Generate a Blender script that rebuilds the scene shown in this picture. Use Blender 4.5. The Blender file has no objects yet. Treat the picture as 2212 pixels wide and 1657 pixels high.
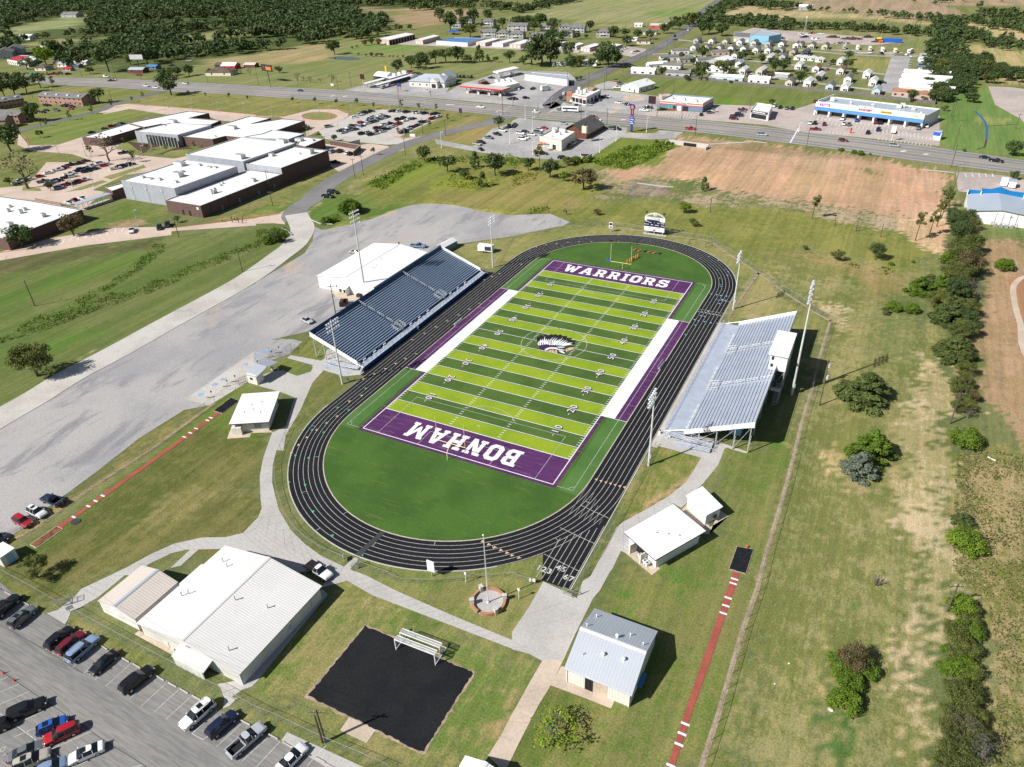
# Aerial view of a school football stadium with track, stands, school, shops and fields around it.
import bpy,bmesh,math,random
import numpy as np
from math import cos,sin,atan2,radians,hypot,sqrt,copysign
from mathutils import Vector as Ve,Matrix
from mathutils.geometry import tessellate_polygon
random.seed(7)
RNG=np.random.default_rng(7)
PI=math.pi
uni=random.uniform
SC=bpy.context.scene
COL=SC.collection
CAM_P=(71.8775,-160.4674,97.6555)
CAM_R=(1.0102097,.0326680,.4686801)
CAM_F=1555.137
_rx,_ry,_rz=CAM_R
_M=np.array(Matrix.Rotation(_rz,3,'Z')@Matrix.Rotation(_ry,3,'Y')@Matrix.Rotation(_rx,3,'X'))
_S=.553
CROPS={'S':(300,400,1040/2212),'W':(0,700,500/1271),'G':(1380,220,620/1271),'F':(2050,280,750/1271),'M':(2400,100,800/1271),'N':(3100,80,650/1271),'A':(1450,60,1000/1271),'K':(1280,380,500/1271),'H':(1300,950,1100/2209),'V':(0,0,1/.553),'E':(1960,1250,440/2212),'Q':(2560,1200,600/1657),'B':(340,2090,960/1271),'L':(780,1350,480/1172),'U':(1960,1250,440/2212),'J':(2480,800,160/1172)}
for _c in range(4):
 for _r in range(4):
  CROPS['%d%d'%(_c,_r)]=(1000*_c,(0,750,1500,2247)[_r],1000/2209)
def gd(crop,x,y,z=.0):
 0
 x0,y0,s=CROPS[crop]
 u,v=(x0+x*s)*_S,(y0+y*s)*_S
 d=_M@np.array([(u-1106)/CAM_F,-(v-828.5)/CAM_F,-1.0])
 t=(z-CAM_P[2])/d[2]
 return Ve((CAM_P[0]+t*d[0],CAM_P[1]+t*d[1],z))
def pts(spec,z=.0):
 0
 out,crop=[],None
 for tok in spec.split():
  if ':' in tok:
   crop,tok=tok.split(':')
  if tok:
   x,y=tok.split(',')
   out.append(gd(crop,float(x),float(y),z))
 return out
KIDS={}
def link(o,parent=None):
 COL.objects.link(o)
 if parent is not None:KIDS.setdefault(parent.as_pointer(),[]).append(o)
 if parent is not None:
  o.parent=parent
 return o
def tag(o,label=None,cat=None,group=None,kind=None):
 if label:o['label']=label
 if cat:o['category']=cat
 if group:o['group']=group
 if kind:o['kind']=kind
 return o
def tng(name,label,cat,loc=(0,0,0),rz=.0,group=None):
 o=link(bpy.data.objects.new(name,None))
 o.location=loc
 o.rotation_euler=(0,0,rz)
 o.empty_display_size=.3
 return tag(o,label,cat,group)
def copy_tree(o,parent=None):
 c=link(o.copy(),parent)
 for ch in KIDS.get(o.as_pointer(),[]):
  copy_tree(ch,c)
 return c
class MB:
 0
 def __init__(s):
  s.v,s.f,s.m=[],[],[]
 def face(s,ps,m=0):
  n=len(s.v)
  s.v.extend(tuple(p)for p in ps)
  s.f.append(tuple(range(n,n+len(ps))))
  s.m.append(m)
  return s
 def raw(s,vs,fs,m=0):
  n=len(s.v)
  s.v.extend(tuple(p)for p in vs)
  for f in fs:
   s.f.append(tuple(i+n for i in f))
   s.m.append(m)
  return s
 def box(s,c,d,rz=.0,m=0):
  0
  cx,cy,cz=c
  hx,hy=d[0]/2,d[1]/2
  co,si=cos(rz),sin(rz)
  vs=[(cx+x*co-y*si,cy+x*si+y*co,cz+z)for z in(0,d[2])for x,y in((-hx,-hy),(hx,-hy),(hx,hy),(-hx,hy))]
  return s.raw(vs,[(3,2,1,0),(4,5,6,7),(0,1,5,4),(1,2,6,5),(2,3,7,6),(3,0,4,7)],m)
 def prism(s,poly,z0,z1,m=0,mtop=None,bottom=False):
  P=[(p[0],p[1])for p in poly]
  if sum(P[i-1][0]*P[i][1]-P[i][0]*P[i-1][1]for i in range(len(P)))<0:
   P.reverse()
  n=len(P)
  for i in range(n):
   a,b=P[i],P[(i+1)%n]
   s.face([(a[0],a[1],z0),(b[0],b[1],z0),(b[0],b[1],z1),(a[0],a[1],z1)],m)
  s.face([(p[0],p[1],z1)for p in P],m if mtop is None else mtop)
  if bottom:
   s.face([(p[0],p[1],z0)for p in reversed(P)],m)
  return s
 def sht(s,poly,z,m=0):
  P=[Ve((p[0],p[1],z))for p in poly]
  for tri in tessellate_polygon([P]):
   t=[P[i]for i in tri]
   if(t[1]-t[0]).cross(t[2]-t[0]).z<0:
    t.reverse()
   s.face(t,m)
  return s
 def strip(s,line,w,z,m=0,w1=None):
  0
  L,Rr=ofs(line,w/2),ofs(line,-(w if w1 is None else w1)/2)
  for i in range(len(line)-1):
   s.face([(*Rr[i],z),(*Rr[i+1],z),(*L[i+1],z),(*L[i],z)],m)
  return s
 def rod(s,a,b,r0,r1=None,n=8,m=0,cap=True):
  a,b=Ve(a),Ve(b)
  r1=r0 if r1 is None else r1
  d=(b-a)
  if d.length<1e-6:return s
  d.normalize()
  u=d.orthogonal().normalized()
  w=d.cross(u)
  vs=[]
  for p,r in((a,r0),(b,r1)):
   for k in range(n):
    t=2*PI*k/n
    vs.append(p+u*(r*cos(t))+w*(r*sin(t)))
  fs=[(k,(k+1)%n,n+(k+1)%n,n+k)for k in range(n)]
  if cap:
   fs+=[tuple(range(n-1,-1,-1)),tuple(range(n,2*n))]
  return s.raw(vs,fs,m)
 def tube(s,line,r,n=6,m=0):
  for a,b in zip(line[:-1],line[1:]):
   s.rod(a,b,r,r,n,m)
  return s
 def ball(s,c,r,n=10,k=6,m=0,sq=(1,1,1)):
  vs,fs=[],[]
  for i in range(k+1):
   p=PI*i/k
   for j in range(n):
    t=2*PI*j/n
    vs.append((c[0]+sq[0]*r*sin(p)*cos(t),c[1]+sq[1]*r*sin(p)*sin(t),c[2]-sq[2]*r*cos(p)))
  for i in range(k):
   for j in range(n):
    fs.append((i*n+j,i*n+(j+1)%n,(i+1)*n+(j+1)%n,(i+1)*n+j))
  return s.raw(vs,fs,m)
 def data(s,name,mats,smooth=False):
  me=bpy.data.meshes.new(name)
  me.from_pydata(s.v,[],s.f)
  for m in(mats if isinstance(mats,(list,tuple))else[mats]):
   me.materials.append(m)
  if any(s.m):
   me.polygons.foreach_set('material_index',s.m)
  if smooth:
   me.polygons.foreach_set('use_smooth',[True]*len(s.f))
  me.update()
  return me
 def bd(s,name,mats,parent=None,smooth=False,loc=None):
  o=link(bpy.data.objects.new(name,s.data(name,mats,smooth)),parent)
  if loc is not None:o.location=loc
  return o
def mesh_obj(name,me,parent=None,loc=None,rz=None):
 o=link(bpy.data.objects.new(name,me),parent)
 if loc is not None:o.location=loc
 if rz is not None:o.rotation_euler=(0,0,rz)
 return o
def ofs(line,d):
 P=[Ve((p[0],p[1]))for p in line]
 out=[]
 for i,p in enumerate(P):
  a=(p-P[i-1]).normalized()if i else None
  b=(P[i+1]-p).normalized()if i<len(P)-1 else None
  t=((a or b)+(b or a)).normalized()
  nn=Ve((-t.y,t.x))
  k=1.0
  if a is not None and b is not None:
   k=1/max(.4,nn.dot(Ve((-a.y,a.x))))
  q=p+nn*d*k
  out.append((q.x,q.y))
 return out
def sml(P,n=4):
 0
 P=[Ve((p[0],p[1]))for p in P]
 out=[]
 for i in range(len(P)-1):
  p0,p1,p2,p3=P[max(i-1,0)],P[i],P[i+1],P[min(i+2,len(P)-1)]
  for k in range(n):
   t=k/n
   out.append(.5*((2*p1)+(p2-p0)*t+(2*p0-5*p1+4*p2-p3)*t*t+(3*p1-p0-3*p2+p3)*t**3))
 return out+[P[-1]]
def alg(line,step,start=.0):
 0
 out,left=[],start
 for a,b in zip(line[:-1],line[1:]):
  a,b=Ve((a[0],a[1])),Ve((b[0],b[1]))
  d=b-a
  L=d.length
  while left<=L:
   out.append((a+d*(left/L),atan2(d.y,d.x)))
   left+=step
  left-=L
 return out
def ins(x,y,poly):
 0
 r=np.zeros(x.shape,bool)
 n=len(poly)
 for i in range(n):
  x0,y0=poly[i-1][0],poly[i-1][1]
  x1,y1=poly[i][0],poly[i][1]
  if y0==y1:continue
  c=((y0>y)!=(y1>y))&(x<(x1-x0)*(y-y0)/(y1-y0)+x0)
  r^=c
 return r
ORD=['first','second','third','fourth','fifth','sixth','seventh','eighth','ninth','tenth','eleventh','twelfth','thirteenth','fourteenth','fifteenth','sixteenth','seventeenth','eighteenth','nineteenth']
_T={2:('twenty','twentieth'),3:('thirty','thirtieth'),4:('forty','fortieth'),5:('fifty','fiftieth'),6:('sixty','sixtieth'),7:('seventy','seventieth'),8:('eighty','eightieth'),9:('ninety','ninetieth')}
def ordinal(i):
 if i<=19:return ORD[i-1]
 if i>=100:return 'hundred and '+ordinal(i-100)if i>100 else 'hundredth'
 return _T[i//10][1]if i%10==0 else _T[i//10][0]+'-'+ORD[i%10-1]
def lset(items,place,origin,origin_name,group=None):
 0
 by={}
 for o,d in items:
  by.setdefault(d,[]).append(o)
 for d,L in by.items():
  L.sort(key=lambda o:(Ve(o.location[:2])-Ve(origin[:2])).length)
  for i,o in enumerate(L):
   lab='only %s %s'%(d,place)if len(L)==1 else '%s %s, %s from %s'%(d,place,ordinal(i+1),origin_name)
   o['label']=lab
   if group:o['group']=group
def lin(c):
 return tuple((v/255/12.92 if v/255<=.04045 else((v/255+.055)/1.055)**2.4)for v in c)
class NT:
 def __init__(s,name):
  s.mat=bpy.data.materials.new(name)
  s.mat.use_nodes=True
  s.t=s.mat.node_tree
  s.bsdf=s.t.nodes['Principled BSDF']
  s.bsdf.inputs['Specular IOR Level'].default_value=.25
 def n(s,kind,**kw):
  nd=s.t.nodes.new(kind)
  for k,v in kw.items():
   if k.startswith('_'):setattr(nd,k[1:],v)
   else:nd.inputs[k.replace('__',' ')].default_value=v
  return nd
 def l(s,a,b):
  s.t.links.new(a,b)
 def coord(s,kind='Position',scale=(1,1,1),rz=.0):
  if kind=='Position':
   src=s.n('ShaderNodeNewGeometry').outputs['Position']
  else:
   src=s.n('ShaderNodeTexCoord').outputs[kind]
  mp=s.n('ShaderNodeMapping')
  mp.inputs['Scale'].default_value=scale
  mp.inputs['Rotation'].default_value=(0,0,rz)
  s.l(src,mp.inputs['Vector'])
  return mp.outputs['Vector']
 def noise(s,vec,scale,detail=4,rough=.6,dist=.0):
  nd=s.n('ShaderNodeTexNoise',Scale=scale,Detail=detail,Roughness=rough,Distortion=dist)
  s.l(vec,nd.inputs['Vector'])
  return nd.outputs['Fac']
 def ramp(s,fac,lo,hi,v0=.0,v1=1.0):
  nd=s.n('ShaderNodeMapRange')
  nd.interpolation_type='SMOOTHSTEP'
  nd.inputs['From Min'].default_value,nd.inputs['From Max'].default_value=lo,hi
  nd.inputs['To Min'].default_value,nd.inputs['To Max'].default_value=v0,v1
  s.l(fac,nd.inputs['Value'])
  return nd.outputs['Result']
 def math(s,op,a,b):
  nd=s.n('ShaderNodeMath',_operation=op)
  for i,x in enumerate((a,b)):
   if isinstance(x,(int,float)):nd.inputs[i].default_value=x
   else:s.l(x,nd.inputs[i])
  return nd.outputs[0]
 def mix(s,fac,a,b,mode='MIX'):
  nd=s.n('ShaderNodeMix',_data_type='RGBA',_blend_type=mode)
  for i,x in((0,fac),(6,a),(7,b)):
   if isinstance(x,(int,float)):nd.inputs[i].default_value=x
   elif isinstance(x,tuple):nd.inputs[i].default_value=(*x,1)if len(x)==3 else x
   else:s.l(x,nd.inputs[i])
  return nd.outputs[2]
 def bump(s,h,strength=.3,dist=.1):
  nd=s.n('ShaderNodeBump',Strength=strength,Distance=dist)
  s.l(h,nd.inputs['Height'])
  s.l(nd.outputs['Normal'],s.bsdf.inputs['Normal'])
 def done(s,color,rough=.8,metal=.0):
  if isinstance(color,tuple):s.bsdf.inputs['Base Color'].default_value=(*color,1)
  else:s.l(color,s.bsdf.inputs['Base Color'])
  if isinstance(rough,(int,float)):s.bsdf.inputs['Roughness'].default_value=rough
  else:s.l(rough,s.bsdf.inputs['Roughness'])
  s.bsdf.inputs['Metallic'].default_value=metal
  return s.mat
def surf(name,c,c2=None,rough=.8,metal=.0,big=.08,fine=1.5,contrast=.25,coord='Position',stretch=(1,1,1),rz=.0,bump=.0,spots=None,spot_scale=.05,spot_lim=(.62,.7),lo=.4,hi=.62):
 0
 T=NT(name)
 v=T.coord(coord,stretch,rz)
 f=T.ramp(T.noise(v,big,5,.62),lo,hi)
 col=T.mix(f,c,c2 or tuple(x*.82 for x in c))
 g=T.noise(v,fine,4,.7)
 col=T.mix(1.0,col,T.mix(T.ramp(g,.3,.7),(1-contrast,)*3,(1+contrast,)*3),'MULTIPLY')
 if spots:
  sp=T.ramp(T.noise(v,spot_scale,6,.68,.5),*spot_lim)
  col=T.mix(sp,col,spots)
 if bump:T.bump(g,bump,.05)
 return T.done(col,rough,metal)
class Mats(dict):
 def __getattr__(s,k):return s[k]
 __setattr__=dict.__setitem__
M=Mats()
def plain(key,c,rough=.6,metal=.0,contrast=.10,fine=2.0,coord='Object'):
 M[key]=surf(key,c,tuple(x*.9 for x in c),rough,metal,big=.35,fine=fine,contrast=contrast,coord=coord)
 return M[key]
M.concrete=surf('concrete',(.45,.43,.405),(.40,.38,.355),.9,big=.12,fine=2.5,contrast=.12,spots=(.27,.25,.23),spot_scale=.15,spot_lim=(.64,.74))
M.pale_slab=surf('pale_slab',(.50,.47,.43),(.43,.40,.36),.9,big=.1,fine=2,contrast=.1,spots=(.36,.34,.31),spot_scale=.1)
M.concrete_pink=surf('concrete_pink',(.56,.44,.36),(.48,.38,.31),.9,big=.06,fine=1.2,contrast=.1,spots=(.40,.32,.27),spot_scale=.05)
M.concrete_tan=surf('concrete_tan',(.53,.43,.34),(.45,.37,.29),.9,big=.15,fine=2,contrast=.1)
M.asphalt=surf('asphalt',(.235,.225,.21),(.20,.195,.185),.9,big=.12,fine=3,contrast=.2,spots=(.15,.147,.142),spot_scale=.4,spot_lim=(.56,.7),stretch=(.08,.9,1),rz=radians(24))
M.soil_tan=surf('soil_tan',(.36,.27,.19),(.25,.20,.13),.95,big=.3,fine=2,contrast=.3)
M.asphalt_road=surf('asphalt_road',(.21,.20,.195),(.17,.165,.16),.9,big=.05,fine=1.5,contrast=.12)
M.asphalt_highway=surf('asphalt_highway',(.30,.28,.265),(.25,.235,.225),.9,big=.03,fine=.8,contrast=.1)
M.asphalt_side=surf('asphalt_side',(.13,.13,.14),(.17,.165,.165),.9,big=.03,fine=.8,contrast=.14)
M.shop_paving=surf('shop_paving',(.40,.385,.37),(.31,.30,.29),.9,big=.035,fine=.5,contrast=.12,spots=(.22,.21,.205),spot_scale=.04,spot_lim=(.6,.72))
M.shop_paving_pink=surf('shop_paving_pink',(.46,.39,.35),(.37,.32,.29),.9,big=.035,fine=.5,contrast=.12,spots=(.27,.24,.225),spot_scale=.05,spot_lim=(.6,.72))
def gravel_mat():
 T=NT('gravel')
 v=T.coord()
 vs=T.coord('Position',(1,.32,1),radians(-38))
 col=T.mix(T.ramp(T.noise(v,.03,6,.65),.38,.62),(.30,.293,.293),(.385,.365,.35))
 col=T.mix(T.ramp(T.noise(vs,.14,6,.7,.4),.5,.66),col,(.235,.23,.235))
 col=T.mix(T.ramp(T.noise(v,.022,5,.6,.8),.6,.68),col,(.43,.345,.275))
 dark=T.math('MULTIPLY',T.ramp(T.noise(vs,.07,7,.75,.6),.6,.67),T.ramp(T.noise(v,.012,2,.5),.5,.62))
 col=T.mix(dark,col,(.07,.07,.075))
 g=T.noise(v,2.2,5,.8)
 col=T.mix(1.0,col,T.mix(T.ramp(g,.25,.75),(.78,)*3,(1.2,)*3),'MULTIPLY')
 T.bump(g,.3,.05)
 return T.done(col,.95)
M.gravel=gravel_mat()
M.track=surf('track',(.0125,.013,.0148),(.0095,.0098,.0112),.8,big=.08,fine=4,contrast=.35,spots=(.020,.0195,.019),spot_scale=.25,spot_lim=(.56,.72))
M.rubber_black=surf('rubber_black',(.0125,.013,.0145),(.008,.0085,.010),.8,big=.16,fine=5,contrast=.5,spots=(.05,.042,.034),spot_scale=3.2,spot_lim=(.70,.76))
M.rubber_red=surf('rubber_red',(.36,.085,.065),(.31,.07,.055),.85,big=.3,fine=4,contrast=.15)
M.rubber_grey=surf('rubber_grey',(.055,.057,.062),None,.85,fine=5,contrast=.2)
M.earth_red=surf('earth_red',(.22,.10,.05),(.12,.055,.03),.95,big=.7,fine=4,contrast=.35,bump=.5)
def turf(key,c,c2,spots=None,lim=(.58,.72),contrast=.24):
 T=NT(key)
 v=T.coord()
 vx=T.coord('Position',(.25,2.2,1))
 f=T.ramp(T.noise(v,.09,5,.6),.38,.64)
 col=T.mix(f,c,c2)
 if spots:
  col=T.mix(T.math('MULTIPLY',T.ramp(T.noise(vx,.5,4,.7),*lim),.6),col,spots)
 g=T.noise(v,3.5,4,.75)
 col=T.mix(1.0,col,T.mix(T.ramp(g,.25,.75),(1-contrast,)*3,(1+contrast,)*3),'MULTIPLY')
 T.bump(g,.25,.03)
 M[key]=T.done(col,.95)
turf('turf_infield',(.060,.128,.020),(.042,.098,.016),(.19,.18,.06),(.56,.76))
turf('turf_margin',(.080,.170,.040),(.060,.138,.030),(.16,.20,.07),(.62,.78))
turf('turf_light',(.25,.335,.018),(.195,.285,.015),(.31,.34,.045),(.56,.74))
turf('turf_dark',(.074,.132,.024),(.052,.100,.018),(.125,.155,.03),(.56,.74))
turf('turf_purple',(.090,.026,.105),(.070,.020,.086),(.24,.13,.22),(.52,.72),.22)
turf('turf_white',(.74,.74,.76),(.69,.69,.71),None,contrast=.04)
plain('paint_white',(.80,.80,.79),.7,contrast=.08)
plain('paint_faded',(.50,.49,.46),.8,contrast=.25)
plain('paint_black',(.016,.016,.017),.7)
plain('paint_purple',(.06,.018,.08),.7)
plain('paint_tan',(.56,.40,.25),.8)
plain('paint_peach',(.62,.40,.27),.8)
plain('paint_green',(.05,.42,.20),.8)
plain('paint_blue',(.25,.42,.75),.8)
plain('paint_yellow',(.65,.42,.06),.8)
plain('paint_handicap',(.16,.36,.68),.8)
plain('kerb_red',(.52,.15,.09),.8)
def metal_roof(key,c,rough=.45,metal=.0):
 T=NT(key)
 v=T.coord('Object')
 col=T.mix(T.ramp(T.noise(v,.12,5,.65),.35,.7),c,tuple(x*.93 for x in c))
 col=T.mix(T.math('MULTIPLY',T.ramp(T.noise(T.coord('Object',(.3,2,1)),.5,5,.7),.58,.75),.3),col,tuple(x*.78 for x in c))
 M[key]=T.done(col,rough,metal)
metal_roof('roof_white',(.78,.78,.77))
metal_roof('roof_cream',(.66,.65,.625))
metal_roof('roof_pinkish',(.58,.51,.45))
metal_roof('roof_galv',(.52,.55,.59),.35,.25)
metal_roof('roof_galv_dark',(.30,.34,.40),.35,.25)
metal_roof('roof_blue',(.48,.53,.58),.4,.2)
M.roof_flat=surf('roof_flat',(.74,.74,.72),(.68,.68,.66),.8,big=.05,fine=.6,contrast=.05,spots=(.58,.55,.50),spot_scale=.07,spot_lim=(.68,.8),coord='Object')
M.shingle=surf('shingle',(.115,.11,.105),(.09,.087,.083),.95,big=.2,fine=2.5,contrast=.3,coord='Object')
M.shingle_grey=surf('shingle_grey',(.19,.185,.18),(.15,.147,.143),.95,big=.2,fine=2.5,contrast=.25,coord='Object')
M.shingle_brown=surf('shingle_brown',(.13,.095,.075),(.10,.075,.06),.95,big=.2,fine=2.5,contrast=.25,coord='Object')
M.shingle_red=surf('shingle_red',(.34,.16,.10),(.27,.13,.085),.95,big=.2,fine=2.5,contrast=.2,coord='Object')
def brick_mat(key,c1,c2,mortar,sc=1.0):
 T=NT(key)
 b=T.n('ShaderNodeTexBrick',Scale=sc)
 b.inputs['Color1'].default_value=(*c1,1);b.inputs['Color2'].default_value=(*c2,1);b.inputs['Mortar'].default_value=(*mortar,1)
 b.inputs['Brick Width'].default_value=.4;b.inputs['Row Height'].default_value=.2;b.inputs['Mortar Size'].default_value=.012
 v=T.coord('Object')
 sx=T.n('ShaderNodeSeparateXYZ');T.l(v,sx.inputs[0])
 cb=T.n('ShaderNodeCombineXYZ');T.l(T.math('ADD',sx.outputs[0],sx.outputs[1]),cb.inputs[0]);T.l(sx.outputs[2],cb.inputs[1])
 T.l(cb.outputs[0],b.inputs['Vector'])
 col=T.mix(.5,b.outputs['Color'],T.mix(T.ramp(T.noise(v,.25,4),.35,.65),c1,c2))
 M[key]=T.done(col,.9)
brick_mat('brick',(.135,.078,.066),(.105,.062,.055),(.25,.20,.18))
brick_mat('brick_pink',(.40,.22,.17),(.33,.19,.15),(.42,.33,.28))
brick_mat('brick_orange',(.42,.22,.13),(.34,.17,.10),(.45,.35,.27))
plain('wall_white',(.80,.79,.77),.6,contrast=.05)
plain('wall_pale',(.66,.65,.61),.7,contrast=.06)
plain('wall_cream',(.67,.62,.50),.75,contrast=.06)
plain('wall_ivory',(.72,.68,.60),.75,contrast=.06)
plain('panel_grey',(.36,.38,.42),.6,contrast=.05)
plain('wall_dark_panel',(.10,.105,.12),.5,contrast=.05)
plain('wall_pinktan',(.52,.38,.31),.8,contrast=.08)
plain('wall_grey',(.40,.40,.40),.8)
plain('wall_slate',(.16,.21,.26),.7)
plain('wall_skyblue',(.24,.50,.70),.6)
plain('wood_grey',(.17,.155,.14),.9,contrast=.25)
plain('wood_pole',(.11,.09,.075),.9,contrast=.2)
plain('wood_pale',(.34,.27,.21),.9,contrast=.2)
plain('timber_rust',(.16,.07,.045),.9,contrast=.3)
plain('stone_pale',(.55,.53,.49),.9,contrast=.2)
plain('door_dark',(.03,.028,.027),.5)
plain('dark_void',(.018,.018,.02),.9)
plain('window_frame',(.45,.46,.47),.5)
plain('galv',(.50,.52,.54),.4,.35)
plain('galv_pale',(.68,.68,.68),.45,.2)
plain('aluminium',(.50,.55,.63),.38,.25,fine=6)
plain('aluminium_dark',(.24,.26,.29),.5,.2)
plain('fence_steel',(.32,.34,.33),.6,.2)
plain('steel_dk',(.05,.05,.055),.5,.2)
plain('black_iron',(.02,.02,.022),.5)
plain('white_tin',(.78,.78,.78),.4)
plain('white_net',(.72,.73,.74),.8)
plain('pipe_blue',(.05,.12,.30),.5)
plain('stand_blue',(.022,.075,.16),.45,.1)
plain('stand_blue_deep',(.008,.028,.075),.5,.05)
plain('stand_seat_blue',(.27,.35,.48),.38,.2)
plain('stand_skirt_blue',(.012,.075,.22),.5)
plain('goal_yellow',(.80,.68,.30),.5)
plain('orange',(.75,.18,.04),.6)
plain('red',(.55,.03,.035),.5)
plain('red_soft',(.55,.12,.10),.6)
plain('orange_red',(.72,.13,.045),.5)
plain('blue',(.02,.12,.55),.5)
plain('blue_deep',(.012,.06,.28),.5)
plain('blue_awning',(.06,.20,.42),.6)
plain('blue_roof',(.10,.22,.45),.5)
plain('blue_bright_roof',(.008,.16,.40),.5)
plain('board_navy',(.012,.014,.055),.5)
plain('magenta',(.75,.03,.25),.6)
plain('yellow',(.75,.50,.02),.5)
plain('teal',(.03,.42,.38),.5)
plain('maroon_iron',(.045,.018,.022),.5)
plain('tarp_black',(.018,.018,.02),.25,contrast=.3)
plain('mulch',(.085,.048,.034),.95,contrast=.3)
plain('rubber_tyre',(.016,.016,.017),.85)
plain('skin',(.40,.25,.18),.6)
plain('shirt_white',(.70,.70,.70),.8)
plain('shirt_dark',(.03,.03,.04),.8)
plain('shirt_red',(.45,.04,.05),.8)
plain('trousers',(.045,.05,.075),.8)
plain('hair',(.03,.02,.015),.7)
plain('lamp_lens',(.85,.86,.88),.2)
plain('tail_red',(.40,.012,.012),.25)
plain('headlamp',(.75,.77,.80),.15)
plain('lamp_grey',(.30,.31,.33),.15)
plain('plate',(.6,.6,.6),.5)
def glass_mat(key,c,rough=.08):
 T=NT(key)
 T.bsdf.inputs['Specular IOR Level'].default_value=.6
 M[key]=T.done(c,rough)
glass_mat('glass_dk',(.018,.022,.028))
glass_mat('glass_car',(.012,.016,.02),.05)
glass_mat('glass_bluish',(.04,.07,.09))
def car_paint():
 T=NT('car_paint')
 oi=T.n('ShaderNodeObjectInfo')
 g=T.noise(T.coord('Object'),1.5,3)
 col=T.mix(1.0,oi.outputs['Color'],T.mix(T.ramp(g,.3,.7),(.93,)*3,(1.04,)*3),'MULTIPLY')
 T.bsdf.inputs['Coat Weight'].default_value=.6
 T.bsdf.inputs['Coat Roughness'].default_value=.08
 M.car_paint=T.done(col,.35,.0)
 T=NT('tinted_wall')
 oi=T.n('ShaderNodeObjectInfo')
 g=T.noise(T.coord('Object'),.6,4)
 col=T.mix(1.0,oi.outputs['Color'],T.mix(T.ramp(g,.3,.7),(.92,)*3,(1.04,)*3),'MULTIPLY')
 M.tinted=T.done(col,.7)
car_paint()
def mesh_fence():
 0
 T=NT('chain_link')
 v=T.coord('Object',(1,1,1))
 tr=T.n('ShaderNodeBsdfTransparent')
 mx=T.n('ShaderNodeMixShader')
 out=T.t.nodes['Material Output']
 T.done((.20,.235,.215),.6,.0)
 T.l(T.ramp(T.noise(v,.8,3),.2,.8,.07,.12),mx.inputs[0])
 T.l(tr.outputs[0],mx.inputs[1]);T.l(T.bsdf.outputs[0],mx.inputs[2])
 T.l(mx.outputs[0],out.inputs['Surface'])
 M.chain_link=T.mat
 T=NT('goal_net')
 tr=T.n('ShaderNodeBsdfTransparent');mx=T.n('ShaderNodeMixShader');mx.inputs[0].default_value=.3
 T.done((.75,.76,.77),.8)
 T.l(tr.outputs[0],mx.inputs[1]);T.l(T.bsdf.outputs[0],mx.inputs[2])
 T.l(mx.outputs[0],T.t.nodes['Material Output'].inputs['Surface'])
 M.goal_net=T.mat
mesh_fence()
def water():
 T=NT('pond_water');T.bsdf.inputs['Specular IOR Level'].default_value=.5
 T.bump(T.noise(T.coord(),.6,3),.08,.1)
 M.water=T.done((.035,.045,.04),.08)
water()
def leaf_mat(key,c,c2,rough=.65,fine=1.6):
 T=NT(key)
 oi=T.n('ShaderNodeObjectInfo')
 v=T.coord('Object')
 f=T.ramp(T.noise(v,fine,4,.7),.36,.64)
 col=T.mix(f,c,c2)
 at=T.n('ShaderNodeAttribute');at.attribute_name='leaf'
 col=T.mix(1.0,col,T.mix(at.outputs['Fac'],(.62,.66,.6),(1.35,1.28,1.2)),'MULTIPLY')
 col=T.mix(1.0,col,T.mix(oi.outputs['Random'],(.82,.85,.85),(1.16,1.12,1.05)),'MULTIPLY')
 T.bsdf.inputs['Specular IOR Level'].default_value=.2
 T.done(col,rough)
 tl=T.n('ShaderNodeBsdfTranslucent');mx=T.n('ShaderNodeMixShader');mx.inputs[0].default_value=.22
 T.l(col,tl.inputs['Color'])
 T.l(T.bsdf.outputs[0],mx.inputs[1]);T.l(tl.outputs[0],mx.inputs[2])
 T.l(mx.outputs[0],T.t.nodes['Material Output'].inputs['Surface'])
 M[key]=T.mat
leaf_mat('leaf_oak',(.062,.105,.034),(.093,.136,.043))
leaf_mat('leaf_wood',(.059,.096,.038),(.092,.129,.046))
leaf_mat('leaf_bright',(.103,.184,.019),(.146,.216,.026))
leaf_mat('leaf_olive',(.100,.131,.037),(.150,.163,.045))
leaf_mat('leaf_cedar',(.081,.120,.039),(.124,.156,.047))
leaf_mat('leaf_bluegrey',(.131,.169,.131),(.188,.219,.181))
leaf_mat('leaf_lime',(.172,.276,.023),(.230,.310,.034))
leaf_mat('leaf_grey',(.149,.138,.098),(.115,.109,.081))
leaf_mat('leaf_bronze',(.115,.101,.047),(.162,.128,.068))
leaf_mat('leaf_tan',(.276,.218,.115),(.207,.161,.081))
leaf_mat('leaf_yellow',(.276,.287,.034),(.207,.241,.034))
M.bark=surf('bark',(.10,.082,.065),(.07,.058,.047),.95,big=1.5,fine=6,contrast=.3,coord='Object')
M.bark_grey=surf('bark_grey',(.20,.185,.165),(.15,.14,.125),.95,big=1.5,fine=6,contrast=.25,coord='Object')
def vn(x,y,seed=0):
 xi,yi=np.floor(x).astype(np.int64),np.floor(y).astype(np.int64)
 fx,fy=x-xi,y-yi
 fx,fy=fx*fx*(3-2*fx),fy*fy*(3-2*fy)
 def h(a,b):
  n=(a*374761393+b*668265263+seed*982451653)&0x7fffffff
  n=((n^(n>>13))*1274126177)&0x7fffffff
  return((n^(n>>16))&0xffff)/65535.0*2-1
 return(h(xi,yi)*(1-fx)+h(xi+1,yi)*fx)*(1-fy)+(h(xi,yi+1)*(1-fx)+h(xi+1,yi+1)*fx)*fy
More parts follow.
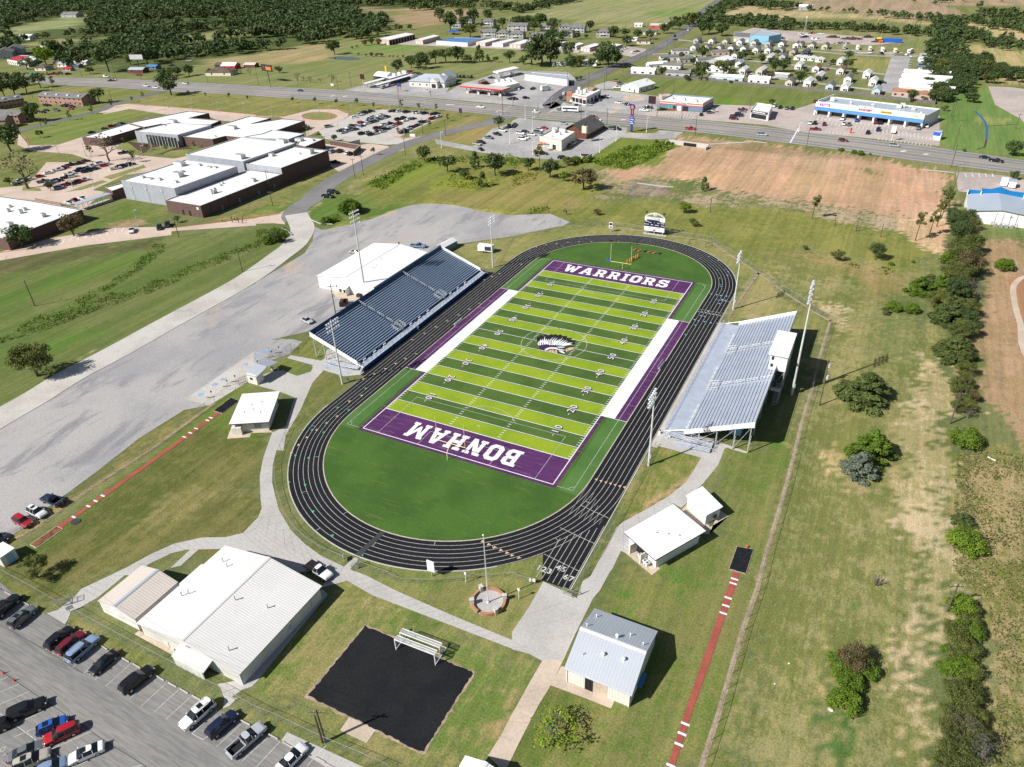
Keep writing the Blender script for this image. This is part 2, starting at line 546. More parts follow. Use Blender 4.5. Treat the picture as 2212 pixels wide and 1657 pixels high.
def axis(lo,a,b,hi,step,grow):
 L=list(np.arange(a,b+.01,step))
 s=step
 while L[-1]<hi:s*=grow;L.append(L[-1]+s)
 s=step;F=[L[0]]
 while F[-1]>lo:s*=grow;F.append(F[-1]-s)
 return np.array(F[:0:-1]+L)
ZONES=[('V:-2000,-400 5000,-400 5000,420 -2000,420',(122,126,82),(108,116,70),9),('00:-300,-100 2300,-100 10:0,-100 1900,-10 1300,80 860,70 700,230 640,340 0,460 00:2209,480 1300,640 700,560 300,470 -300,560',(96,106,62),(84,96,56),8),('00:80,250 250,205 500,165 740,128 775,175 735,215 600,238 420,262 200,290 30,310',(152,156,112),(138,146,98),5),('00:-300,300 60,240 20,300 -300,360',(146,150,108),(138,144,98),5),('00:200,400 420,335 520,330 760,345 950,310 960,325 740,355 560,365 500,400 420,430 260,430',(158,152,110),(150,140,100),4),('00:1320,345 1450,325 1800,285 2100,250 2330,262 2200,300 1900,325 1720,345 1580,372 1480,340',(150,152,104),(142,142,96),4),('00:1670,520 1900,500 2300,470 10:60,480 60,540 00:2300,560 2000,540 1860,560',(166,152,112),(150,142,98),4),('10:0,470 420,400 640,365 1050,360 1060,380 2209,420 20:600,440 760,600 650,665 0,640 10:1330,600 1100,720 900,700 750,780 0,750 00:2209,745 1500,690 1650,560 2209,560',(124,134,80),(138,138,90),7),('10:-40,470 420,395 640,370 655,490 560,520 400,545 100,560 -200,580',(172,152,114),(152,142,98),4),('10:780,410 1100,380 1450,395 1300,440 900,440',(112,142,72),(126,136,80),4),('10:850,62 1130,75 1380,68 1600,92 1990,82 1900,120 1840,140 1600,190 1480,235 1340,200 1150,200 1180,140 1330,110 1100,90 900,105',(172,145,116),(158,138,106),5),('20:-50,140 600,-5 900,-60 1700,-60 1850,0 1770,60 1600,120 1465,165 1445,200 1250,205 1000,195 640,195 400,165 200,165 -50,190',(140,144,94),(152,150,108),7),('20:1190,110 1400,75 1640,68 1600,115 1350,150 1220,130',(120,146,78),(134,144,86),5),('20:440,190 640,200 1060,205 1060,240 820,240 700,215',(164,152,116),(148,144,98),3),('20:1760,145 1960,60 2209,60 30:0,80 700,120 1040,155 1480,205 1450,215 830,160 300,150 20:2209,165',(186,168,126),(172,158,116),5),('30:0,60 330,0 420,-90 2400,-90 2300,60 1500,40 1700,120 1600,185 1040,150 700,112 350,80 260,90',(172,150,124),(160,140,114),5),('30:1590,180 1700,170 2209,265 2400,290 2400,420 2050,330 1620,265',(190,170,126),(176,160,114),4),('30:1640,360 1800,390 2209,455 2400,490 2400,760 2209,740 1960,690 1880,560 1650,460',(182,166,118),(168,156,106),4),('30:560,260 1480,320 1470,380 1420,470 1440,500 1280,480 1100,480 500,430 -60,430 -60,280 300,270',(150,142,104),(130,134,84),4),('30:1140,370 1400,340 1470,330 1420,450 1200,420',(118,134,78),(132,136,86),3),('20:830,660 960,640 2209,755 30:0,760 1430,905 1480,1000 1300,960 400,870 340,950 240,950 20:2209,900 1700,880 1200,790 880,780',(120,128,70),(110,124,62),4),('20:1480,830 1700,840 2209,880 30:240,920 220,950 0,930 20:2209,905 1720,890',(100,138,44),(116,136,56),3),('20:850,340 1600,400 2209,440 30:1050,500 1050,600 700,720 -100,740 20:1000,620',(118,124,76),(132,130,88),4),('30:650,490 1090,510 1050,640 760,600',(140,142,80),(152,146,92),3),('30:1480,860 1680,720 1900,740 1960,900 2209,1060 2400,1150 2400,1420 2100,1330 1500,1280',(104,136,66),(118,138,76),4),('30:1660,730 1880,745 1780,775 1680,760',(140,142,66),(124,138,66),3),('30:1780,1000 1980,1000 2100,1080 1960,1100 1850,1080',(150,152,92),(126,142,76),3),('00:-400,620 900,640 2209,745 10:0,750 700,780 1000,800 0,760 00:900,680 -400,650',(140,140,98),(118,128,74),2),('00:-400,700 560,740 1370,785 1270,810 720,900 100,1140 -400,1250',(118,128,66),(132,132,78),3),('00:520,745 900,750 800,830 480,800',(146,134,84),(126,130,72),3),('00:1110,895 1400,800 2209,820 10:0,830 1200,910 2100,1000 2040,1050 1600,1180 1240,1180 1180,1160 1600,1010 1140,950 820,1000 400,1010 0,1000 00:1640,940',(120,126,68),(144,138,86),3),('10:800,1000 1500,960 2050,1000 2000,1060 1500,1150 1240,1180 1600,1040',(146,136,90),(126,130,70),3),('00:190,1160 620,960 1430,965 1440,990 1200,1060 700,1190 500,1250 250,1240',(114,132,64),(130,136,74),3),('00:1100,1010 1430,970 1300,1040 1100,1080',(118,112,84),(128,130,76),2),('00:-400,1290 400,1310 830,1375 620,1400 200,1600 0,1600 -400,1640',(112,122,64),(132,130,80),3),('10:-40,1260 380,1180 640,1210 1100,1240 740,1460 560,1640 -40,1640',(114,124,64),(138,132,82),2),('10:330,1600 480,1500 780,1470 560,1600',(150,138,92),(106,120,58),2),('S:1100,1000 1690,750 1880,770 1720,915 1180,1000',(98,124,56),(152,134,88),2),('01:690,330 850,180 1130,70 1460,130 1450,190 1250,290 900,320 420,420 200,500 -200,560 -200,470 440,390',(96,122,54),(128,126,74),2),('01:880,290 1060,235 1270,250 1240,295 920,325',(168,142,116),(130,124,78),1.5),('01:-400,620 700,470 1400,370 2209,330 11:0,340 260,410 250,520 0,660 01:2209,680 1440,1070 700,1490 300,1800 -400,2100',(98,116,58),(112,120,70),3),('01:-400,620 700,480 1330,400 1330,470 700,570 400,640 -400,760',(106,102,72),(92,98,58),3),('01:-100,880 300,830 800,620 1400,480 1300,560 800,760 300,900 -100,1020',(92,122,50),(104,120,60),3),('01:300,1370 700,1220 1000,1180 700,1320 400,1420',(96,128,52),(110,122,64),2),('01:600,1450 880,1330 880,1350 700,1430',(190,165,140),(120,124,72),1),('11:430,140 620,0 1200,-40 1380,100 1000,225 700,315 540,300 460,240',(94,122,54),(112,126,64),2),('11:440,190 560,60 590,80 500,150 460,220',(168,154,124),(120,122,74),1),('10:640,1670 1290,1350 1400,1265 1850,1300 1400,1420 900,1670',(116,124,66),(152,142,96),2),('10:1540,1200 1620,1185 2050,1060 2130,1100 1960,1180 1870,1250 1700,1230',(158,138,92),(140,134,80),2),('20:820,1200 960,1185 1180,1210 1390,1225 1240,1340 900,1370 700,1350',(166,146,98),(146,140,84),2),('10:900,1670 1380,1370 2209,1340 20:0,1340 690,1400 640,1470 880,1560 960,1670 21:700,60 1560,100 2209,150 31:0,80 600,250 1150,330 1500,560 1300,700 800,600 300,500 -100,500 21:2209,760 1700,410 1330,335 820,265 500,262 330,190 0,205 11:2000,180 1700,115 1350,110 1000,100',(140,138,74),(118,124,60),4),('10:930,1600 1380,1385 1700,1400 1400,1560 1100,1640',(112,134,48),(126,134,58),2.5),('10:1480,1560 1700,1500 2100,1560 1900,1640 1500,1640',(146,150,60),(126,136,60),3),('20:0,1430 300,1500 460,1600 300,1670 0,1670',(150,136,84),(134,132,70),3),('21:-100,-20 420,30 640,90 420,150 200,140 -100,110',(152,134,88),(136,134,72),3),('11:1500,0 2209,0 2209,110 1900,120 1500,70',(150,134,84),(134,134,70),3),('11:640,300 1000,215 1240,150 1500,80 1900,140 2230,170 2230,200 1900,170 1400,130 1100,190 800,290',(178,158,60),(140,140,70),1.5),('20:640,1360 880,1180 1390,1220 1420,1310 1180,1440 960,1460 700,1440',(104,126,50),(124,132,58),2),('20:700,1480 1240,1430 1350,1310 1450,1190 1700,1195 2209,1235 30:0,1245 300,1290 900,1362 1330,1460 1560,1490 1545,1670 31:1560,0 1550,120 1420,210 1300,240 1100,205 700,140 330,85 0,50 21:1950,10 1500,-30 20:1300,1670 960,1640',(198,164,136),(184,148,118),3),('30:-600,1420 0,1440 700,1500 1350,1610 1350,1670 31:1350,40 1000,60 400,30 -200,-20 20:1500,1560 1350,1450 1600,1400',(204,166,130),(188,152,122),4),('20:2240,1240 30:0,1260 900,1370 900,1400 0,1330 20:1500,1240 1450,1200',(176,148,122),(150,128,96),2),('30:720,1450 860,1460 990,1520 960,1530 820,1470',(110,126,70),(150,134,96),1.5),('20:660,1470 800,1480 930,1560 1200,1520 1420,1540 1700,1600 1560,1690 21:700,60 20:760,1650',(104,116,64),(170,150,122),2.5),('20:940,1610 1080,1560 1300,1600 1390,1640 1380,1690 960,1690',(118,108,98),(160,142,124),2),('21:1500,20 1900,20 2209,80 31:0,40 330,95 700,150 1120,215 1230,260 1150,340 900,300 560,250 300,200 0,135 21:2209,150 1500,100',(112,118,66),(178,158,134),2.5),('31:1080,215 1300,240 1550,110 1570,300 1500,570 1390,500 1240,420',(216,188,154),(192,160,124),2),('21:0,200 330,300 0,390 -200,420',(140,132,92),(128,126,76),1.5),('11:1590,470 2209,390 21:400,310 850,290 1130,330 1340,360 1700,420 2209,740 31:0,830 490,1120 430,1260 180,1180 230,1010 0,1080 21:2209,1060 1850,1130 1920,740 1700,560 1350,420 860,360 300,440 -100,620 11:1940,660 1850,620',(152,144,94),(132,134,76),2),('21:1950,780 2130,690 2209,720 31:200,1000 -40,1080 21:2000,1100',(168,152,106),(146,142,90),2),('31:-200,480 400,540 900,600 1300,700 1250,900 1000,950 950,1050 1300,1100 1520,1200 1480,1500 32:1230,0 1200,600 1250,1657 33:1300,900 1270,1800 -900,1800 23:1700,1657 2209,-60 32:200,600 380,60 31:480,1250 500,1080 0,700',(150,144,96),(116,122,66),3),('31:-100,520 400,560 800,640 1200,720 1230,850 1000,940 850,890 700,750 520,660 200,570',(164,142,98),(140,130,80),3),('31:300,560 700,700 900,900 820,880 560,700',(110,124,60),(136,132,76),2),('31:440,930 620,990 730,1180 600,1220 520,1080',(208,188,154),(168,154,110),2),('31:700,1080 1150,1100 1200,1350 900,1420 700,1250',(120,126,74),(150,144,94),4),('32:480,560 590,490 690,600 650,800 560,770',(204,178,130),(160,148,98),1.5),('32:620,760 760,840 900,890 720,920 640,860',(190,160,130),(150,140,96),1),('31:1280,1440 1430,1400 1570,1540 32:1560,0 1590,500 1610,800 1590,1200 1560,1657 33:1550,10 1480,350 1490,700 1500,1000 1440,1800 1270,1800 1310,1000 1290,400 1250,0 32:1230,1200 1190,800 1180,400 1190,0 31:1180,1657',(206,182,148),(168,154,108),4),('32:960,0 1120,0 1130,500 1120,900 980,1000 960,500',(120,122,70),(152,144,94),3),('33:250,1170 420,1150 620,1250 830,1190 800,1360 720,1520 480,1490',(88,116,56),(112,124,70),3),('33:560,580 740,100 760,200 640,560 ',(92,126,58),(112,124,70),2),('33:460,640 520,680 500,1150 470,1150',(204,176,126),(160,150,96),1),('32:1590,560 1750,620 1900,540 2400,560 2400,1800 33:2400,1800 1980,1800 1960,700 1860,280 32:1580,1657',(164,148,106),(118,122,64),2.5),('31:1830,400 2209,430 2400,440 2400,1800 32:2400,620 2209,620 1920,330 1800,0 31:1780,1657 1740,1180 1900,880 1950,720',(170,144,112),(152,130,94),3),('31:2110,760 2209,720 2400,700 2400,1500 2209,1420 2170,1200 2130,950',(172,126,92),(160,128,94),2),('31:1560,0 1680,0 1720,140 1850,260 2400,330 2400,440 1900,400 1740,330',(106,126,70),(128,128,80),2),('22:1240,520 1650,640 1500,850 1050,1160 700,1657 23:620,60 560,100 22:900,1200 1180,560',(158,144,92),(118,128,62),2),('22:990,1150 1240,990 1500,810 1570,750 1560,800 1310,1000 1050,1160',(194,158,122),(160,144,96),.6),('22:1700,600 1830,560 2209,560 32:0,300 200,480 250,550 180,800 100,1100 0,1657 23:2150,0 1640,1800 -100,1800 23:330,960 640,310 22:850,1657 1000,1450 1280,1600 1600,1400 1760,1300 1830,1050',(108,124,58),(132,130,78),2.5),('23:840,0 1200,-40 1600,100 1500,300 1000,260 760,240',(92,128,50),(128,128,70),2),('23:250,960 700,1080 720,1200 600,1500 200,1500 60,1657 0,1560',(104,118,56),(132,126,76),1.5),('32:0,430 190,480 230,600 150,800 0,1000',(90,128,48),(112,124,62),2),('12:-60,0 720,0 600,200 300,420 180,640 150,900 220,1150 480,1480 780,1580 770,1640 400,1500 130,1200 20,700 130,430 380,90',(138,128,84),(104,116,58),1),('12:860,1500 2209,1560 22:200,1480 200,1657 23:180,60 12:1500,1800 1160,1657',(132,132,78),(106,122,60),1.2),('13:700,60 1180,60 1700,90 2209,0 23:180,0 330,60 0,580 13:2209,640 1500,310',(136,134,82),(112,124,62),1.5),('13:740,90 900,100 2209,660 23:240,740 0,1280 13:1960,1657 1240,1657 0,1150 0,900',(104,124,58),(142,136,86),2),('13:820,150 1000,200 1300,330 1100,420 900,360 780,250',(154,142,98),(118,126,66),1.5),('13:2209,900 2000,1300 2080,1450 2209,1200',(160,142,98),(130,130,76),1.5),('02:250,1420 1840,190 2209,30 2209,1000 12:40,0 60,420 0,1000 02:2209,1280 2000,1420 1400,1440 900,1657 500,1850 -100,1600',(98,105,52),(122,118,70),2),('02:1300,1050 1700,900 2100,700 2209,900 1900,1250 1400,1250',(134,128,80),(108,110,60),2),('02:1760,30 2100,-60 2209,0 2209,500 1900,420 1700,300',(98,124,52),(116,122,62),1.5),('02:-100,1480 700,870 1200,480 1700,150 1790,170 1300,560 500,1100 0,1480',(158,142,88),(122,122,72),.8),('02:150,1490 1850,200 1900,180 1700,380 800,1080 300,1500',(92,118,46),(108,120,58),1),('03:-100,-60 480,300 420,330 -100,60',(150,138,90),(104,116,54),1),('03:560,430 620,340 1200,720 1900,1180 13:200,1320 1100,1700 1000,1760 03:1940,1180 1300,830 900,640 640,480',(148,138,86),(108,120,56),1),('11:290,1460 480,1240 700,1100 760,1250 640,1400 600,1450',(98,122,54),(128,128,70),1),('11:380,860 560,740 640,800 660,900 640,910',(128,120,78),(106,112,60),1),('11:380,1190 720,1000 760,1040 560,1200',(128,126,82),(190,164,130),1),('11:480,1657 550,1560 820,1620 760,1700',(134,124,78),(108,116,58),1),('11:150,1500 240,1430 500,1510 480,1540 330,1580 230,1500',(100,122,54),(120,124,64),1),]
def build_ground():
 X=axis(-4200,-172,142,3200,1.0,1.035)
 Y=axis(-900,-150,132,4200,1.0,1.035)
 gx,gy=np.meshgrid(X,Y)
 nx,ny=len(X),len(Y)
 ca=np.zeros((ny,nx,4),np.float32);cb=np.zeros((ny,nx,4),np.float32)
 def put(mask,c1,c2):
  for arr,c in((ca,lin(c1)),(cb,lin(c2))):
   y=.3*c[0]+.6*c[1]+.1*c[2]
   arr[mask]=(*[(v*.95+y*.05)*k for v,k in zip(c,(.85,.86,.84))],1)
 put(np.ones_like(gx,bool),(116,124,72),(130,130,82))
 n1x,n1y=vn(gx/9,gy/9,1)+.5*vn(gx/3.1,gy/3.1,3),vn(gx/9,gy/9,2)+.5*vn(gx/3.1,gy/3.1,4)
 jx,jy=RNG.normal(size=gx.shape),RNG.normal(size=gx.shape)
 for spec,c1,c2,warp in ZONES:
  P=pts(spec)
  put(ins(gx+(n1x+.45*jx)*warp,gy+(n1y+.8*jy)*warp,P),c1,c2)
 me=bpy.data.meshes.new('ground')
 v=np.zeros((ny*nx,3),np.float32)
 v[:,0]=gx.ravel();v[:,1]=gy.ravel()
 idx=np.arange(ny*nx).reshape(ny,nx)
 f=np.stack([idx[:-1,:-1],idx[:-1,1:],idx[1:,1:],idx[1:,:-1]],-1).reshape(-1,4)
 me.vertices.add(len(v));me.vertices.foreach_set('co',v.ravel())
 me.loops.add(f.size);me.loops.foreach_set('vertex_index',f.ravel().astype(np.int32))
 me.polygons.add(len(f));me.polygons.foreach_set('loop_start',np.arange(0,f.size,4,dtype=np.int32))
 me.polygons.foreach_set('loop_total',np.full(len(f),4,np.int32))
 me.update(calc_edges=True)
 for nm,a in(('soil_a',ca),('soil_b',cb)):
  at=me.attributes.new(nm,'FLOAT_COLOR','POINT')
  at.data.foreach_set('color',a.ravel())
 T=NT('ground_cover')
 A=T.n('ShaderNodeAttribute');A.attribute_name='soil_a'
 B=T.n('ShaderNodeAttribute');B.attribute_name='soil_b'
 p=T.coord()
 f=T.math('ADD',T.math('ADD',T.math('MULTIPLY',T.noise(p,.035,6,.65,.3),.40),T.math('MULTIPLY',T.noise(p,.30,5,.7),.30)),T.math('MULTIPLY',T.noise(T.coord('Position',(1,.3,1),radians(2)),1.3,4,.75),.30))
 col=T.mix(T.ramp(f,.445,.545),A.outputs['Color'],B.outputs['Color'])
 col=T.mix(T.ramp(T.noise(p,.55,5,.72,.4),.60,.74,0,.5),col,T.mix(1.0,col,(1.45,1.32,1.25),'MULTIPLY'))
 col=T.mix(T.ramp(T.noise(p,.42,6,.75,.8),.54,.70,0,.66),col,T.mix(1.0,col,(.58,.66,.55),'MULTIPLY'))
 col=T.mix(T.ramp(T.noise(p,1.1,5,.8),.58,.70,0,.55),col,T.mix(1.0,col,(1.25,.92,.80),'MULTIPLY'))
 col=T.mix(T.ramp(T.noise(p,1.7,4,.75),.56,.70,0,.6),col,T.mix(1.0,col,(.62,.70,.60),'MULTIPLY'))
 mow=T.noise(T.coord('Position',(1,.04,1),radians(2)),.7,3,.6)
 lane=T.ramp(T.noise(T.coord('Position',(1,.05,1),radians(2)),.11,4,.6),.40,.60)
 col=T.mix(1.0,col,T.mix(lane,(.86,.90,.84),(1.12,1.06,1.08)),'MULTIPLY')
 col=T.mix(1.0,col,T.mix(T.ramp(mow,.3,.7),(.88,.90,.90),(1.12,1.09,1.07)),'MULTIPLY')
 g=T.noise(p,3.2,4,.8)
 col=T.mix(1.0,col,T.mix(T.ramp(g,.2,.8),(.55,)*3,(1.50,)*3),'MULTIPLY')
 T.bump(T.math('ADD',g,T.noise(p,.9,4,.7)),.35,.12)
 T.bsdf.inputs['Specular IOR Level'].default_value=.08
 me.materials.append(T.done(col,1.0))
 o=link(bpy.data.objects.new('ground',me))
 o['kind']='structure'
 return o
build_ground()
def sht(name,spec,z,mat,extra=(),kind='structure'):
 mb=MB()
 for k,s in enumerate([spec]+list(extra)):
  mb.sht(pts(s)if isinstance(s,str)else s,z+.003*k)
 return tag(mb.bd(name,M[mat]if isinstance(mat,str)else mat),kind=kind)
def lns(name,segs,w,z,mat='paint_white',kind='structure'):
 mb=MB()
 for s in segs:
  mb.strip(pts(s)if isinstance(s,str)else s,w,z)
 return tag(mb.bd(name,M[mat]),kind=kind)
def kerb(name,spec,mat='pale_slab',w=.18,h=.12,closed=False,sm=0):
 P=[Ve((p[0],p[1]))for p in(pts(spec)if isinstance(spec,str)else spec)]
 if closed:P=P+[P[0]]
 if sm:P=sml(P,sm)
 mb=MB()
 L,R=ofs(P,w/2),ofs(P,-w/2)
 for i in range(len(P)-1):
  a,b,c,d=R[i],R[i+1],L[i+1],L[i]
  mb.face([(*a,h),(*b,h),(*c,h),(*d,h)]);mb.face([(*a,0),(*b,0),(*b,h),(*a,h)]);mb.face([(*c,0),(*d,0),(*d,h),(*c,h)])
 return tag(mb.bd(name,M[mat]),kind='structure')
HW_N=pts('00:180,668 960,678 2209,740 10:0,745 700,775 1330,835 1800,880 20:100,925 600,955 1080,995 1570,1040 2209,1085 30:0,1100 750,1190 1480,1275 2209,1385')
HW_S=pts('00:180,700 500,735 1000,757 1380,785 2209,823 10:0,830 1000,890 2040,990 20:0,1010 640,1058 1000,1085 1460,1130 2209,1200 30:0,1212 900,1330 1600,1435 2209,1505')
def extend(line,d0,d1):
 a=line[0]+(line[0]-line[1]).normalized()*d0
 b=line[-1]+(line[-1]-line[-2]).normalized()*d1
 return[a]+line+[b]
HW_N,HW_S=extend(HW_N,900,500),extend(HW_S,900,500)
def rsm(line,n):
 L=[0]
 for a,b in zip(line[:-1],line[1:]):L.append(L[-1]+(Ve(b[:2])-Ve(a[:2])).length)
 out=[]
 for i in range(n+1):
  t=L[-1]*i/n
  k=max(j for j in range(len(L))if L[j]<=t+1e-9);k=min(k,len(L)-2)
  u=(t-L[k])/(L[k+1]-L[k])
  out.append(Ve(line[k][:2])*(1-u)+Ve(line[k+1][:2])*u)
 return out
hn,hs=rsm(HW_N,60),rsm(HW_S,60)
mb=MB()
for i in range(60):
 mb.face([(*hs[i],.05),(*hs[i+1],.05),(*hn[i+1],.05),(*hn[i],.05)])
tag(mb.bd('highway',M.asphalt_highway),kind='structure')
HW=lambda t:[a*(1-t)+b*t for a,b in zip(hs,hn)]
mb=MB()
for t,dash in((.03,0),(.97,0),(.41,0),(.59,0),(.22,1),(.78,1)):
 for i,(p,h)in enumerate(alg(HW(t),12 if dash else 6)):
  a=Ve((cos(h),sin(h)))*(1.5 if dash else 3)
  mb.strip([p-a,p+a],.3,.07,1 if t in(.41,.59)else 0)
tag(mb.bd('highway_markings',[M.paint_faded,M.paint_yellow]),kind='structure')
mb=MB()
for t in(.12,.31,.69,.88):
 mb.strip(HW(t),1.6,.058)
tag(mb.bd('highway_lane_wear',M.asphalt_road),kind='structure')
lns('turn_arrows',['10:640,832 680,824','10:750,835 790,828','10:1640,905 1710,905','20:940,1036 980,1033','30:1145,1308 1190,1303','30:1340,1333 1385,1330'],1.4,.075,'paint_white')
lns('stop_lines',['30:190,1235 262,1110','10:2070,968 2110,950','20:370,960 420,940'],.6,.075)
mb=MB()
for k in range(6):
 a=gd('10',2085+k*28,985-k*22);mb.strip([a,a+Ve((3,1.2,0))],.6,.08)
 a=gd('20',310+k*14,972-k*7);mb.strip([a,a+Ve((1.2,3,0))],.5,.08)
tag(mb.bd('crosswalk_markings',M.paint_white),kind='structure')
sht('forecourt','10:900,740 1160,690 1330,640 1420,640 1640,660 1700,700 1640,800 2209,850 20:170,880 380,900 330,920 420,870 460,890 540,960 10:2209,905 1350,832 760,778',.03,'shop_paving')
sht('forecourt','10:1640,800 1780,720 1900,690 2050,640 2209,600 20:0,610 480,620 560,690 300,880 100,920 10:2209,905',.032,'shop_paving')
sht('forecourt','20:440,880 500,900 780,770 1000,800 1260,830 1290,860 1250,960 1560,1036 1080,990 560,950',.03,'shop_paving')
sht('forecourt','20:1080,992 1240,960 1700,960 1720,900 1990,910 2209,920 30:240,940 440,880 430,960 1360,1000 1480,1000 1480,1260 930,1200 740,1180 300,1140 0,1085 20:2209,1080',.032,'shop_paving_pink')
sht('forecourt','20:700,740 830,700 1010,720 960,765 760,770',.03,'shop_paving')
sht('forecourt','20:560,470 640,440 880,440 1000,400 1210,430 1060,495 880,460',.03,'shop_paving_pink')
sht('storage_yard_paving','10:1100,345 1400,335 2209,380 20:600,420 570,460 0,425 10:2209,425 1240,385',.03,'shop_paving_pink')
sht('machinery_yard','20:2080,240 30:0,255 480,290 900,320 1100,370 900,390 500,380 100,350 20:1900,300',.03,'shop_paving_pink')
sht('restaurant_paving','20:0,1045 60,1015 240,1040 640,1070 1000,1100 980,1150 1240,1150 1270,1125 1480,1140 1400,1195 1180,1205 940,1185 690,1350 480,1385 0,1355 10:2209,1360 1960,1320 1560,1245 1540,1200 1870,1265 2040,1110 2209,1060',.036,'shop_paving')
SIDE=pts('20:345,905 480,780 720,655 940,555 1190,450 1400,330 1530,235 1560,200 1620,130 1700,60 1790,0')
SIDE=extend(SIDE,0,300)
mb=MB();mb.strip(sml([p for p in SIDE],4),13,.045,0,12);tag(mb.bd('side_road',M.asphalt_side),kind='structure')
lns('side_road_markings',[ofs(SIDE[1:],.2),ofs(SIDE[1:],-.2)],.12,.06,'paint_yellow')
for w,s in((5,'20:1200,470 1400,460 1700,490 2209,540 30:300,570 760,610 1060,650'),(5,'20:1390,340 2209,420 30:0,410 700,470 1180,495'),(5,'20:1800,600 2209,660 30:100,680 640,745 1030,790'),(5,'20:1050,620 1300,560 1560,560'),(14,'30:1150,480 1110,620 1060,805')):
 lns('residential_lane',[s],w,.04+.001*w,'shop_paving')
mb=MB()
for i in range(8):
 a,b=gd('30',1180-i*5,515+i*21),gd('30',1250-i*5,517+i*21)
 mb.strip([a,b],2.6,.05)
for x,y in((640,435),(760,455),(870,462),(990,465),(1110,480),(1190,480),(700,440),(1060,455)):
 a=gd('30',x,y);mb.strip([a-Ve((9,0,0)),a+Ve((9,3,0))],4,.05)
tag(mb.bd('trailer_pads',M.pale_slab),kind='structure')
ROAD=pts('10:2060,1060 1900,1085 1700,1130 1470,1190 1250,1265 1020,1370 760,1510 560,1640 11:490,60 380,130 330,200 350,240')
mb=MB();mb.strip(sml(ROAD,4),9.5,.045,0,10.5);tag(mb.bd('school_road',M.asphalt_road),kind='structure')
lns('school_road',['10:2030,1065 2160,990'],13,.044,'asphalt_road')
CROAD=sml(pts('11:345,190 380,260 400,330 330,450 190,560 0,700 01:2000,830 1440,1135 1000,1380 600,1590 02:300,120 0,290 -400,530 -900,830'),4)
mb=MB();mb.strip(CROAD,9.3,.05);tag(mb.bd('concrete_road',M.pale_slab),kind='structure')
kerb('kerb',ofs(CROAD[5:],4.75),'concrete')
LANE=sml(pts('00:1400,790 1250,830 1000,890 880,950 640,1010 420,1065 150,1130 -100,1200 -400,1280'),3)
mb=MB();mb.strip(LANE,7.5,.045);tag(mb.bd('campus_lane',M.asphalt_side),kind='structure')
sht('school_drive','01:-400,640 0,560 700,450 1400,345 2209,290 11:0,275 150,270 250,280 240,165 200,185 0,220 01:2209,225 1480,312 1000,320 420,410 260,500 0,560 -400,600',.038,'concrete_pink',extra=['01:-400,660 -400,560 0,520 440,400 1000,310 1480,300 1480,372 740,462 0,592'])
sht('school_lot','00:160,1150 250,1255 500,1250 720,1180 900,1200 1080,1240 1100,1330 1500,1370 1700,1330 1600,1400 1240,1490 1080,1510 800,1640 01:900,0 720,150 540,100 0,40 -400,30 00:-400,1660 0,1620 240,1600 400,1400 830,1400 620,1330 260,1300 150,1250',.034,'concrete_pink')
sht('school_lot','10:540,1130 770,1010 960,960 1100,945 1600,985 1600,1010 1240,1180 1290,1190 1480,1170 1290,1240 1130,1250 600,1200 560,1160',.036,'pale_slab')
sht('school_lot','10:590,1240 780,1260 990,1240 1200,1270 1290,1290 1000,1380 830,1470 740,1500 620,1420 600,1300',.036,'concrete_pink')
sht('bus_drive','00:830,960 1000,910 1110,895 1640,935 2209,990 10:0,1000 240,1005 480,945 700,945 800,985 790,1010 620,1080 540,1130 440,1180 420,1080 200,1010 0,1010 00:2209,1060 1880,1040 1700,960 1440,990 1120,940 900,985',.034,'concrete_pink')
ring=[gd('10',545+150*cos(k*PI/16),1003+34*sin(k*PI/16))for k in range(32)]
tag(MB().sht(ring,.06).bd('island_lawn',surf('island_grass',lin((136,128,82)),lin((118,124,68)),.95,big=.1,fine=1.5)),kind='structure')
kerb('red_kerb',ring,'kerb_red',.5,.16,True)
kerb('red_kerb','00:1105,900 1640,940 2209,993 10:0,1003 240,1005 480,945 690,943 790,965 805,1000 760,1020','kerb_red',.5,.15,sm=2)
kerb('red_kerb','01:-300,560 0,525 250,492','kerb_red',.4,.15)
kerb('red_kerb','01:1480,313 1800,275 2209,225 11:0,220 150,200 240,180','kerb_red',.4,.15)
kerb('red_kerb','10:1180,1175 1260,1192 1420,1190 1480,1170','kerb_red',.5,.15)
kerb('red_kerb','00:190,1165 230,1190 255,1245','kerb_red',.4,.15)
kerb('yellow_kerb','20:985,1140 1120,1160 1240,1150 1268,1130','paint_yellow',.5,.15,sm=2)
for sp in('00:890,1530 1240,1425 1262,1445 1100,1500 960,1550','00:560,1660 880,1555 930,1570 700,1640 01:640,-10','00:200,1610 340,1625 360,1650 01:250,-10 00:190,1645','00:1030,1240 1100,1235 1290,1270 1240,1310 1130,1300 1000,1290','00:1380,1330 1560,1265 1640,1300 1600,1350 1500,1350'):
 sht('lawn_island',sp,.06,'turf_island' if 'turf_island' in M else M.setdefault('turf_island',surf('turf_island',lin((112,124,60)),lin((136,130,80)),.95,big=.1,fine=1.5)))
sht('mulch_bed','00:1100,1225 1330,1245 1400,1255 1300,1280 1240,1320 1180,1290',.065,'mulch',extra=['00:1360,1335 1560,1262 1680,1280 1480,1300 1400,1335'])
mb=MB()
for i in range(10):
 a,b=gd('01',475+i*64,460-i*13),gd('01',490+i*64,424-i*13)
 mb.strip([a,b],.25,.07)
for r,(x,y,dx,dy,n)in enumerate(((720,1150,25,-8,0),(820,1040,60,-17,6),(1000,1000,40,-8,0),(1100,985,55,3,3))):
 for i in range(n):
  a=gd('10',x+dx*i,y+dy*i);mb.strip([a-Ve((1.5,2.5,0)),a+Ve((1.5,2.5,0))],.3,.07)
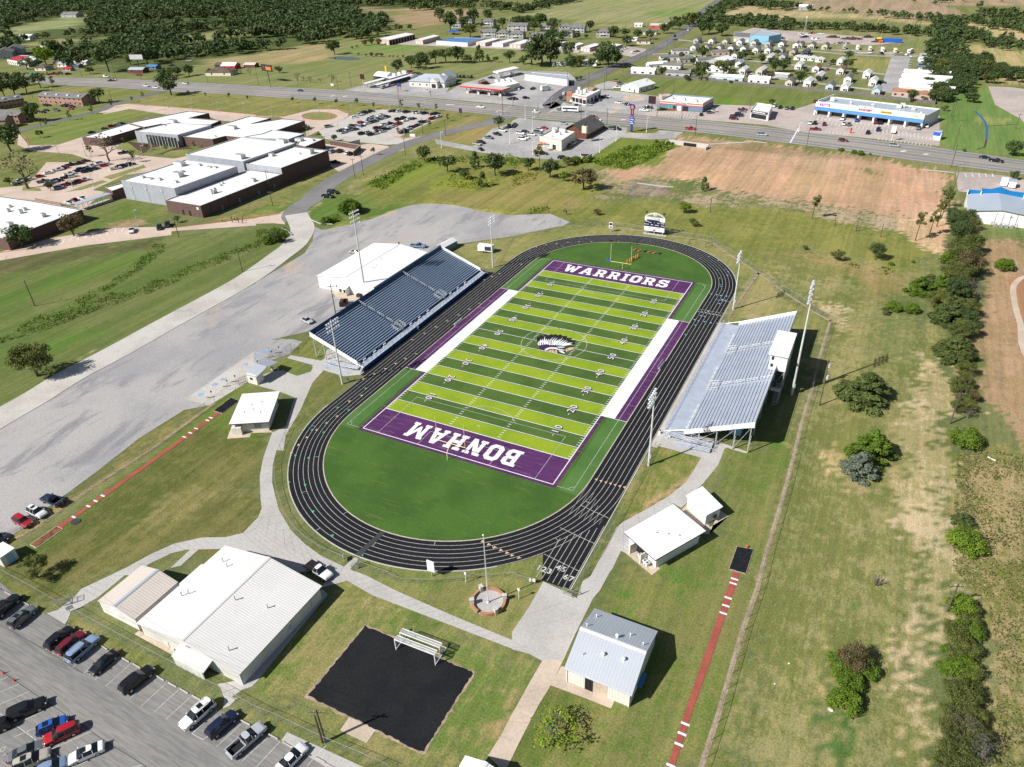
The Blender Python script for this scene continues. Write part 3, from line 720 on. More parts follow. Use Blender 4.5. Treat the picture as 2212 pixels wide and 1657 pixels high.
for i in range(26):
 for(x,y,dx,dy,lx,ly,n)in((440,1010,34,3.5,-18,28,26),(440,1120,32,3.6,-12,20,9),(930,1130,34,4,-10,22,16),(520,1060,34,4,-12,24,24),(960,1190,32,4,-8,20,15)):
  if i<n:
   a,b=gd('30',x+dx*i,y+dy*i),gd('30',x+dx*i+lx,y+dy*i+ly);mb.strip([a,b],.2,.06)
for i in range(12):
 a,b=gd('20',1290+i*26,955+i*3),gd('20',1270+i*26,985+i*3);mb.strip([a,b],.2,.06)
for i in range(10):
 a,b=gd('20',700+i*22,1230-i*12),gd('20',740+i*22,1255-i*12)
 mb.strip([a,b],.2,.06)
tag(mb.bd('stall_lines',M.paint_white),kind='structure')
kerb('red_kerb','30:745,1150 775,1080','kerb_red',.5,.02);kerb('red_kerb','30:930,1190 960,1110','kerb_red',.5,.02);kerb('red_kerb','30:1440,1240 1470,1060','kerb_red',.5,.02)
lns('bare_soil_strip',['31:540,1108 436,1460 32:366,95 292,330 197,720 92,1105 -8,1430 23:2122,100 1992,470 1872,880 1782,1200 1632,1657 1552,1850','21:835,296 1135,336 1330,376 1640,410 1712,428 1860,530 2030,640 31:0,762 130,860 300,970 420,1050 545,1116','21:2135,690 2000,880 1860,1095','02:50,1370 270,1266 470,1116 860,846 1300,566 1640,316 1850,166'],.8,.025,'soil_tan')
sht('gravel_lot','11:505,300 570,328 660,312 800,285 1000,232 1200,155 1350,112 1500,100 1700,112 2000,175 2209,200 21:0,200 330,188 500,262 440,292 380,302 0,382 11:2209,382 1700,455 1600,470 1480,540 1010,860 890,930 700,1060 560,1170 400,1215 130,1275 300,1270 400,1290 290,1400 -20,1500 02:1800,185 1590,225 1200,470 850,745 600,930 420,1060 210,1240 100,1310 -300,1540 -900,1950 -900,830 0,350 645,-5 01:830,1555 1440,1212 1640,1088 2209,788 11:0,780 300,600 420,530 490,420',.03,'gravel')
sht('campus_paving_east','30:1900,745 2080,752 2400,790 2400,1100 2150,1010 1960,905',.03,'shop_paving_pink',extra=['30:1960,905 2150,985 2209,1060 2400,1140 2400,860 2209,850 2000,830'])
sht('warehouse_paving','30:1620,1480 1800,1490 2060,1520 2400,1590 2400,1720 31:2209,60 1690,0 30:1640,1650',.03,'shop_paving_pink')
lns('warehouse_stalls',['30:%d,1497 %d,1530'%(1700+58*i,1712+58*i)for i in range(5)],.25,.06)
sht('pond_water','10:610,497 700,487 800,490 900,500 890,512 800,522 700,514',.04,'water')
sht('pond_water','30:1770,110 1830,107 1865,128 1800,135',.04,'water')
for s in('31:2400,690 2209,735 2150,770 2115,830 2125,940 2150,1050 2180,1150 2190,1300 2230,1420',):
 mb=MB();mb.strip(sml(pts(s),4),1.6,.03);tag(mb.bd('dirt_path',M.concrete_tan),kind='structure')
YD=.9144
HWD=24.384
def rect(x0,x1,y0,y1):return[(x0,y0),(x1,y0),(x1,y1),(x0,y1)]
R_IN,R_OUT,YC,LANE_W=30.9,38.5,50.3,7.6/7
def oval(r,n=48,yc=YC):
 P=[(r*cos(t),yc+r*sin(t))for t in(PI*k/n for k in range(n+1))]
 return P+[(-x,-y)for x,y in P]
tag(MB().sht(oval(R_IN),.03).bd('infield_grass',M.turf_infield),kind='structure')
mb=MB()
for sx in(-1,1):
 for sy in(-1,1):
  mb.sht(rect(min(sx*26.2,sx*30.9),max(sx*26.2,sx*30.9),min(sy*27.3,sy*56),max(sy*27.3,sy*56)),.036)
tag(mb.bd('field_margin_grass',M.turf_margin),kind='structure')
mb=MB()
for k in range(20):
 y0=(-50+5*k)*YD
 mb.sht(rect(-HWD,HWD,y0,y0+5*YD),.044,0 if int((49.9-abs(-47.5+5*k))//5)%2==0 else 1)
tag(mb.bd('playing_field',[M.turf_light,M.turf_dark]),kind='structure')
mb=MB()
for s in(-1,1):
 mb.sht(rect(-HWD-.9,HWD+.9,min(s*50*YD,s*61*YD),max(s*50*YD,s*61*YD)),.044)
 for t in(-1,1):
  mb.sht(rect(min(s*HWD,s*(HWD+1)),max(s*HWD,s*(HWD+1)),min(t*27.3,t*45.72),max(t*27.3,t*45.72)),.044)
 mb.sht(rect(min(s*27.9,s*30.9),max(s*27.9,s*30.9),-27.3,27.3),.044)
tag(mb.bd('purple_turf',M.turf_purple),kind='structure')
mb=MB()
for s in(-1,1):
 mb.sht(rect(min(s*(HWD-.05),s*27.9),max(s*(HWD-.05),s*27.9),-27.3,27.3),.050)
tag(mb.bd('white_team_strip',M.turf_white),kind='structure')
mb=MB();shade=MB()
LW=.16
def ln(a,b,w=LW,z=.056,mm=0,to=None):(to or mb).strip([a,b],w,z,mm)
for k in range(21):
 y=(-50+5*k)*YD
 ln((-HWD,y),(HWD,y),.2 if k in(0,20)else.16)
 if k not in(0,20):shade.strip([(-HWD,y-.16),(HWD,y-.16)],.14,.052)
for s in(-1,1):
 ln((s*HWD,-60*YD),(s*HWD,60*YD),.2,.058)
 ln((-HWD,s*60*YD),(HWD,s*60*YD),.2,.060)
 ln((s*24.4,s*27.3),(s*31,s*27.3),.14,.06);ln((s*24.4,-s*27.3),(s*31,-s*27.3),.14,.06)
for k in range(1,100):
 y=(-50+k)*YD
 for x in(-6.4,6.4):ln((x-.38,y),(x+.38,y),.14,.062)
 if k%5:
  for s in(-1,1):ln((s*(HWD-.1),y),(s*(HWD-.85),y),.12,.062)
for s in(-1,1):ln((-.4,s*47*YD),(.4,s*47*YD),.12,.062)
tag(mb.bd('field_lines',M.paint_white),kind='structure')
tag(shade.bd('line_borders',M.paint_purple),kind='structure')
mb=MB()
def sl(P,w=.09,z=.066):mb.strip(P,w,z)
for s in(-1,1):
 sl([(s*28.9,-54.9),(s*28.9,54.9)]);sl([(-28.9,s*55.0),(-HWD-1,s*55.0)]);sl([(28.9,s*55.0),(HWD+1,s*55.0)])
 for w,d in((20.15,16.5),(9.16,5.5)):
  sl([(-w,s*54.9),(-w,s*(54.9-d)),(w,s*(54.9-d)),(w,s*54.9)],z=.068)
 sl([(9.15*sin(t),s*(43.9-9.15*cos(t)))for t in np.linspace(-.92,.92,24)],z=.070)
 for t in(-1,1):
  sl([(t*(28.9-cos(a)),s*(54.9-sin(a)))for a in np.linspace(0,PI/2,7)],z=.070)
sl([(9.15*cos(t),.3+9.15*sin(t))for t in np.linspace(0,2*PI,65)],.13,.072)
tag(mb.bd('soccer_lines',M.paint_faded),kind='structure')
def text_faces(body,size,bold=.0,align='CENTER',spacing=1.0):
 cu=bpy.data.curves.new('t','FONT')
 cu.body,cu.size,cu.align_x,cu.align_y,cu.offset,cu.space_character=body,size,align,'CENTER',bold,spacing
 cu.resolution_u=3
 ob=bpy.data.objects.new('t',cu)
 COL.objects.link(ob)
 dg=bpy.context.evaluated_depsgraph_get()
 me=ob.evaluated_get(dg).to_mesh()
 vs=[v.co.copy()for v in me.vertices]
 fs=[tuple(p.vertices)for p in me.polygons]
 ob.evaluated_get(dg).to_mesh_clear()
 bpy.data.objects.remove(ob);bpy.data.curves.remove(cu)
 return vs,fs
def ptx(mb,body,size,place,m=0,bold=.0,sx=1.0,spacing=1.0,align='CENTER'):
 0
 vs,fs=text_faces(body,size,bold,align,spacing)
 mb.raw([place(v.x*sx,v.y)for v in vs],fs,m)
SLAB={'B':([[(0,0),(4.6,0),(6,1.2),(6,3.4),(5.2,4),(6,4.6),(6,6.8),(4.6,8),(0,8),(0,6.8),(.7,6.8),(.7,1.2),(0,1.2)]],[[(2.4,1.5),(3.8,1.5),(4.1,1.9),(4.1,3),(3.8,3.3),(2.4,3.3)],[(2.4,4.7),(3.8,4.7),(4.1,5),(4.1,6.1),(3.8,6.5),(2.4,6.5)]]),'O':([[(1.4,0),(4.6,0),(6,1.4),(6,6.6),(4.6,8),(1.4,8),(0,6.6),(0,1.4)]],[[(2.3,1.7),(3.7,1.7),(4.1,2.2),(4.1,5.8),(3.7,6.3),(2.3,6.3),(1.9,5.8),(1.9,2.2)]]),'N':([[(0,0),(2.9,0),(2.9,1.2),(2.3,1.2),(2.3,4.6),(4.5,0),(6.3,0),(6.3,6.8),(7,6.8),(7,8),(4.2,8),(4.2,6.8),(4.8,6.8),(4.8,3.7),(2.6,8),(0,8),(0,6.8),(.7,6.8),(.7,1.2),(0,1.2)]],[]),'H':([[(0,0),(3,0),(3,1.2),(2.4,1.2),(2.4,3.2),(4.6,3.2),(4.6,1.2),(4,1.2),(4,0),(7,0),(7,1.2),(6.3,1.2),(6.3,6.8),(7,6.8),(7,8),(4,8),(4,6.8),(4.6,6.8),(4.6,4.8),(2.4,4.8),(2.4,6.8),(3,6.8),(3,8),(0,8),(0,6.8),(.7,6.8),(.7,1.2),(0,1.2)]],[]),'A':([[(0,0),(2.6,0),(2.6,1.2),(2.1,1.2),(2.4,2),(4.6,2),(4.9,1.2),(4.4,1.2),(4.4,0),(7,0),(7,1.2),(6.5,1.2),(4.6,8),(2.4,8),(.5,1.2),(0,1.2)]],[[(2.85,3.4),(4.15,3.4),(3.5,5.9)]]),'M':([[(0,0),(2.7,0),(2.7,1.2),(2.2,1.2),(2.2,5),(3.6,1.6),(4.4,1.6),(5.8,5),(5.8,1.2),(5.3,1.2),(5.3,0),(8,0),(8,1.2),(7.4,1.2),(7.4,6.8),(8,6.8),(8,8),(5.8,8),(4,4.2),(2.2,8),(0,8),(0,6.8),(.6,6.8),(.6,1.2),(0,1.2)]],[]),'W':([[(2,0),(3.7,0),(4.5,3.6),(5.3,0),(7,0),(8.4,6.8),(9,6.8),(9,8),(6.3,8),(6.3,6.8),(6.8,6.8),(6.1,3.2),(5.2,6.9),(3.8,6.9),(2.9,3.2),(2.2,6.8),(2.7,6.8),(2.7,8),(0,8),(0,6.8),(.6,6.8)]],[]),'R':([[(0,0),(3,0),(3,1.2),(2.4,1.2),(2.4,3),(3.3,3),(4.3,0),(6.6,0),(6.6,1.2),(5.9,1.2),(5.2,3.4),(6,4.2),(6,6.8),(4.6,8),(0,8),(0,6.8),(.7,6.8),(.7,1.2),(0,1.2)]],[[(2.4,4.5),(3.8,4.5),(4.1,4.9),(4.1,6.1),(3.8,6.5),(2.4,6.5)]]),'I':([[(0,0),(3.4,0),(3.4,1.2),(2.6,1.2),(2.6,6.8),(3.4,6.8),(3.4,8),(0,8),(0,6.8),(.8,6.8),(.8,1.2),(0,1.2)]],[]),'S':([[(0,0),(1.2,0),(1.6,.6),(2.3,0),(4.6,0),(6,1.4),(6,3.6),(5,4.6),(2.2,5.1),(1.9,5.5),(1.9,6),(2.2,6.4),(3.4,6.4),(4.1,5.6),(4.1,5.3),(5.6,5.3),(5.6,8),(4.4,8),(4.1,7.5),(3.5,8),(1.4,8),(0,6.6),(0,4.8),(1,3.7),(3.8,3.2),(4.1,2.8),(4.1,2),(3.7,1.6),(2.4,1.6),(1.5,2.5),(1.5,2.9),(0,2.9)]],[]),}
ADV={'B':6,'O':6,'N':7,'H':7,'A':7,'M':8,'W':9,'R':6.6,'I':3.4,'S':6}
def slab_word(word,width,height,cx,cy,flip,name):
 mb=MB()
 total=sum(ADV[c]for c in word)+1.45*(len(word)-1)
 k,x=width/total,-total/2
 kz=height/8
 for c in word:
  outs,holes=SLAB[c]
  def tr(p):
   u,v=(x+p[0])*k,(p[1]-4)*kz
   return Ve((cx-u,cy-v,.076)if flip else(cx+u,cy+v,.076))
  loops=[[tr(p)for p in q]for q in outs+holes]
  flat=[p for q in loops for p in q]
  for t in tessellate_polygon(loops):
   q=[flat[i]for i in t]
   if(q[1]-q[0]).cross(q[2]-q[0]).z<0:q.reverse()
   mb.face(q)
  x+=ADV[c]+1.45
 return tag(mb.bd(name,M.turf_white),kind='structure')
slab_word('WARRIORS',36.2,5.7,-.3,50.6,False,'end_zone_lettering')
slab_word('BONHAM',28.6,5.7,0,-50.4,True,'end_zone_lettering')
mb=MB()
for k in range(1,10):
 y=(-50+10*k)*YD
 num=str(50-abs(50-10*k))
 for s in(-1,1):
  x=s*17.3
  for i,ch in enumerate(num):
   yo=y+s*(-.95 if i==0 else.95)
   f=lambda u,v,z:(x-s*v,yo+s*u,z)
   ptx(mb,ch,2.5,lambda u,v:(x-s*v+.16,yo+s*u-.16,.078),1,.16)
   ptx(mb,ch,2.5,lambda u,v:f(u,v,.084),0,.0)
  if num!='50':
   e=1 if y>0 else-1
   a=(x,y+e*2.0);mb.strip([a,(x,y+e*2.75)],.12,.082)
tag(mb.bd('yard_numbers',[M.paint_white,M.paint_purple]),kind='structure')
def em(spec,z):return[Ve((p.x,p.y,z))for p in pts('E:'+spec)]
mb=MB()
BLACK,WHITE,PURP,TAN=0,1,2,3
zz=.090
def shape(spec,m,closed=True):
 global zz
 zz+=.0008
 mb.sht(em(spec,zz),zz,m)
shape('690,345 700,330 730,335 770,300 800,320 815,330 850,285 890,290 900,320 960,285 1000,290 1015,300 1040,282 1085,290 1090,310 1140,290 1180,295 1180,325 1220,318 1280,320 1275,355 1330,358 1380,360 1370,380 1300,400 1450,400 1460,415 1420,440 1440,455 1435,480 1390,490 1250,500 1130,520 1430,520 1430,540 1300,545 1230,560 1240,590 1260,640 1225,685 1170,670 1090,650 1000,655 900,620 830,600 760,580 730,545 735,510 715,470 690,400',BLACK)
feath=[(715,470,735,505,730,420),(745,440,765,495,770,375),(790,420,800,490,805,370),(835,400,840,485,850,322),(870,400,880,480,885,372),(905,410,915,485,940,372),(945,420,955,490,1010,340),(990,420,985,495,1060,342),(1030,425,1015,497,1100,352),(1070,430,1040,500,1150,378),(1110,440,1070,502,1205,345),(1150,445,1100,504,1230,385),(1190,455,1130,506,1285,395),(1240,465,1160,508,1300,425),(1290,470,1190,508,1400,450),(1330,480,1220,510,1395,485)]
for mx,my,bx,by,tx,ty in feath:
 d=Ve((tx-bx,ty-by));n=Ve((-d.y,d.x)).normalized()*13
 shape('%d,%d %d,%d %d,%d %d,%d %d,%d'%(bx-n.x*.7,by-n.y*.7,mx-n.x,my-n.y,tx,ty,mx+n.x,my+n.y,bx+n.x*.7,by+n.y*.7),WHITE)
for k in range(8):
 x=742+46*k
 shape('%d,500 %d,%d %d,%d %d,505'%(x,x+14,410+3*k,x+34,408+3*k,x+26),WHITE)
shape('733,515 800,495 870,485 930,490 960,520 900,540 860,575 800,590 765,575 735,550',PURP)
for k in range(6):
 shape('%d,%d %d,%d %d,%d %d,%d'%(830+k*22,545-k*3,838+k*22,545-k*3,828+k*24,580-k*5,820+k*24,580-k*5),BLACK)
shape('840,590 880,560 960,540 1060,545 1120,580 1090,590 1010,570 930,575 890,605 850,610',WHITE)
shape('905,610 950,590 1010,585 1040,600 1085,600 1095,640 1085,660 1000,655 940,645',TAN)
shape('960,600 985,592 980,606',BLACK);shape('960,630 975,622 985,640 970,640',BLACK);shape('1000,600 1035,604 1060,622 1020,616',BLACK);shape('1030,640 1060,630 1050,650',BLACK);shape('915,618 935,600 940,608 925,625',BLACK)
for k in range(5):
 shape('%d,%d %d,%d %d,%d'%(1080+30*k,570+4*k,1105+30*k,568+5*k,1180+16*k,655-10*k),WHITE)
shape('1120,630 1180,610 1250,660 1215,665',WHITE);shape('1060,540 1140,530 1250,540 1190,556 1130,552',WHITE)
shape('1290,560 1340,545 1430,542 1380,590 1290,620 1265,640 1250,610 1262,575',TAN);shape('1285,600 1290,570 1300,575 1296,605',BLACK)
tag(mb.bd('midfield_emblem',[M.paint_black,M.turf_white,M.paint_purple,M.paint_tan]),kind='structure')
mb=MB()
ov=lambda r:oval(r)
def ring_sheet(mb,r0,r1,z,m=0):
 A,B=oval(r0),oval(r1)
 for i in range(len(A)):
  j=(i+1)%len(A)
  mb.face([(*A[i],z),(*B[i],z),(*B[j],z),(*A[j],z)],m)
ring_sheet(mb,R_IN,R_OUT,.04)
mb.sht(rect(-41.5,-38.5,-35.5,37.5),.038)
mb.sht([(30.9,-52),(38.6,-50),(38.6,-79.5),(33.3,-79.6),(30.7,-73.4)],.036)
tag(mb.bd('running_track',M.track),kind='structure')
mb=MB()
for k in range(8):
 r=R_IN+.1+k*(7.4/7)
 ring_sheet(mb,r-.042,r+.042,.052+.001*(k%2))
 if k>0:mb.strip([(r,-62-1.1*(7-k)),(r,-79.3)],.09,.056)
 for j in range(60):
  y=-62+j*.28
  if y<-50.3-1.7*k:mb.strip([(r,y),(r,y+.13)],.1,.057)
for k in range(7):
 x=R_IN+.1+(k+.5)*(7.4/7)
 ptx(mb,str(k+1),1.7,lambda u,v:(x+u,(-75.6 if k in(3,4)else-77.1)+v,.06),0,.05)
 ptx(mb,str(k+1),1.0,lambda u,v:(x-u,35.4-v,.06),0,.03)
 ptx(mb,str(k+1),1.0,lambda u,v:(-x-v*1,14.5-4.7*k-u,.06),0,.03)
for y,x0,x1 in((-66,30.9,38.5),(-58.4,32,38.4),(37,30.9,38.4),(45.5,34,38.4),(-73.6,31,38.5)):
 mb.strip([(x0,y),(x1,y-(1.2 if y<-50 else 0))],.1,.058)
for a in np.linspace(.2,2.9,9):
 for k in range(7):
  if(k*5+int(a*10))%6==0:
   r0=R_IN+.1+k*(7.4/7)
   for s in(-1,1):
    p=Ve((cos(a),sin(a)))
    mb.strip([(p.x*r0,s*(YC+p.y*r0)),(p.x*(r0+1.05),s*(YC+p.y*(r0+1.05)))],.09,.058)
tag(mb.bd('track_lines',M.paint_faded),kind='structure')
mb=MB()
def tri(p,ang,m,L=.72):
 c,s=cos(ang),sin(ang)
 mb.face([(p[0]+x*c-y*s,p[1]+x*s+y*c,.062)for x,y in((-L*.6,-.22),(L*.6,-.22),(0,.36))],m)
def track_dir(p):
 if abs(p[1])<YC:return PI/2
 q=Ve((p[0],p[1]-copysign(YC,p[1])));return atan2(q.y,q.x)+PI/2
for m,spec in((1,'12:945,40 705,205 800,225 485,398 585,418 340,617 455,638 285,848 425,872 495,1100 660,1307 915,1475 11:1380,1397 1170,1540 21:1580,1150 1495,1232 1660,1075 1640,640 1700,560 1770,675 1790,745 1800,815'),(0,'12:910,100 805,150 700,280 610,338 525,398 440,462 368,527 305,597 1955,1360 2008,1385 2060,1410 2112,1435 2165,1458 22:0,1480 60,1500 11:1290,1440 1205,1482 1115,1527 1020,1572 925,1615 1970,760 2035,730 2100,705 21:80,625 210,475 295,458 385,447 480,437 580,432 685,430'),(0,'22:728,825 768,838 810,850 850,860 890,872 930,883 970,893'),(2,'21:1630,1068 1690,1030 1790,965 1810,930 1840,937 1720,880 1765,888 1800,895 1850,900 1575,1103 1610,1112 1660,1120 1715,1130 1770,1136 1865,690 1860,720 1780,590 1600,505')):
 for p in pts(spec):
  tri(p,track_dir(p),m)
tag(mb.bd('exchange_marks',[M.paint_peach,M.paint_green,M.paint_blue]),kind='structure')
P=pts('12:1075,1272 1112,1290 888,1500 845,1480')
tag(MB().sht(P,.066).bd('crossing_mat',M.rubber_grey),kind='structure')
kerb('track_kerb',oval(R_IN),'concrete_tan',.16,.075,True)
kerb('track_kerb',[p for p in oval(R_OUT)if not(p[0]<0 and abs(p[1])<45)and not(p[0]>15 and p[1]<-50)][0:49],'pale_slab',.2,.07)
kerb('track_kerb',[(R_OUT*cos(t),-YC+R_OUT*sin(t))for t in np.linspace(PI,1.72*PI,40)],'pale_slab',.2,.07)
kerb('track_kerb',[(38.7,50),(38.7,-79.5)],'pale_slab',.2,.07)
def goalpost(y,face):
 t=tng('goal_post','yellow gooseneck goal post at the edge of the purple %s end zone'%('BONHAM' if y<0 else 'WARRIORS'),'goal post',(0,y,0),0 if face>0 else PI,'goal posts')
 mb=MB()
 N=[Ve((0,-2.2+2.2*sin(a)**2*(1 if a>0 else 0),0))for a in(0,)]
 neck=[(0,-2.0,0),(0,-2.0,1.3)]+[(0,-2.0+2.0*(1-cos(a)),1.3+1.72*sin(a))for a in np.linspace(.2,PI/2,6)]
 mb.tube(neck,.085,8);mb.bd('neck',M.goal_yellow,t)
 MB().rod((-3.556,0,3.05),(3.556,0,3.05),.075).bd('crossbar',M.goal_yellow,t)
 for s in(-1,1):
  MB().rod((s*3.556,0,3.0),(s*3.556,0,9.2),.055).bd('upright',M.goal_yellow,t)
goalpost(-54.9,1);goalpost(54.9,-1)
def light_pole(x,y,h,label,dark=False):
 t=tng('floodlight_pole',label,'floodlight',(x,y,0),PI if x>0 else 0,'stadium floodlight poles')
 MB().rod((0,0,0),(0,0,h),.32 if h>20 else.26,.13,10).bd('pole',M.galv_pale,t)
 rows=4 if h>20 else 3
 for r in range(rows):
  z=h-.3-r*(1.25 if h>20 else 1.0)
  a=MB();a.box((.12,0,z-.06),(.12,4.6,.12));a.bd('crossarm',M.galv,t)
  lm=MB()
  for k in range(6):
   yy=-2.1+k*.84
   lm.rod((.2,yy,z+.1),(.5,yy,z-.12),.13,.30,8,0)
   lm.rod((.5,yy,z-.12),(.53,yy,z-.14),.28,.28,8,1)
  lm.bd('lamp_row',[M.galv,M.lamp_lens],t)
 b=MB();b.box((-.3,0,2.2),(.3,.5,.9));b.bd('control_box',M.galv,t)
light_pole(63.4,0,29.4,'tall floodlight pole behind the press box of the silver stand')
light_pole(-68.2,5.0,28.2,'tall floodlight pole between the blue stand and the white gabled hall')
light_pole(40.4,41,17.9,'floodlight pole at the far end of the silver stand, beside the track')
light_pole(40.4,-40.7,18.5,'floodlight pole between the silver stand and the white concession building')
light_pole(-41.2,41.3,18.3,'floodlight pole at the far end of the blue stand by a parked trailer')
light_pole(-41.3,-41.1,18.6,'floodlight pole at the ramp end of the blue stand')
def rail(mb,P,h=1.05,post=1.8,r=.028,mid=True,m=0):
 0
 for a,b in zip(P[:-1],P[1:]):
  a,b=Ve(a),Ve(b)
  up=Ve((0,0,h))
  mb.rod(a+up,b+up,r,r,5,m)
  if mid:mb.rod(a+up*.55,b+up*.55,r*.8,r*.8,5,m)
  n=max(1,int((b-a).length/post))
  for k in range(n+1):
   p=a+(b-a)*(k/n);mb.rod(p,p+up,r,r,5,m)
def gst(name,label,cat,side,x0,deck,x1,ya,yb,z0,z1,rows,aisles,mats,ends):
 0
 t=tng(name,label,cat,(x0,0,0),0)
 X=lambda u:side*u
 D=abs(x1-x0)
 rise,run=(z1-z0)/rows,(D-deck)/rows
 MB().box((X(deck/2),(ya+yb)/2,z0-.08),(deck,yb-ya,.08)).bd('walkway',M[mats['walk']],t)
 mb=MB()
 for r in range(rows):
  mb.box((X(deck+(r+.5)*run),(ya+yb)/2,z0+r*rise-.02+(rise if r else rise)),(run-.03,yb-ya,.05))
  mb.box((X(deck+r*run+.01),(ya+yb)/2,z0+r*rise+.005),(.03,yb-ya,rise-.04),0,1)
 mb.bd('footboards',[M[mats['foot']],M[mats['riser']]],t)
 cuts=[ya+.15]+[c for a in aisles for c in(a-.62,a+.62)]+[yb-.15]
 for i in range(0,len(cuts),2):
  mb=MB()
  for r in range(rows):
   mb.box((X(deck+r*run+run*.62),(cuts[i]+cuts[i+1])/2,z0+(r+1)*rise+.36),(.35,cuts[i+1]-cuts[i],.045))
   mb.box((X(deck+r*run+run*.62),(cuts[i]+cuts[i+1])/2,z0+(r+1)*rise+.03),(.05,cuts[i+1]-cuts[i],.05))
  mb.bd('seat_planks',M[mats['seat']],t)
 for a in aisles:
  mb=MB()
  for r in range(rows):
   mb.box((X(deck+r*run+.12),a,z0+r*rise+.02),(.26,1.0,rise*.5))
  mb.bd('aisle_steps',M.galv_pale,t)
  mb=MB()
  nseg=5
  for k in range(nseg):
   u0,u1=deck+(k+.12)*(D-deck)/nseg,deck+(k+.9)*(D-deck)/nseg
   f=lambda u:z0+(u-deck)/run*rise+rise*.6
   rail(mb,[(X(u0),a,f(u0)),(X(u1),a,f(u1))],1.05,.8,.05)
  mb.bd('aisle_handrail',M.galv_pale,t)
 for a in aisles:
  mb=MB();rail(mb,[(X(deck+.2),a-1.8,z0+.1),(X(deck+.2),a+1.8,z0+.1),(X(deck+2.6),a+1.8,z0+.9),(X(deck+2.6),a-1.8,z0+.9),(X(deck+.2),a-1.8,z0+.1)],1.15,.6,.045);mb.bd('platform_rail',M.galv_pale,t)
 mb=MB();rail(mb,[(X(.05),ya,z0),(X(.05),yb,z0)],1.1,1.9,.035);mb.bd('front_rail',M[mats['rail']],t)
 for v in np.arange(ya+3,yb-3,(yb-ya)/3):
  for k in range(5):MB().box((X(deck+.1),v+k*2.3,z0+.02),(.55,1.1,.42)).bd('front_bench',M[mats['rail2']]if k%2 else M.galv_pale,t)
 if mats.get('skirt'):
  MB().box((X(-.02),(ya+yb)/2,.05),(.05,yb-ya,z0-.1)).bd('skirt_panel',M[mats['skirt']],t)
 for y,e in((ya,-1),(yb,1)):
  mb=MB()
  u0,u1=deck-.1,D
  za,zb=z0+.35,z1+.35
  pa=[(X(u0),y,za-.35),(X(u1),y,zb-.35),(X(u1),y,zb+.95),(X(u0),y,za+.95)]
  mb.face(pa);mb.face([(p[0],p[1]+e*.06,p[2])for p in reversed(pa)])
  mb.face([pa[3],pa[2],(pa[2][0],y+e*.06,pa[2][2]),(pa[3][0],y+e*.06,pa[3][2])])
  mb.bd('end_panel',M[mats['end']],t)
  mb=MB()
  for k in range(14):
   u=u0+(u1-u0)*k/13;z=za+(zb-za)*k/13
   mb.rod((X(u),y+e*.09,z-.6),(X(u),y+e*.09,z+1.05),.025,n=5)
  a_,b_=Ve((X(.2),y,z0-.25)),Ve((X(D),y,z1-.1))
  mb.rod(a_,b_,.11,n=6)
  mb.bd('end_frame',M.galv_pale,t)
 MB().box((X(D-.02),(ya+yb)/2,z1-.1),(.06,yb-ya,1.45)).bd('back_panel',M[mats['back']],t)
 mb=MB();rail(mb,[(X(D),ya,z1+1.3),(X(D),yb,z1+1.3)],.5,2.4,.025,False);mb.bd('back_rail',M.galv,t)
 mb=MB()
 ys=np.linspace(ya+.4,yb-.4,9)
 us=[.8,deck+(D-deck)*.22,deck+(D-deck)*.48,deck+(D-deck)*.74,D-.6]
 zt=lambda u:z0-.2 if u<deck else z0+(u-deck)/run*rise-.15
 for y in ys:
  for u in us:mb.box((X(u),y,0),(.2,.2,zt(u)))
  mb.rod((X(.5),y,z0-.22),(X(deck),y,z0-.22),.1,n=5);mb.rod((X(deck),y,z0-.2),(X(D),y,z1-.2),.12,n=5)
  for u,w in zip(us[1:-1],us[2:]):mb.rod((X(u),y,.3),(X(w),y,zt(w)-.2),.05,n=5)
 for u in us[2:]:
  for k in range(0,8,2):mb.rod((X(u),ys[k],.3),(X(u),ys[k+1],zt(u)-.2),.04,n=5)
 mb.bd('support_frame',M.galv,t)
 w=1.5
 mb=MB();rl=MB()
 y1,y2=ya-w*.55,ya-w*1.75
 lo=z0*.5
 def slb(p,q,yy):
  (ua,zA),(ub,zB)=p,q
  mb.face([(X(ua),yy-w/2,zA),(X(ub),yy-w/2,zB),(X(ub),yy+w/2,zB),(X(ua),yy+w/2,zA)]if side>0 else[(X(ua),yy+w/2,zA),(X(ub),yy+w/2,zB),(X(ub),yy-w/2,zB),(X(ua),yy-w/2,zA)])
  mb.face([(X(ua),yy-w/2,zA-.12),(X(ub),yy-w/2,zB-.12),(X(ub),yy-w/2,zB),(X(ua),yy-w/2,zA)])
  for e in(-1,1):rail(rl,[(X(ua),yy+e*w/2,zA),(X(ub),yy+e*w/2,zB)],1.0,1.5,.03)
 slb((1.0,z0),(9.6,lo),y1);slb((9.6,lo),(11.1,lo),y1);slb((9.6,lo),(11.1,lo),y2);slb((9.6,lo),(3.2,.06),y2)
 rail(rl,[(X(11.1),y2-w/2,lo),(X(11.1),y1+w/2,lo)],1.0,1.5,.03)
 mb.bd('ramp',M[mats['walk']],t);rl.bd('ramp_rail',M.galv_pale,t)
 for y,e in((ya,-1),(yb,1)):
  mb=MB();rl=MB()
  for k in range(6):
   mb.box((X(.75),y+e*(.15+.3*k),z0-(k+1)*z0/7),(1.3,.3,.05))
  for ex in(.1,1.4):rail(rl,[(X(ex),y,z0),(X(ex),y+e*1.9,.1)],.95,.9,.025)
  mb.bd('stairs',M.galv_pale,t);rl.bd('stair_rail',M.galv_pale,t)
 return t
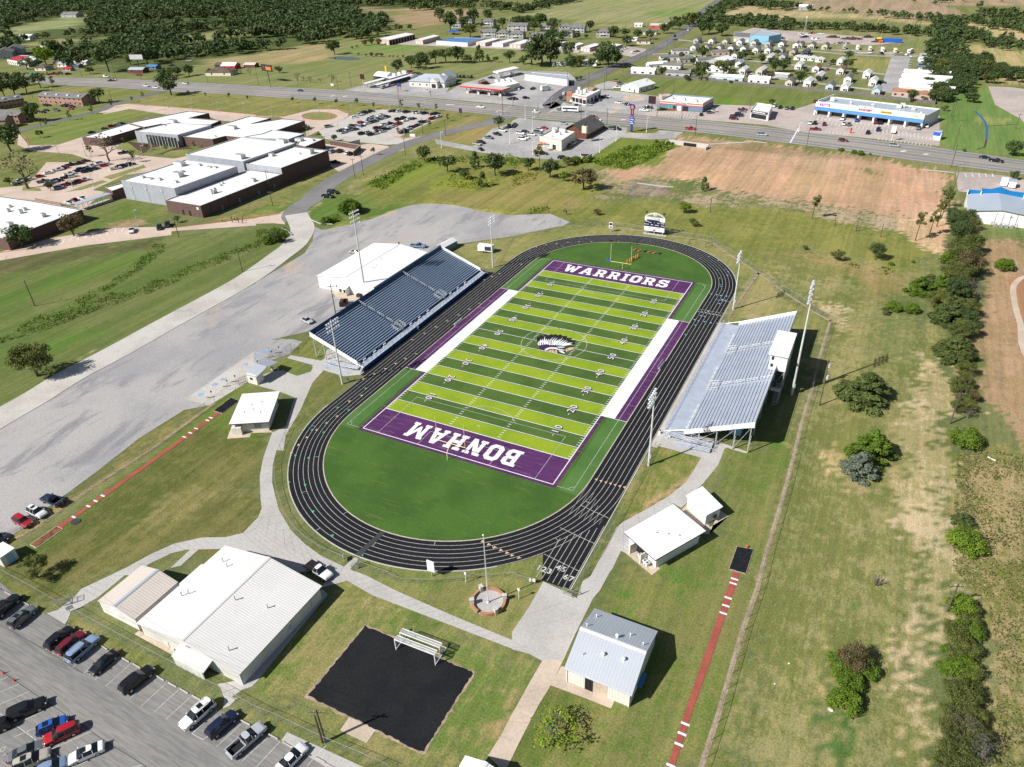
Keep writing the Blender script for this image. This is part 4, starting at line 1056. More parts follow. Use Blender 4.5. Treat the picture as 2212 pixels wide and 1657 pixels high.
gst('grandstand','long blue aluminium grandstand with white end panels beside the track','grandstand',-1,-40.1,2.1,-57.2,-33.2,34.2,1.15,6.9,21,(-11.6,11.2),dict(walk='aluminium',foot='stand_blue',riser='stand_blue_deep',seat='stand_seat_blue',rail='steel_dk',rail2='stand_blue',skirt='stand_skirt_blue',end='white_tin',back='stand_blue'),None)
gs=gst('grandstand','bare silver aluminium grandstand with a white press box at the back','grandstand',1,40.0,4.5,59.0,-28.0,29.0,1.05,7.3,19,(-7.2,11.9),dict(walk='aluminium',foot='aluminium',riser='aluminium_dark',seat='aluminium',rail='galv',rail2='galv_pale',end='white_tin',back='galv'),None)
tag(MB().sht(rect(38.8,40.2,-34,31),.05).bd('stand_kerb_strip',M.pale_slab),kind='structure')
t=tng('press_box','white press box on a steel tower at the back of the silver grandstand','press box',(59.2,2.7,0))
MB().box((0,0,7.6),(3.9,11.6,4.1)).bd('cabin',M.wall_white,t)
MB().box((-.15,.1,11.7),(4.5,12.9,.22)).bd('roof',M.roof_white,t)
for k in range(6):
 MB().box((-1.97,-4.9+k*1.95,9.4),(.06,1.5,1.3)).bd('window',M.glass_dk,t)
for z in(8.3,10.2):
 MB().box((-1.3,-5.82,z),(.6,.06,.9)).bd('side_window',M.glass_dk,t)
mb=MB()
for x in(-1.8,1.8):
 for y in(-8.2,-5.6,0,5.6):mb.box((x,y,0),(.22,.22,7.6 if y>-8 else 4.2))
 mb.rod((x,-5.6,.2),(x,0,7.4),.06);mb.rod((x,0,.2),(x,5.6,7.4),.06);mb.rod((x,-8.2,.2),(x,-5.6,4),.05)
for y in(-5.6,5.6):mb.rod((-1.8,y,.2),(1.8,y,7.4),.06)
mb.box((0,0,7.45),(3.9,11.6,.15));mb.bd('tower_frame',M.galv,t)
mb=MB()
for k in range(14):mb.box((1.0,-9+k*.28-.3,.25+k*.29),(1.1,.28,.05))
for k in range(12):mb.box((-.6,-5.3-k*.25+.1,4.3+k*.28),(1.1,.28,.05))
mb.box((.2,-9,4.2),(3,1.2,.06));rl=MB()
rail(rl,[(1.6,-9.3,.3),(1.6,-5.3,4.3)],1.0,1.2,.03);rail(rl,[(-1.2,-5.3,4.3),(-1.2,-8.3,7.5)],1.0,1.2,.03);rail(rl,[(1.7,-9.6,4.2),(-1.3,-9.6,4.2)],1.0,1.2,.03)
mb.bd('stair',M.galv,t);rl.bd('stair_rail',M.galv_pale,t)
MB().box((1.97,2,8),(.06,.95,2)).bd('door',M.wall_grey,t)
t=tng('storage_tank','pale blue storage container in the shade under the silver stand','container',(54.5,-19.5,0))
MB().box((0,0,.1),(2.6,5.5,2.6)).bd('container_shell',M.wall_skyblue,t)
mb=MB()
for k in range(9):mb.box((1.32,-2.4+k*.6,.2),(.06,.12,2.4));mb.box((-1.32,-2.4+k*.6,.2),(.06,.12,2.4))
mb.bd('ribs',M.wall_skyblue,t)
t=tng('scoreboard','white and navy scoreboard on posts with an arched top past the track','scoreboard',(.0,92.0,0))
for x in(-3.2,0,3.2):
 MB().box((x,.25,0),(.25,.25,6.2)).bd('post',M.galv,t)
MB().box((0,0,1.25),(7.7,.3,5.3)).bd('board',M.white_tin,t)
mb=MB();mb.box((0,-.18,3.0),(7.66,.06,2.1));mb.box((-.6,-.185,5.1),(4.9,.06,.55),0,1);mb.bd('display_panel',[M.board_navy,M.steel_dk],t)
mb=MB()
W_=lambda x,z:(lambda u,v:(x+u,-.225,z+v))
for s,x,z,sz,mm in(('HOME',-3.0,4.85,.42,0),('GUEST',3.05,4.6,.42,0),('T.O.L.',-1.7,4.55,.42,0),('T.O.L.',1.45,4.55,.42,0),('BALL ON',-3.0,3.75,.40,0),('QTR',-1.0,3.7,.40,0),('DOWN',.9,3.7,.42,0),('TO GO',3.1,3.7,.42,0),(':',-.1,4.6,.9,0)):
 ptx(mb,s,sz,W_(x,z),mm,.022)
ptx(mb,'STADIUM',.5,lambda u,v:(u+.2,-.16,6.1+v),1,.01,1.6)
for k,w in enumerate((2.2,2.6)):mb.box((-1.2+2.4*k,-.165,2.35),(w*.8,.02,.22),0,2)
mb.bd('lettering',[M.paint_white,M.paint_purple,M.red_soft],t)
mb=MB();mb.ball((0,-.19,1.75),.5,12,6,0,(1.3,.06,.55));mb.ball((.2,-.23,1.7),.3,10,6,1,(1.2,.06,.4));mb.bd('sponsor_logo',[M.blue_deep,M.red],t)
mb=MB()
prev=None
for a in np.linspace(-.86,.86,15):
 p=(4.95*sin(a),0,6.55+1.5*(cos(a)-cos(.86))/(1-cos(.86)))
 if prev:
  for dz in(0,):mb.face([(prev[0],-.1,prev[2]-.28),(p[0],-.1,p[2]-.28),(p[0],-.1,p[2]+.28),(prev[0],-.1,prev[2]+.28)]);mb.face([(p[0],.1,p[2]-.28),(prev[0],.1,prev[2]-.28),(prev[0],.1,prev[2]+.28),(p[0],.1,p[2]+.28)]);mb.face([(prev[0],-.1,prev[2]+.28),(p[0],-.1,p[2]+.28),(p[0],.1,p[2]+.28),(prev[0],.1,prev[2]+.28)])
 prev=p
mb.bd('arch',M.galv_pale,t)
mb=MB();mb.rod((0,-.1,7.75),(0,-.22,7.75),.72,.72,20,0);mb.rod((0,-.22,7.75),(0,-.24,7.75),.58,.58,20,1);mb.rod((0,-.24,7.75),(0,-.25,7.75),.5,.5,20,0);mb.box((-.12,-.265,7.45),(.16,.02,.6),0,1);mb.box((.14,-.265,7.4),(.14,.02,.5),0,1);mb.bd('roundel',[M.paint_white,M.steel_dk],t)
for x in(-3.3,3.3):
 mb=MB();mb.rod((x,.2,6.5),(x,.2,7.9),.06);mb.box((x,.2,7.9),(.7,.35,.6));mb.bd('horn_speaker',M.steel_dk,t)
tag(MB().sht(rect(-4.2,4.6,91.1,93),.05).bd('scoreboard_slab',M.pale_slab),kind='structure')
t=tng('play_clock','small white play clock on a post behind the far goal','clock',(-15.8,88.6,0))
MB().box((0,0,0),(.16,.16,2)).bd('post',M.galv,t)
MB().box((0,-.1,1.5),(1.4,.25,2.3)).bd('case',M.white_tin,t)
MB().box((0,-.24,2.7),(1.05,.04,.9)).bd('digit_panel',M.board_navy,t)
mb=MB();mb.box((0,-.24,1.7),(.8,.04,.6),0,0);mb.ball((0,-.26,2.0),.2,10,6,1,(1,.1,1));mb.bd('sponsor_panel',[M.blue_deep,M.red],t)
for spec,lab in(('12:1535,1640 1525,1545','white play clock seen from behind beside the near curve of the track'),):
 b=pts(spec.split()[0])[0]
 t=tng('play_clock',lab,'clock',(b.x,b.y-.6,0))
 MB().box((0,0,0),(.14,.14,2.2)).bd('post',M.galv,t)
 MB().box((0,0,1.3),(1.5,.22,2.5)).bd('case',M.white_tin,t)
 MB().box((0,.13,2.5),(1.1,.03,.95)).bd('digit_panel',M.board_navy,t)
def bench(spec,lab):
 a,b=pts(spec)
 t=tng('team_bench',lab,'bench',((a.x+b.x)/2,(a.y+b.y)/2,0),atan2(b.y-a.y,b.x-a.x),'team benches')
 L=(b-a).length
 MB().box((0,0,.42),(L,.28,.05)).bd('seat',M.galv_pale,t)
 MB().box((0,-.3 if a.x<0 else.3,.75),(L,.05,.28)).bd('backrest',M.galv_pale,t)
 mb=MB()
 for k in range(5):mb.box((-L/2+.3+k*(L-.6)/4,0,0),(.06,.55,.42))
 mb.bd('leg_frame',M.galv,t)
bench('11:1710,1155 1775,1098','silver team bench on the purple strip by the blue stand')
bench('21:1265,1535 1310,1470','silver team bench on the purple strip by the silver stand')
P=pts('21:993,620 1015,608 1033,595 1050,590 1067,578 1085,570')
for i,p in enumerate(P):
 t=tng('blocking_dummy',['only'][0]+' orange','dummy',(p.x,p.y,0),.4)
 MB().rod((0,0,.1),(0,-.15,1.5),.24,.20,10).bd('pad',M.orange,t)
 mb=MB();mb.rod((0,.2,.05),(0,.9,1.0),.05);mb.box((0,.55,0),(.1,1.4,.1));mb.bd('strut',M.steel_dk,t)
 t['label']='orange padded blocking dummy by the far goal post, %s of its row from the post'%ordinal(i+1);t['group']='blocking dummies in a row'
for i,(p,c)in enumerate(zip(pts('21:1062,502 1102,512 1148,515 1186,522 1231,530 1275,535'),('red_soft','red_soft','steel_dk','red_soft','red_soft','steel_dk'))):
 mb=MB();mb.box((0,0,.02),(.55,1.5,.28));mb.box((0,0,.3),(.40,1.3,.06))
 o=mb.bd('agility_bag',M[c],None,loc=(p.x,p.y,.03));o.rotation_euler=(0,0,-.5)
 tag(o,'%s agility bag on the far infield grass, %s in its row from the post'%('red' if c=='red_soft' else 'dark',ordinal(i+1)),'bag','agility bags on the infield')
p=pts('21:835,590')[0]
t=tng('pad_stack','pair of bright blue round pads lying beside the far goal post','pad',(p.x,p.y,.04))
for k in(-.35,.35):
 MB().rod((k,0,0),(k*1.2,.1,.6),.42,.38,12).bd('round_pad',M.blue,t)
for spec,lab in(('21:868,430 868,395','black hurdle frame on the inner edge of the far curve'),('21:1050,450 1050,415','black hurdle frame beside the first along the far curve'),('21:1560,440 1560,405','low iron frame on the grass outside the far curve'),('21:1700,470 1700,435','low iron frame by the fence corner outside the far curve')):
 p=pts(spec.split()[0])[0]
 t=tng('training_frame',lab,'frame',(p.x,p.y,.03),.2 if 'black' in lab else.9)
 mb=MB()
 for s in(-1,1):mb.rod((s*1.4,0,0),(s*1.4,0,1.3),.05);mb.rod((s*1.4,-.5,.05),(s*1.4,.5,.05),.05)
 mb.bd('upright_frame',M.black_iron,t)
 MB().rod((-1.4,0,1.3 if 'low' in lab else.3),(1.4,0,1.3 if 'low' in lab else.3),.06).bd('crossbar',M.black_iron,t)
def walk(spec,mat='concrete',z=.04):return sht('concrete_walk',spec,z,mat)
walk('L:470,335 590,395 760,440 905,495 820,775 690,835 640,1000 800,1000 820,860 890,740 960,620 1030,460 1080,350 1172,250 1172,160 1090,190 1060,250 930,290 790,238 690,250 580,290')
walk('L:835,120 870,92 1180,150 1190,180 1172,252 1090,190',z=.044)
walk('11:610,1365 700,1330 930,1500 930,1560 900,1578 760,1592 480,1510 500,1490 590,1440',z=.048)
walk('12:250,370 140,420 62,640 32,800 40,1000 50,1070 20,1150 -20,1190 02:2100,1285 1950,1322 1740,1326 1900,1425 12:0,1465 110,1480 640,1700 760,1577 560,1482 420,1380 300,1260 200,1090 165,960 140,850 145,700 180,560 250,430',z=.042)
walk('02:1740,1326 1500,1380 1300,1470 1100,1580 935,1660 03:700,120 640,190 500,300 405,330 560,425 590,380 612,315 690,282 850,190 1080,0 02:1150,1657 1290,1552 1480,1462 1600,1432 1900,1425',z=.046)
walk('02:1640,1432 1720,1425 1560,1570 1470,1590',z=.05)
walk('12:640,1640 760,1577 850,1498 892,1508 812,1600 960,1657 13:1200,130 1700,350 2209,560 23:130,620 0,640 13:2209,635 1000,172 790,50 560,-10',z=.04)
walk('13:560,110 790,48 560,-40 300,-20 0,-60 02:2050,1425 12:600,1600 640,1660',z=.05)
walk('13:570,120 620,170 300,560 20,905 -30,960 03:2090,990 1950,1090 1880,940 2100,900 13:0,820',z=.045,mat='concrete')
walk('03:1160,510 1200,480 1600,680 1560,730',z=.044,mat='concrete_tan')
walk('03:1940,1050 2050,1060 1980,1130 1925,1150',z=.046)
walk('23:270,55 150,270 0,490 13:2209,520 23:0,640 150,680 260,740 450,720 550,500 700,200 760,130 840,-20 22:870,1590 940,1440 980,1462 1390,1030 1460,1070 1530,1010 1540,950 1640,870 1780,700 1830,560 1560,760 1500,850 1350,970 1180,1070 960,1190 900,1240 840,1360 760,1500 680,1657 23:610,50 560,200 430,130',z=.041)
walk('23:450,720 260,740 190,860 100,1020 0,1200 -100,1390 13:2000,1560 23:-60,1700 60,1450 230,1120 330,960 440,740',mat='concrete_tan',z=.047)
walk('22:1240,530 1320,420 1420,370 2040,590 2015,600 1850,550 1700,690 1645,640',z=.044)
walk('22:1640,620 1830,540 1830,570 1780,700 1640,870 1560,760',z=.05)
walk('22:980,1462 1205,1652 1280,1595 1180,1500 1240,1400 1050,1380',mat='concrete_tan',z=.05)
walk('22:1465,1085 1530,1010 1710,1235 1870,1140 1790,1090 1700,1300 1640,1290',mat='concrete_tan',z=.051)
walk('23:330,950 425,785 480,800 700,980 900,1050 855,1152 690,1085',mat='concrete_tan',z=.052)
walk('13:805,1225 1035,1335 955,1450 725,1340',mat='concrete_tan',z=.045)
walk('L:310,760 420,770 640,780 700,830 490,835 480,875 260,890',mat='concrete_tan',z=.05)
walk('13:270,1355 1000,1690 900,1800 600,1657 218,1425',mat='concrete',z=.05)
walk('11:640,870 760,830 900,900 890,940 720,930',mat='concrete_tan',z=.05)
walk('02:1600,130 2209,-290 12:-20,-250 02:2209,-60 1805,188',mat='pale_slab',z=.05)
def joints(name,spec_pairs,mat='soil_tan'):
 mb=MB()
 for a,b,n in spec_pairs:
  A,B=pts(a),pts(b)
  for i in range(n):
   t=i/(n-1)
   mb.strip([A[0].lerp(A[1],t),B[0].lerp(B[1],t)],.03,.056)
 return tag(mb.bd(name,M[mat]),kind='structure')
joints('walk_joints',[('13:960,20 23:110,610','13:800,60 23:0,632',19),('12:62,640 50,1060','12:150,640 190,1060',7),('12:20,1160 700,1660','12:240,1130 760,1575',9),('23:100,350 300,640','23:560,200 420,700',4),('23:100,1020 -100,1390','23:330,960 60,1450',4),('22:1560,760 960,1190','22:1640,870 960,1440',6),('02:1740,1328 1500,1382','02:1860,1424 1600,1434',4),('02:1500,1382 1300,1472','02:1600,1434 1480,1464',4),('02:1300,1472 1100,1582','02:1480,1464 1290,1554',5),('03:935,5 700,122','03:1080,5 850,190',5),('12:20,1200 -100,1300','12:600,1560 100,1480',6),('12:60,1130 420,1380','12:0,1250 520,1600',7),('12:0,1250 500,1600','02:2100,1300 12:100,1470',4)])
P=rect(10.7,31.5,-115.6,-101.2)
tag(MB().sht([(p.x+uni(-.2,.2),p.y+uni(-.2,.2))for p,h in alg([Ve(q)for q in rect(10.35,31.85,-115.95,-100.85)]+[Ve((10.35,-115.95))],.6)],.03).bd('pad_edge',M.soil_tan),kind='structure')
Q=[Ve((x,y))for x,y in P+P[:1]];P=[(p.x+uni(-.14,.14),p.y+uni(-.14,.14))for p,h in alg(Q,.5)]
tag(MB().sht(P,.05).bd('rubber_pad',M.rubber_black),kind='structure')
def stripes(spec):
 mb=MB()
 for a,b in spec:mb.strip([a,b],.42,.065)
 return mb
a,b=Ve((-61.05,-64.4)),Ve((-59.6,-107))
tag(MB().strip([a,b],1.15,.05).bd('runway',M.rubber_red),kind='structure')
mb=MB()
for p in pts('02:1820,293 1790,316 1692,386 1642,423 1590,459 887,966 825,1011 763,1056 636,1150'):mb.strip([p+Ve((-.57,0,0)),p+Ve((.57,0,0))],.38,.062)
for p in pts('23:1920,35 1908,73 1865,198 1845,265 1823,330 1495,1285 1467,1370 1440,1462 1370,1645'):mb.strip([p+Ve((-.62,0,0)),p+Ve((.62,0,0))],.38,.062)
tag(mb.bd('runway_marks',M.paint_white),kind='structure')
sht('runway','02:580,1180 600,1175 560,1215 540,1255 488,1218',.049,'rubber_red')
sht('runway','22:1912,1620 1965,1638 23:1960,0 1700,770 1530,1250 1400,1660 1320,1900 1240,1880 1340,1660 1470,1250 1640,750 1900,0',.05,'rubber_red')
def pit(spec,lab,mat,rim,folds=True):
 P=pts(spec)
 c=sum(P,Ve())/len(P)
 t=tng('jump_pit',lab,'sand pit',(c.x,c.y,0))
 Q=[(p.x-c.x,p.y-c.y)for p in P]
 mb=MB()
 for i in range(len(Q)):
  mb.strip([Q[i-1],Q[i]],.22,.1)
 mb.prism([(x*1.04,y*1.04)for x,y in Q],.0,.06);mb.bd('rim',M[rim],t)
 n=22
 mb=MB();r=random.Random(len(lab))
 g=[[None]*(n+1)for _ in range(n+1)]
 for i in range(n+1):
  for j in range(n+1):
   u,v=i/n,j/n
   x=(Q[0][0]*(1-u)+Q[1][0]*u)*(1-v)+(Q[3][0]*(1-u)+Q[2][0]*u)*v
   y=(Q[0][1]*(1-u)+Q[1][1]*u)*(1-v)+(Q[3][1]*(1-u)+Q[2][1]*u)*v
   g[i][j]=(x*.98,y*.98,.1+(.13 if folds else.06)*r.random()*(1 if folds else.6))
 for i in range(n):
  for j in range(n):mb.face([g[i][j],g[i+1][j],g[i+1][j+1],g[i][j+1]])
 mb.bd('cover' if folds else 'sand',M[mat],t,smooth=folds)
 return t
pit('02:490,1230 540,1255 315,1418 262,1388','long jump pit of raked red earth at the end of the west runway','earth_red','concrete_tan',False)
pit('L:135,625 300,500 375,530 215,650','long jump pit under a torn dark cover beside the white flat roofed concession hut','tarp_black','wood_pale')
pit('22:1942,1405 2080,1430 2015,1640 1872,1600','long jump pit under a black plastic sheet at the east runway','tarp_black','wood_pale')
p=pts('22:2025,1412')[0]
t=tng('sand_bucket','small orange bucket at the corner of the black covered pit','bucket',(p.x,p.y,.05));MB().rod((0,0,0),(0,0,.4),.17,.22,10).bd('bucket_shell',M.orange,t);MB().rod((0,0,.38),(0,0,.42),.23,.23,10).bd('bucket_rim',M.orange_red,t)
p=pts('02:655,1190')[0]
tag(MB().rod((p.x,p.y,.02),(p.x,p.y,.12),.9,.9,18).bd('throwing_ring',M.rubber_grey),'dark round throwing slab in the grass beside the west runway','slab')
def walls_rect(mb,x0,x1,y0,y1,h,t=.2,m=0):
 mb.prism(rect(x0,x1,y0,y1),0,h,m)
def gbl(name,label,cat,c,rz,L,W,eave,ridge,wall,roof,over=.35,rib=.6,group=None,ridge_cap=True,base=None,trim='wall_white'):
 0
 t=tng(name,label,cat,(c[0],c[1],0),rz,group)
 hx,hy=W/2,L/2
 mb=MB()
 for s in(-1,1):
  mb.face([(s*hx,-s*hy,0),(s*hx,s*hy,0),(s*hx,s*hy,eave),(s*hx,-s*hy,eave)])
  mb.face([(s*hx,s*hy,0),(-s*hx,s*hy,0),(-s*hx,s*hy,eave),(0,s*hy,ridge-.06),(s*hx,s*hy,eave)])
 if rib:
  n=int(L/.45)
  for s in(-1,1):
   for k in range(1,n):mb.box((s*(hx+.012),-hy+L*k/n,.05),(.03,.05,eave-.1))
   nn=int(W/.45)
   for k in range(1,nn):
    x=-hx+W*k/nn
    mb.box((x,s*(hy+.012),.05),(.05,.03,eave+(ridge-eave)*(1-abs(x)/hx)-.2))
 mb.bd('wall',M[wall],t)
 mb=MB()
 sl=(ridge-eave)/hx
 ex,ey=hx+over,hy+over
 ze=eave-sl*over
 th=.12
 for s in(-1,1):
  a=[(0,-ey,ridge),(s*ex,-ey,ze),(s*ex,ey,ze),(0,ey,ridge)]
  if s<0:a.reverse()
  mb.face(a);mb.face([(x,y,z-th)for x,y,z in reversed(a)])
  mb.face([(s*ex,-s*ey,ze-th),(s*ex,s*ey,ze-th),(s*ex,s*ey,ze),(s*ex,-s*ey,ze)])
  for y in(-ey,ey):
   q=[(0,y,ridge),(s*ex,y,ze),(s*ex,y,ze-th),(0,y,ridge-th)]
   if(s>0)==(y>0):q.reverse()
   mb.face(q)
  if rib:
   n=max(2,int(2*ey/rib))
   w,h=.03,.025
   for k in range(1,n):
    y=-ey+2*ey*k/n
    p0,p1=(0,ridge),(s*ex,ze)
    A,B=(p0[0],y-w,p0[1]),(p1[0],y-w,p1[1])
    Cc,D=(p1[0],y+w,p1[1]),(p0[0],y+w,p0[1])
    up=lambda p:(p[0],y,p[2]+h)
    mb.face([A,B,up(B),up(A)]if s>0 else[up(A),up(B),B,A]);mb.face([D,Cc,up(Cc),up(D)]if s<0 else[up(D),up(Cc),Cc,D])
 mb.bd('roof',M[roof],t)
 if ridge_cap:
  mb=MB()
  for s in(-1,1):
   a=[(0,-ey,ridge+.07),(s*.35,-ey,ridge+.07-sl*.35),(s*.35,ey,ridge+.07-sl*.35),(0,ey,ridge+.07)]
   if s<0:a.reverse()
   mb.face(a)
  mb.bd('ridge_cap',M[ridge_cap if isinstance(ridge_cap,str)else roof],t)
 return t
def vent_pipe(t,x,y,z,h=.7,r=.09,mat='galv'):
 mb=MB();mb.rod((x,y,z-.2),(x,y,z+h),r,r,8);mb.rod((x,y,z+h),(x,y,z+h+.12),r*1.7,r*.6,8);mb.bd('vent_pipe',M[mat],t)
def door(t,c,w,h,axis,mat='door_dark',name='door'):
 MB().box((c[0],c[1],c[2]if len(c)>2 else 0),(w,.08,h)if axis=='x' else(.08,w,h)).bd(name,M[mat],t)
def rz_of(a,b):return atan2(b[1]-a[1],b[0]-a[0])
t=gbl('storage_hall','biggest white ribbed metal building, beside the car park fence','building',(-10.8,-109.1),0,18.9,22.2,3.1,5.0,'wall_pale','roof_cream',.35,.42)
for x,y,z in((-8,6.2,3.9),(-6.2,5.5,4.1),(-8.6,-2.6,3.7),(-7.7,-1.8,3.9),(1.5,0,4.9),(7.3,-7.4,3.9),(6.9,1.6,3.9)):vent_pipe(t,x,y,z)
mb=MB();mb.box((11.16,1.5,.4),(.08,.7,2.3));mb.box((11.19,1.5,.8),(.06,.5,1.2),0,1);mb.bd('door',[M.wall_white,M.wall_skyblue],t)
mb=MB();mb.box((-11.6,2.2,2.5),(1.3,5.2,.1));mb.box((-12.2,-.3,0),(.1,.1,2.5));mb.box((-12.2,4.7,0),(.1,.1,2.5));mb.bd('door_canopy',M.roof_white,t)
mb=MB()
for k in range(4):mb.rod((11.2,-8+k*5,.2),(11.2,-8+k*5,3),.05,n=6)
mb.bd('downpipe',M.wall_white,t)
mb=MB()
mb.face([(-1.5,-9.45,2.9),(-1.5,-11.5,2.35),(5.6,-11.5,2.35),(5.6,-9.45,2.9)]);mb.face([(-1.5,-11.5,2.25),(-1.5,-9.45,2.8),(5.6,-9.45,2.8),(5.6,-11.5,2.25)]);mb.face([(-1.5,-11.5,2.25),(5.6,-11.5,2.25),(5.6,-11.5,2.35),(-1.5,-11.5,2.35)]);mb.face([(5.6,-11.5,2.25),(5.6,-9.45,2.8),(5.6,-9.45,2.9),(5.6,-11.5,2.35)])
for k in range(18):
 x=-1.3+k*.4;mb.face([(x,-9.45,2.95),(x,-11.5,2.4),(x+.06,-11.5,2.4),(x+.06,-9.45,2.95)])
mb.bd('porch_roof',M.roof_cream,t)
mb=MB();mb.box((1.7,-11.3,0),(6.4,.15,2.2));mb.box((-1.35,-10.4,0),(.15,1.7,2.3));mb.bd('porch_wall',M.wall_pale,t)
mb=MB();mb.box((-5.5,-9.5,.1),(1.0,.08,1.3));mb.box((-4.2,-9.55,0),(.7,.25,.5));mb.bd('wall_hatch',M.wall_cream,t)
mb=MB()
for x in(.1,.6):mb.ball((x,-9.6,3.4),.16,8,5)
mb.bd('wall_lamp',M.galv,t)
t=gbl('storage_hall','smaller pinkish gabled metal building with a blue-grey ridge beside the biggest one','building',(-27.9,-113.9),0,8.8,9.0,2.9,3.9,'wall_white','roof_pinkish',.15,.45,ridge_cap='roof_blue')
MB().rod((4.6,-3.9,1.4),(5.6,-3.9,1.4),.07).bd('drain_pipe',M.wall_white,t)
t=gbl('field_house','white hall with a low gable roof behind the blue grandstand','building',(-75.2,19.9),0,31,22.6,4.3,5.7,'wall_white','roof_white',.25,.9)
mb=MB()
for k in range(16):mb.box((11.35,-14.5+k*1.95,0),(.12,.16,4.1))
mb.bd('wall_pilaster',M.galv,t)
MB().box((11.33,0,1.0),(.05,30.4,2.9)).bd('side_cladding',M.wall_grey,t)
for x,y in((-6.5,9),(-2.5,8),(1.5,2),(3.4,-3),(3.8,-5),(-8,3),(-.4,14)):vent_pipe(t,x,y,4.3+1.4*(1-abs(x)/11.3),.5)
door(t,(-2.6,-15.52,0),1.0,2.1,'x');door(t,(-.9,-15.52,0),1.0,2.1,'x');door(t,(-3.9,-15.52,1.6),.7,.5,'x','glass_dk','window')
mb=MB()
mb.face([(-2.4,-15.5,2.9),(-2.4,-17.6,2.4),(1.4,-17.6,2.4),(1.4,-15.5,2.9)]);mb.face([(-2.4,-17.6,2.3),(-2.4,-15.5,2.8),(1.4,-15.5,2.8),(1.4,-17.6,2.3)]);mb.face([(-2.4,-17.6,2.3),(1.4,-17.6,2.3),(1.4,-17.6,2.4),(-2.4,-17.6,2.4)])
mb.box((1.35,-16.6,0),(.1,2.0,2.3));mb.box((-2.3,-17.5,0),(.1,.1,2.3));mb.bd('porch',M.wall_white,t)
MB().rod((-.2,15.5,5.6),(-.2,15.5,6.4),.3,.2,8).bd('roof_horn',M.steel_dk,t)
t=gbl('locker_building','beige ribbed metal building with two round roof vents near the east runway','building',(50.2,-90.2),PI/2,10.2,12.2,3.2,5.4,'wall_ivory','roof_galv',.25,.5,ridge_cap='roof_white')
for lx,ly in((-2.6,.5),(-2.2,-2.6),(1.0,-.4)):
 z=5.4-abs(lx)*2.2/6.1
 mb=MB();mb.rod((lx,ly,z-.2),(lx,ly,z+.35),.2,.2,10);mb.ball((lx,ly,z+.5),.3,12,6,0,(1,1,.8));mb.bd('turbine_vent',M.white_tin,t)
for lx,ly in((4.2,4.2),(1.0,4.6),(2.6,-2.0),(1.5,-4.4)):vent_pipe(t,lx,ly,5.4-abs(lx)*2.2/6.1,.5,.08,'white_tin')
vent_pipe(t,-3.6,3.4,4.2,.45,.06)
MB().box((-6.09,.25,.02),(.1,3.6,2.75)).bd('roller_door_opening',M.concrete_tan,t)
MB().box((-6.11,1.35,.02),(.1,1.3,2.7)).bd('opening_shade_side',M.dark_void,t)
mb=MB();mb.box((-6.16,4.95,0),(.14,.16,3.1));mb.box((-6.16,-4.95,0),(.14,.16,3.1));mb.box((-6.2,0,3.02),(.16,10.4,.14));mb.bd('gutter',M.wall_ivory,t)
mb=MB();mb.box((-2.2,-5.6,1.7),(2.6,.75,.06));mb.box((-2.2,-5.95,.8),(.06,.06,.9));mb.bd('awning',M.blue_awning,t)
def hut(name,label,cat,P,h,wall,roof,fascia,inset=.8,th=.28,group=None):
 P=[Ve((p[0],p[1]))for p in P]
 c=sum(P,Ve((0,0)))/len(P)
 rz=rz_of(P[0],P[1])
 t=tng(name,label,cat,(c.x,c.y,0),rz,group)
 R=Matrix.Rotation(-rz,2)
 Q=[R@(p-c)for p in P]
 if sum(Q[i-1].x*Q[i].y-Q[i].x*Q[i-1].y for i in range(len(Q)))<0:Q.reverse()
 I=[q-q.normalized()*inset for q in Q]
 MB().prism(I,0,h-.05).bd('wall',M[wall],t)
 MB().prism(Q,h-th,h-.02,0,bottom=True).bd('fascia',M[fascia],t)
 MB().prism([q*1.002 for q in Q],h-.02,h+.05,0).bd('roof',M[roof],t)
 return t,Q,I
t,Q,I=hut('concession_stand','white flat roofed concession stand with purple fascia beside the east walk','building',[(43.3,-65.0),(50.6,-69.3),(56.8,-58.4),(49.3,-53.8)],3.0,'wall_white','roof_white','paint_purple',1.1)
hx0,hx1=min(q.x for q in I),max(q.x for q in I);hy0,hy1=min(q.y for q in I),max(q.y for q in I)
for x in(-.5,1.0,2.4):vent_pipe(t,x,-1+x,3.0,.25,.06,'steel_dk')
mb=MB();mb.box((-1.5,hy0-.9,0),(.25,1.5,2.2));mb.box((1.4,hy0-.9,0),(.25,1.5,2.2));mb.box((-.1,hy0-.02,.05),(2.4,.06,2.1),0,1);mb.bd('screen_wall',[M.wall_ivory,M.dark_void],t)
MB().box((hx1-1,hy1+.03,.9),(1.8,.06,1.1)).bd('serving_hatch',M.wall_grey,t)
t,Q,I=hut('utility_shed','small square white shed next to the east concession stand','shed',[(50.8,-50.2),(55.9,-54.1),(58.1,-50.4),(53.0,-46.1)],2.9,'wall_white','roof_white','wall_white',.45,.14)
MB().box((1.8,min(q.y for q in I)-.03,.05),(.9,.06,2.05)).bd('door',M.wall_pale,t)
MB().box((max(q.x for q in I)+.03,.3,.9),(.06,.8,.8)).bd('window',M.glass_bluish,t)
t,Q,I=hut('concession_stand','white flat roofed concession hut with purple trim by the west walk','building',[(-50.9,-70.0),(-43.0,-65.4),(-49.9,-54.1),(-57.7,-58.9)],3.2,'wall_ivory','roof_white','paint_purple',1.3)
for x,y in((-1,1),(1.2,2),(-.2,-1),(1.9,-2.4),(-2,-2)):vent_pipe(t,x,y,3.2,.3,.07,'steel_dk')
MB().box((-3.1,min(q.y for q in I)-.6,0),(2.2,1.3,2.1)).bd('screen_wall',M.wall_ivory,t)
MB().box((1.6,min(q.y for q in I)-.03,1.0),(1.6,.06,1.1)).bd('serving_hatch',M.wall_grey,t)
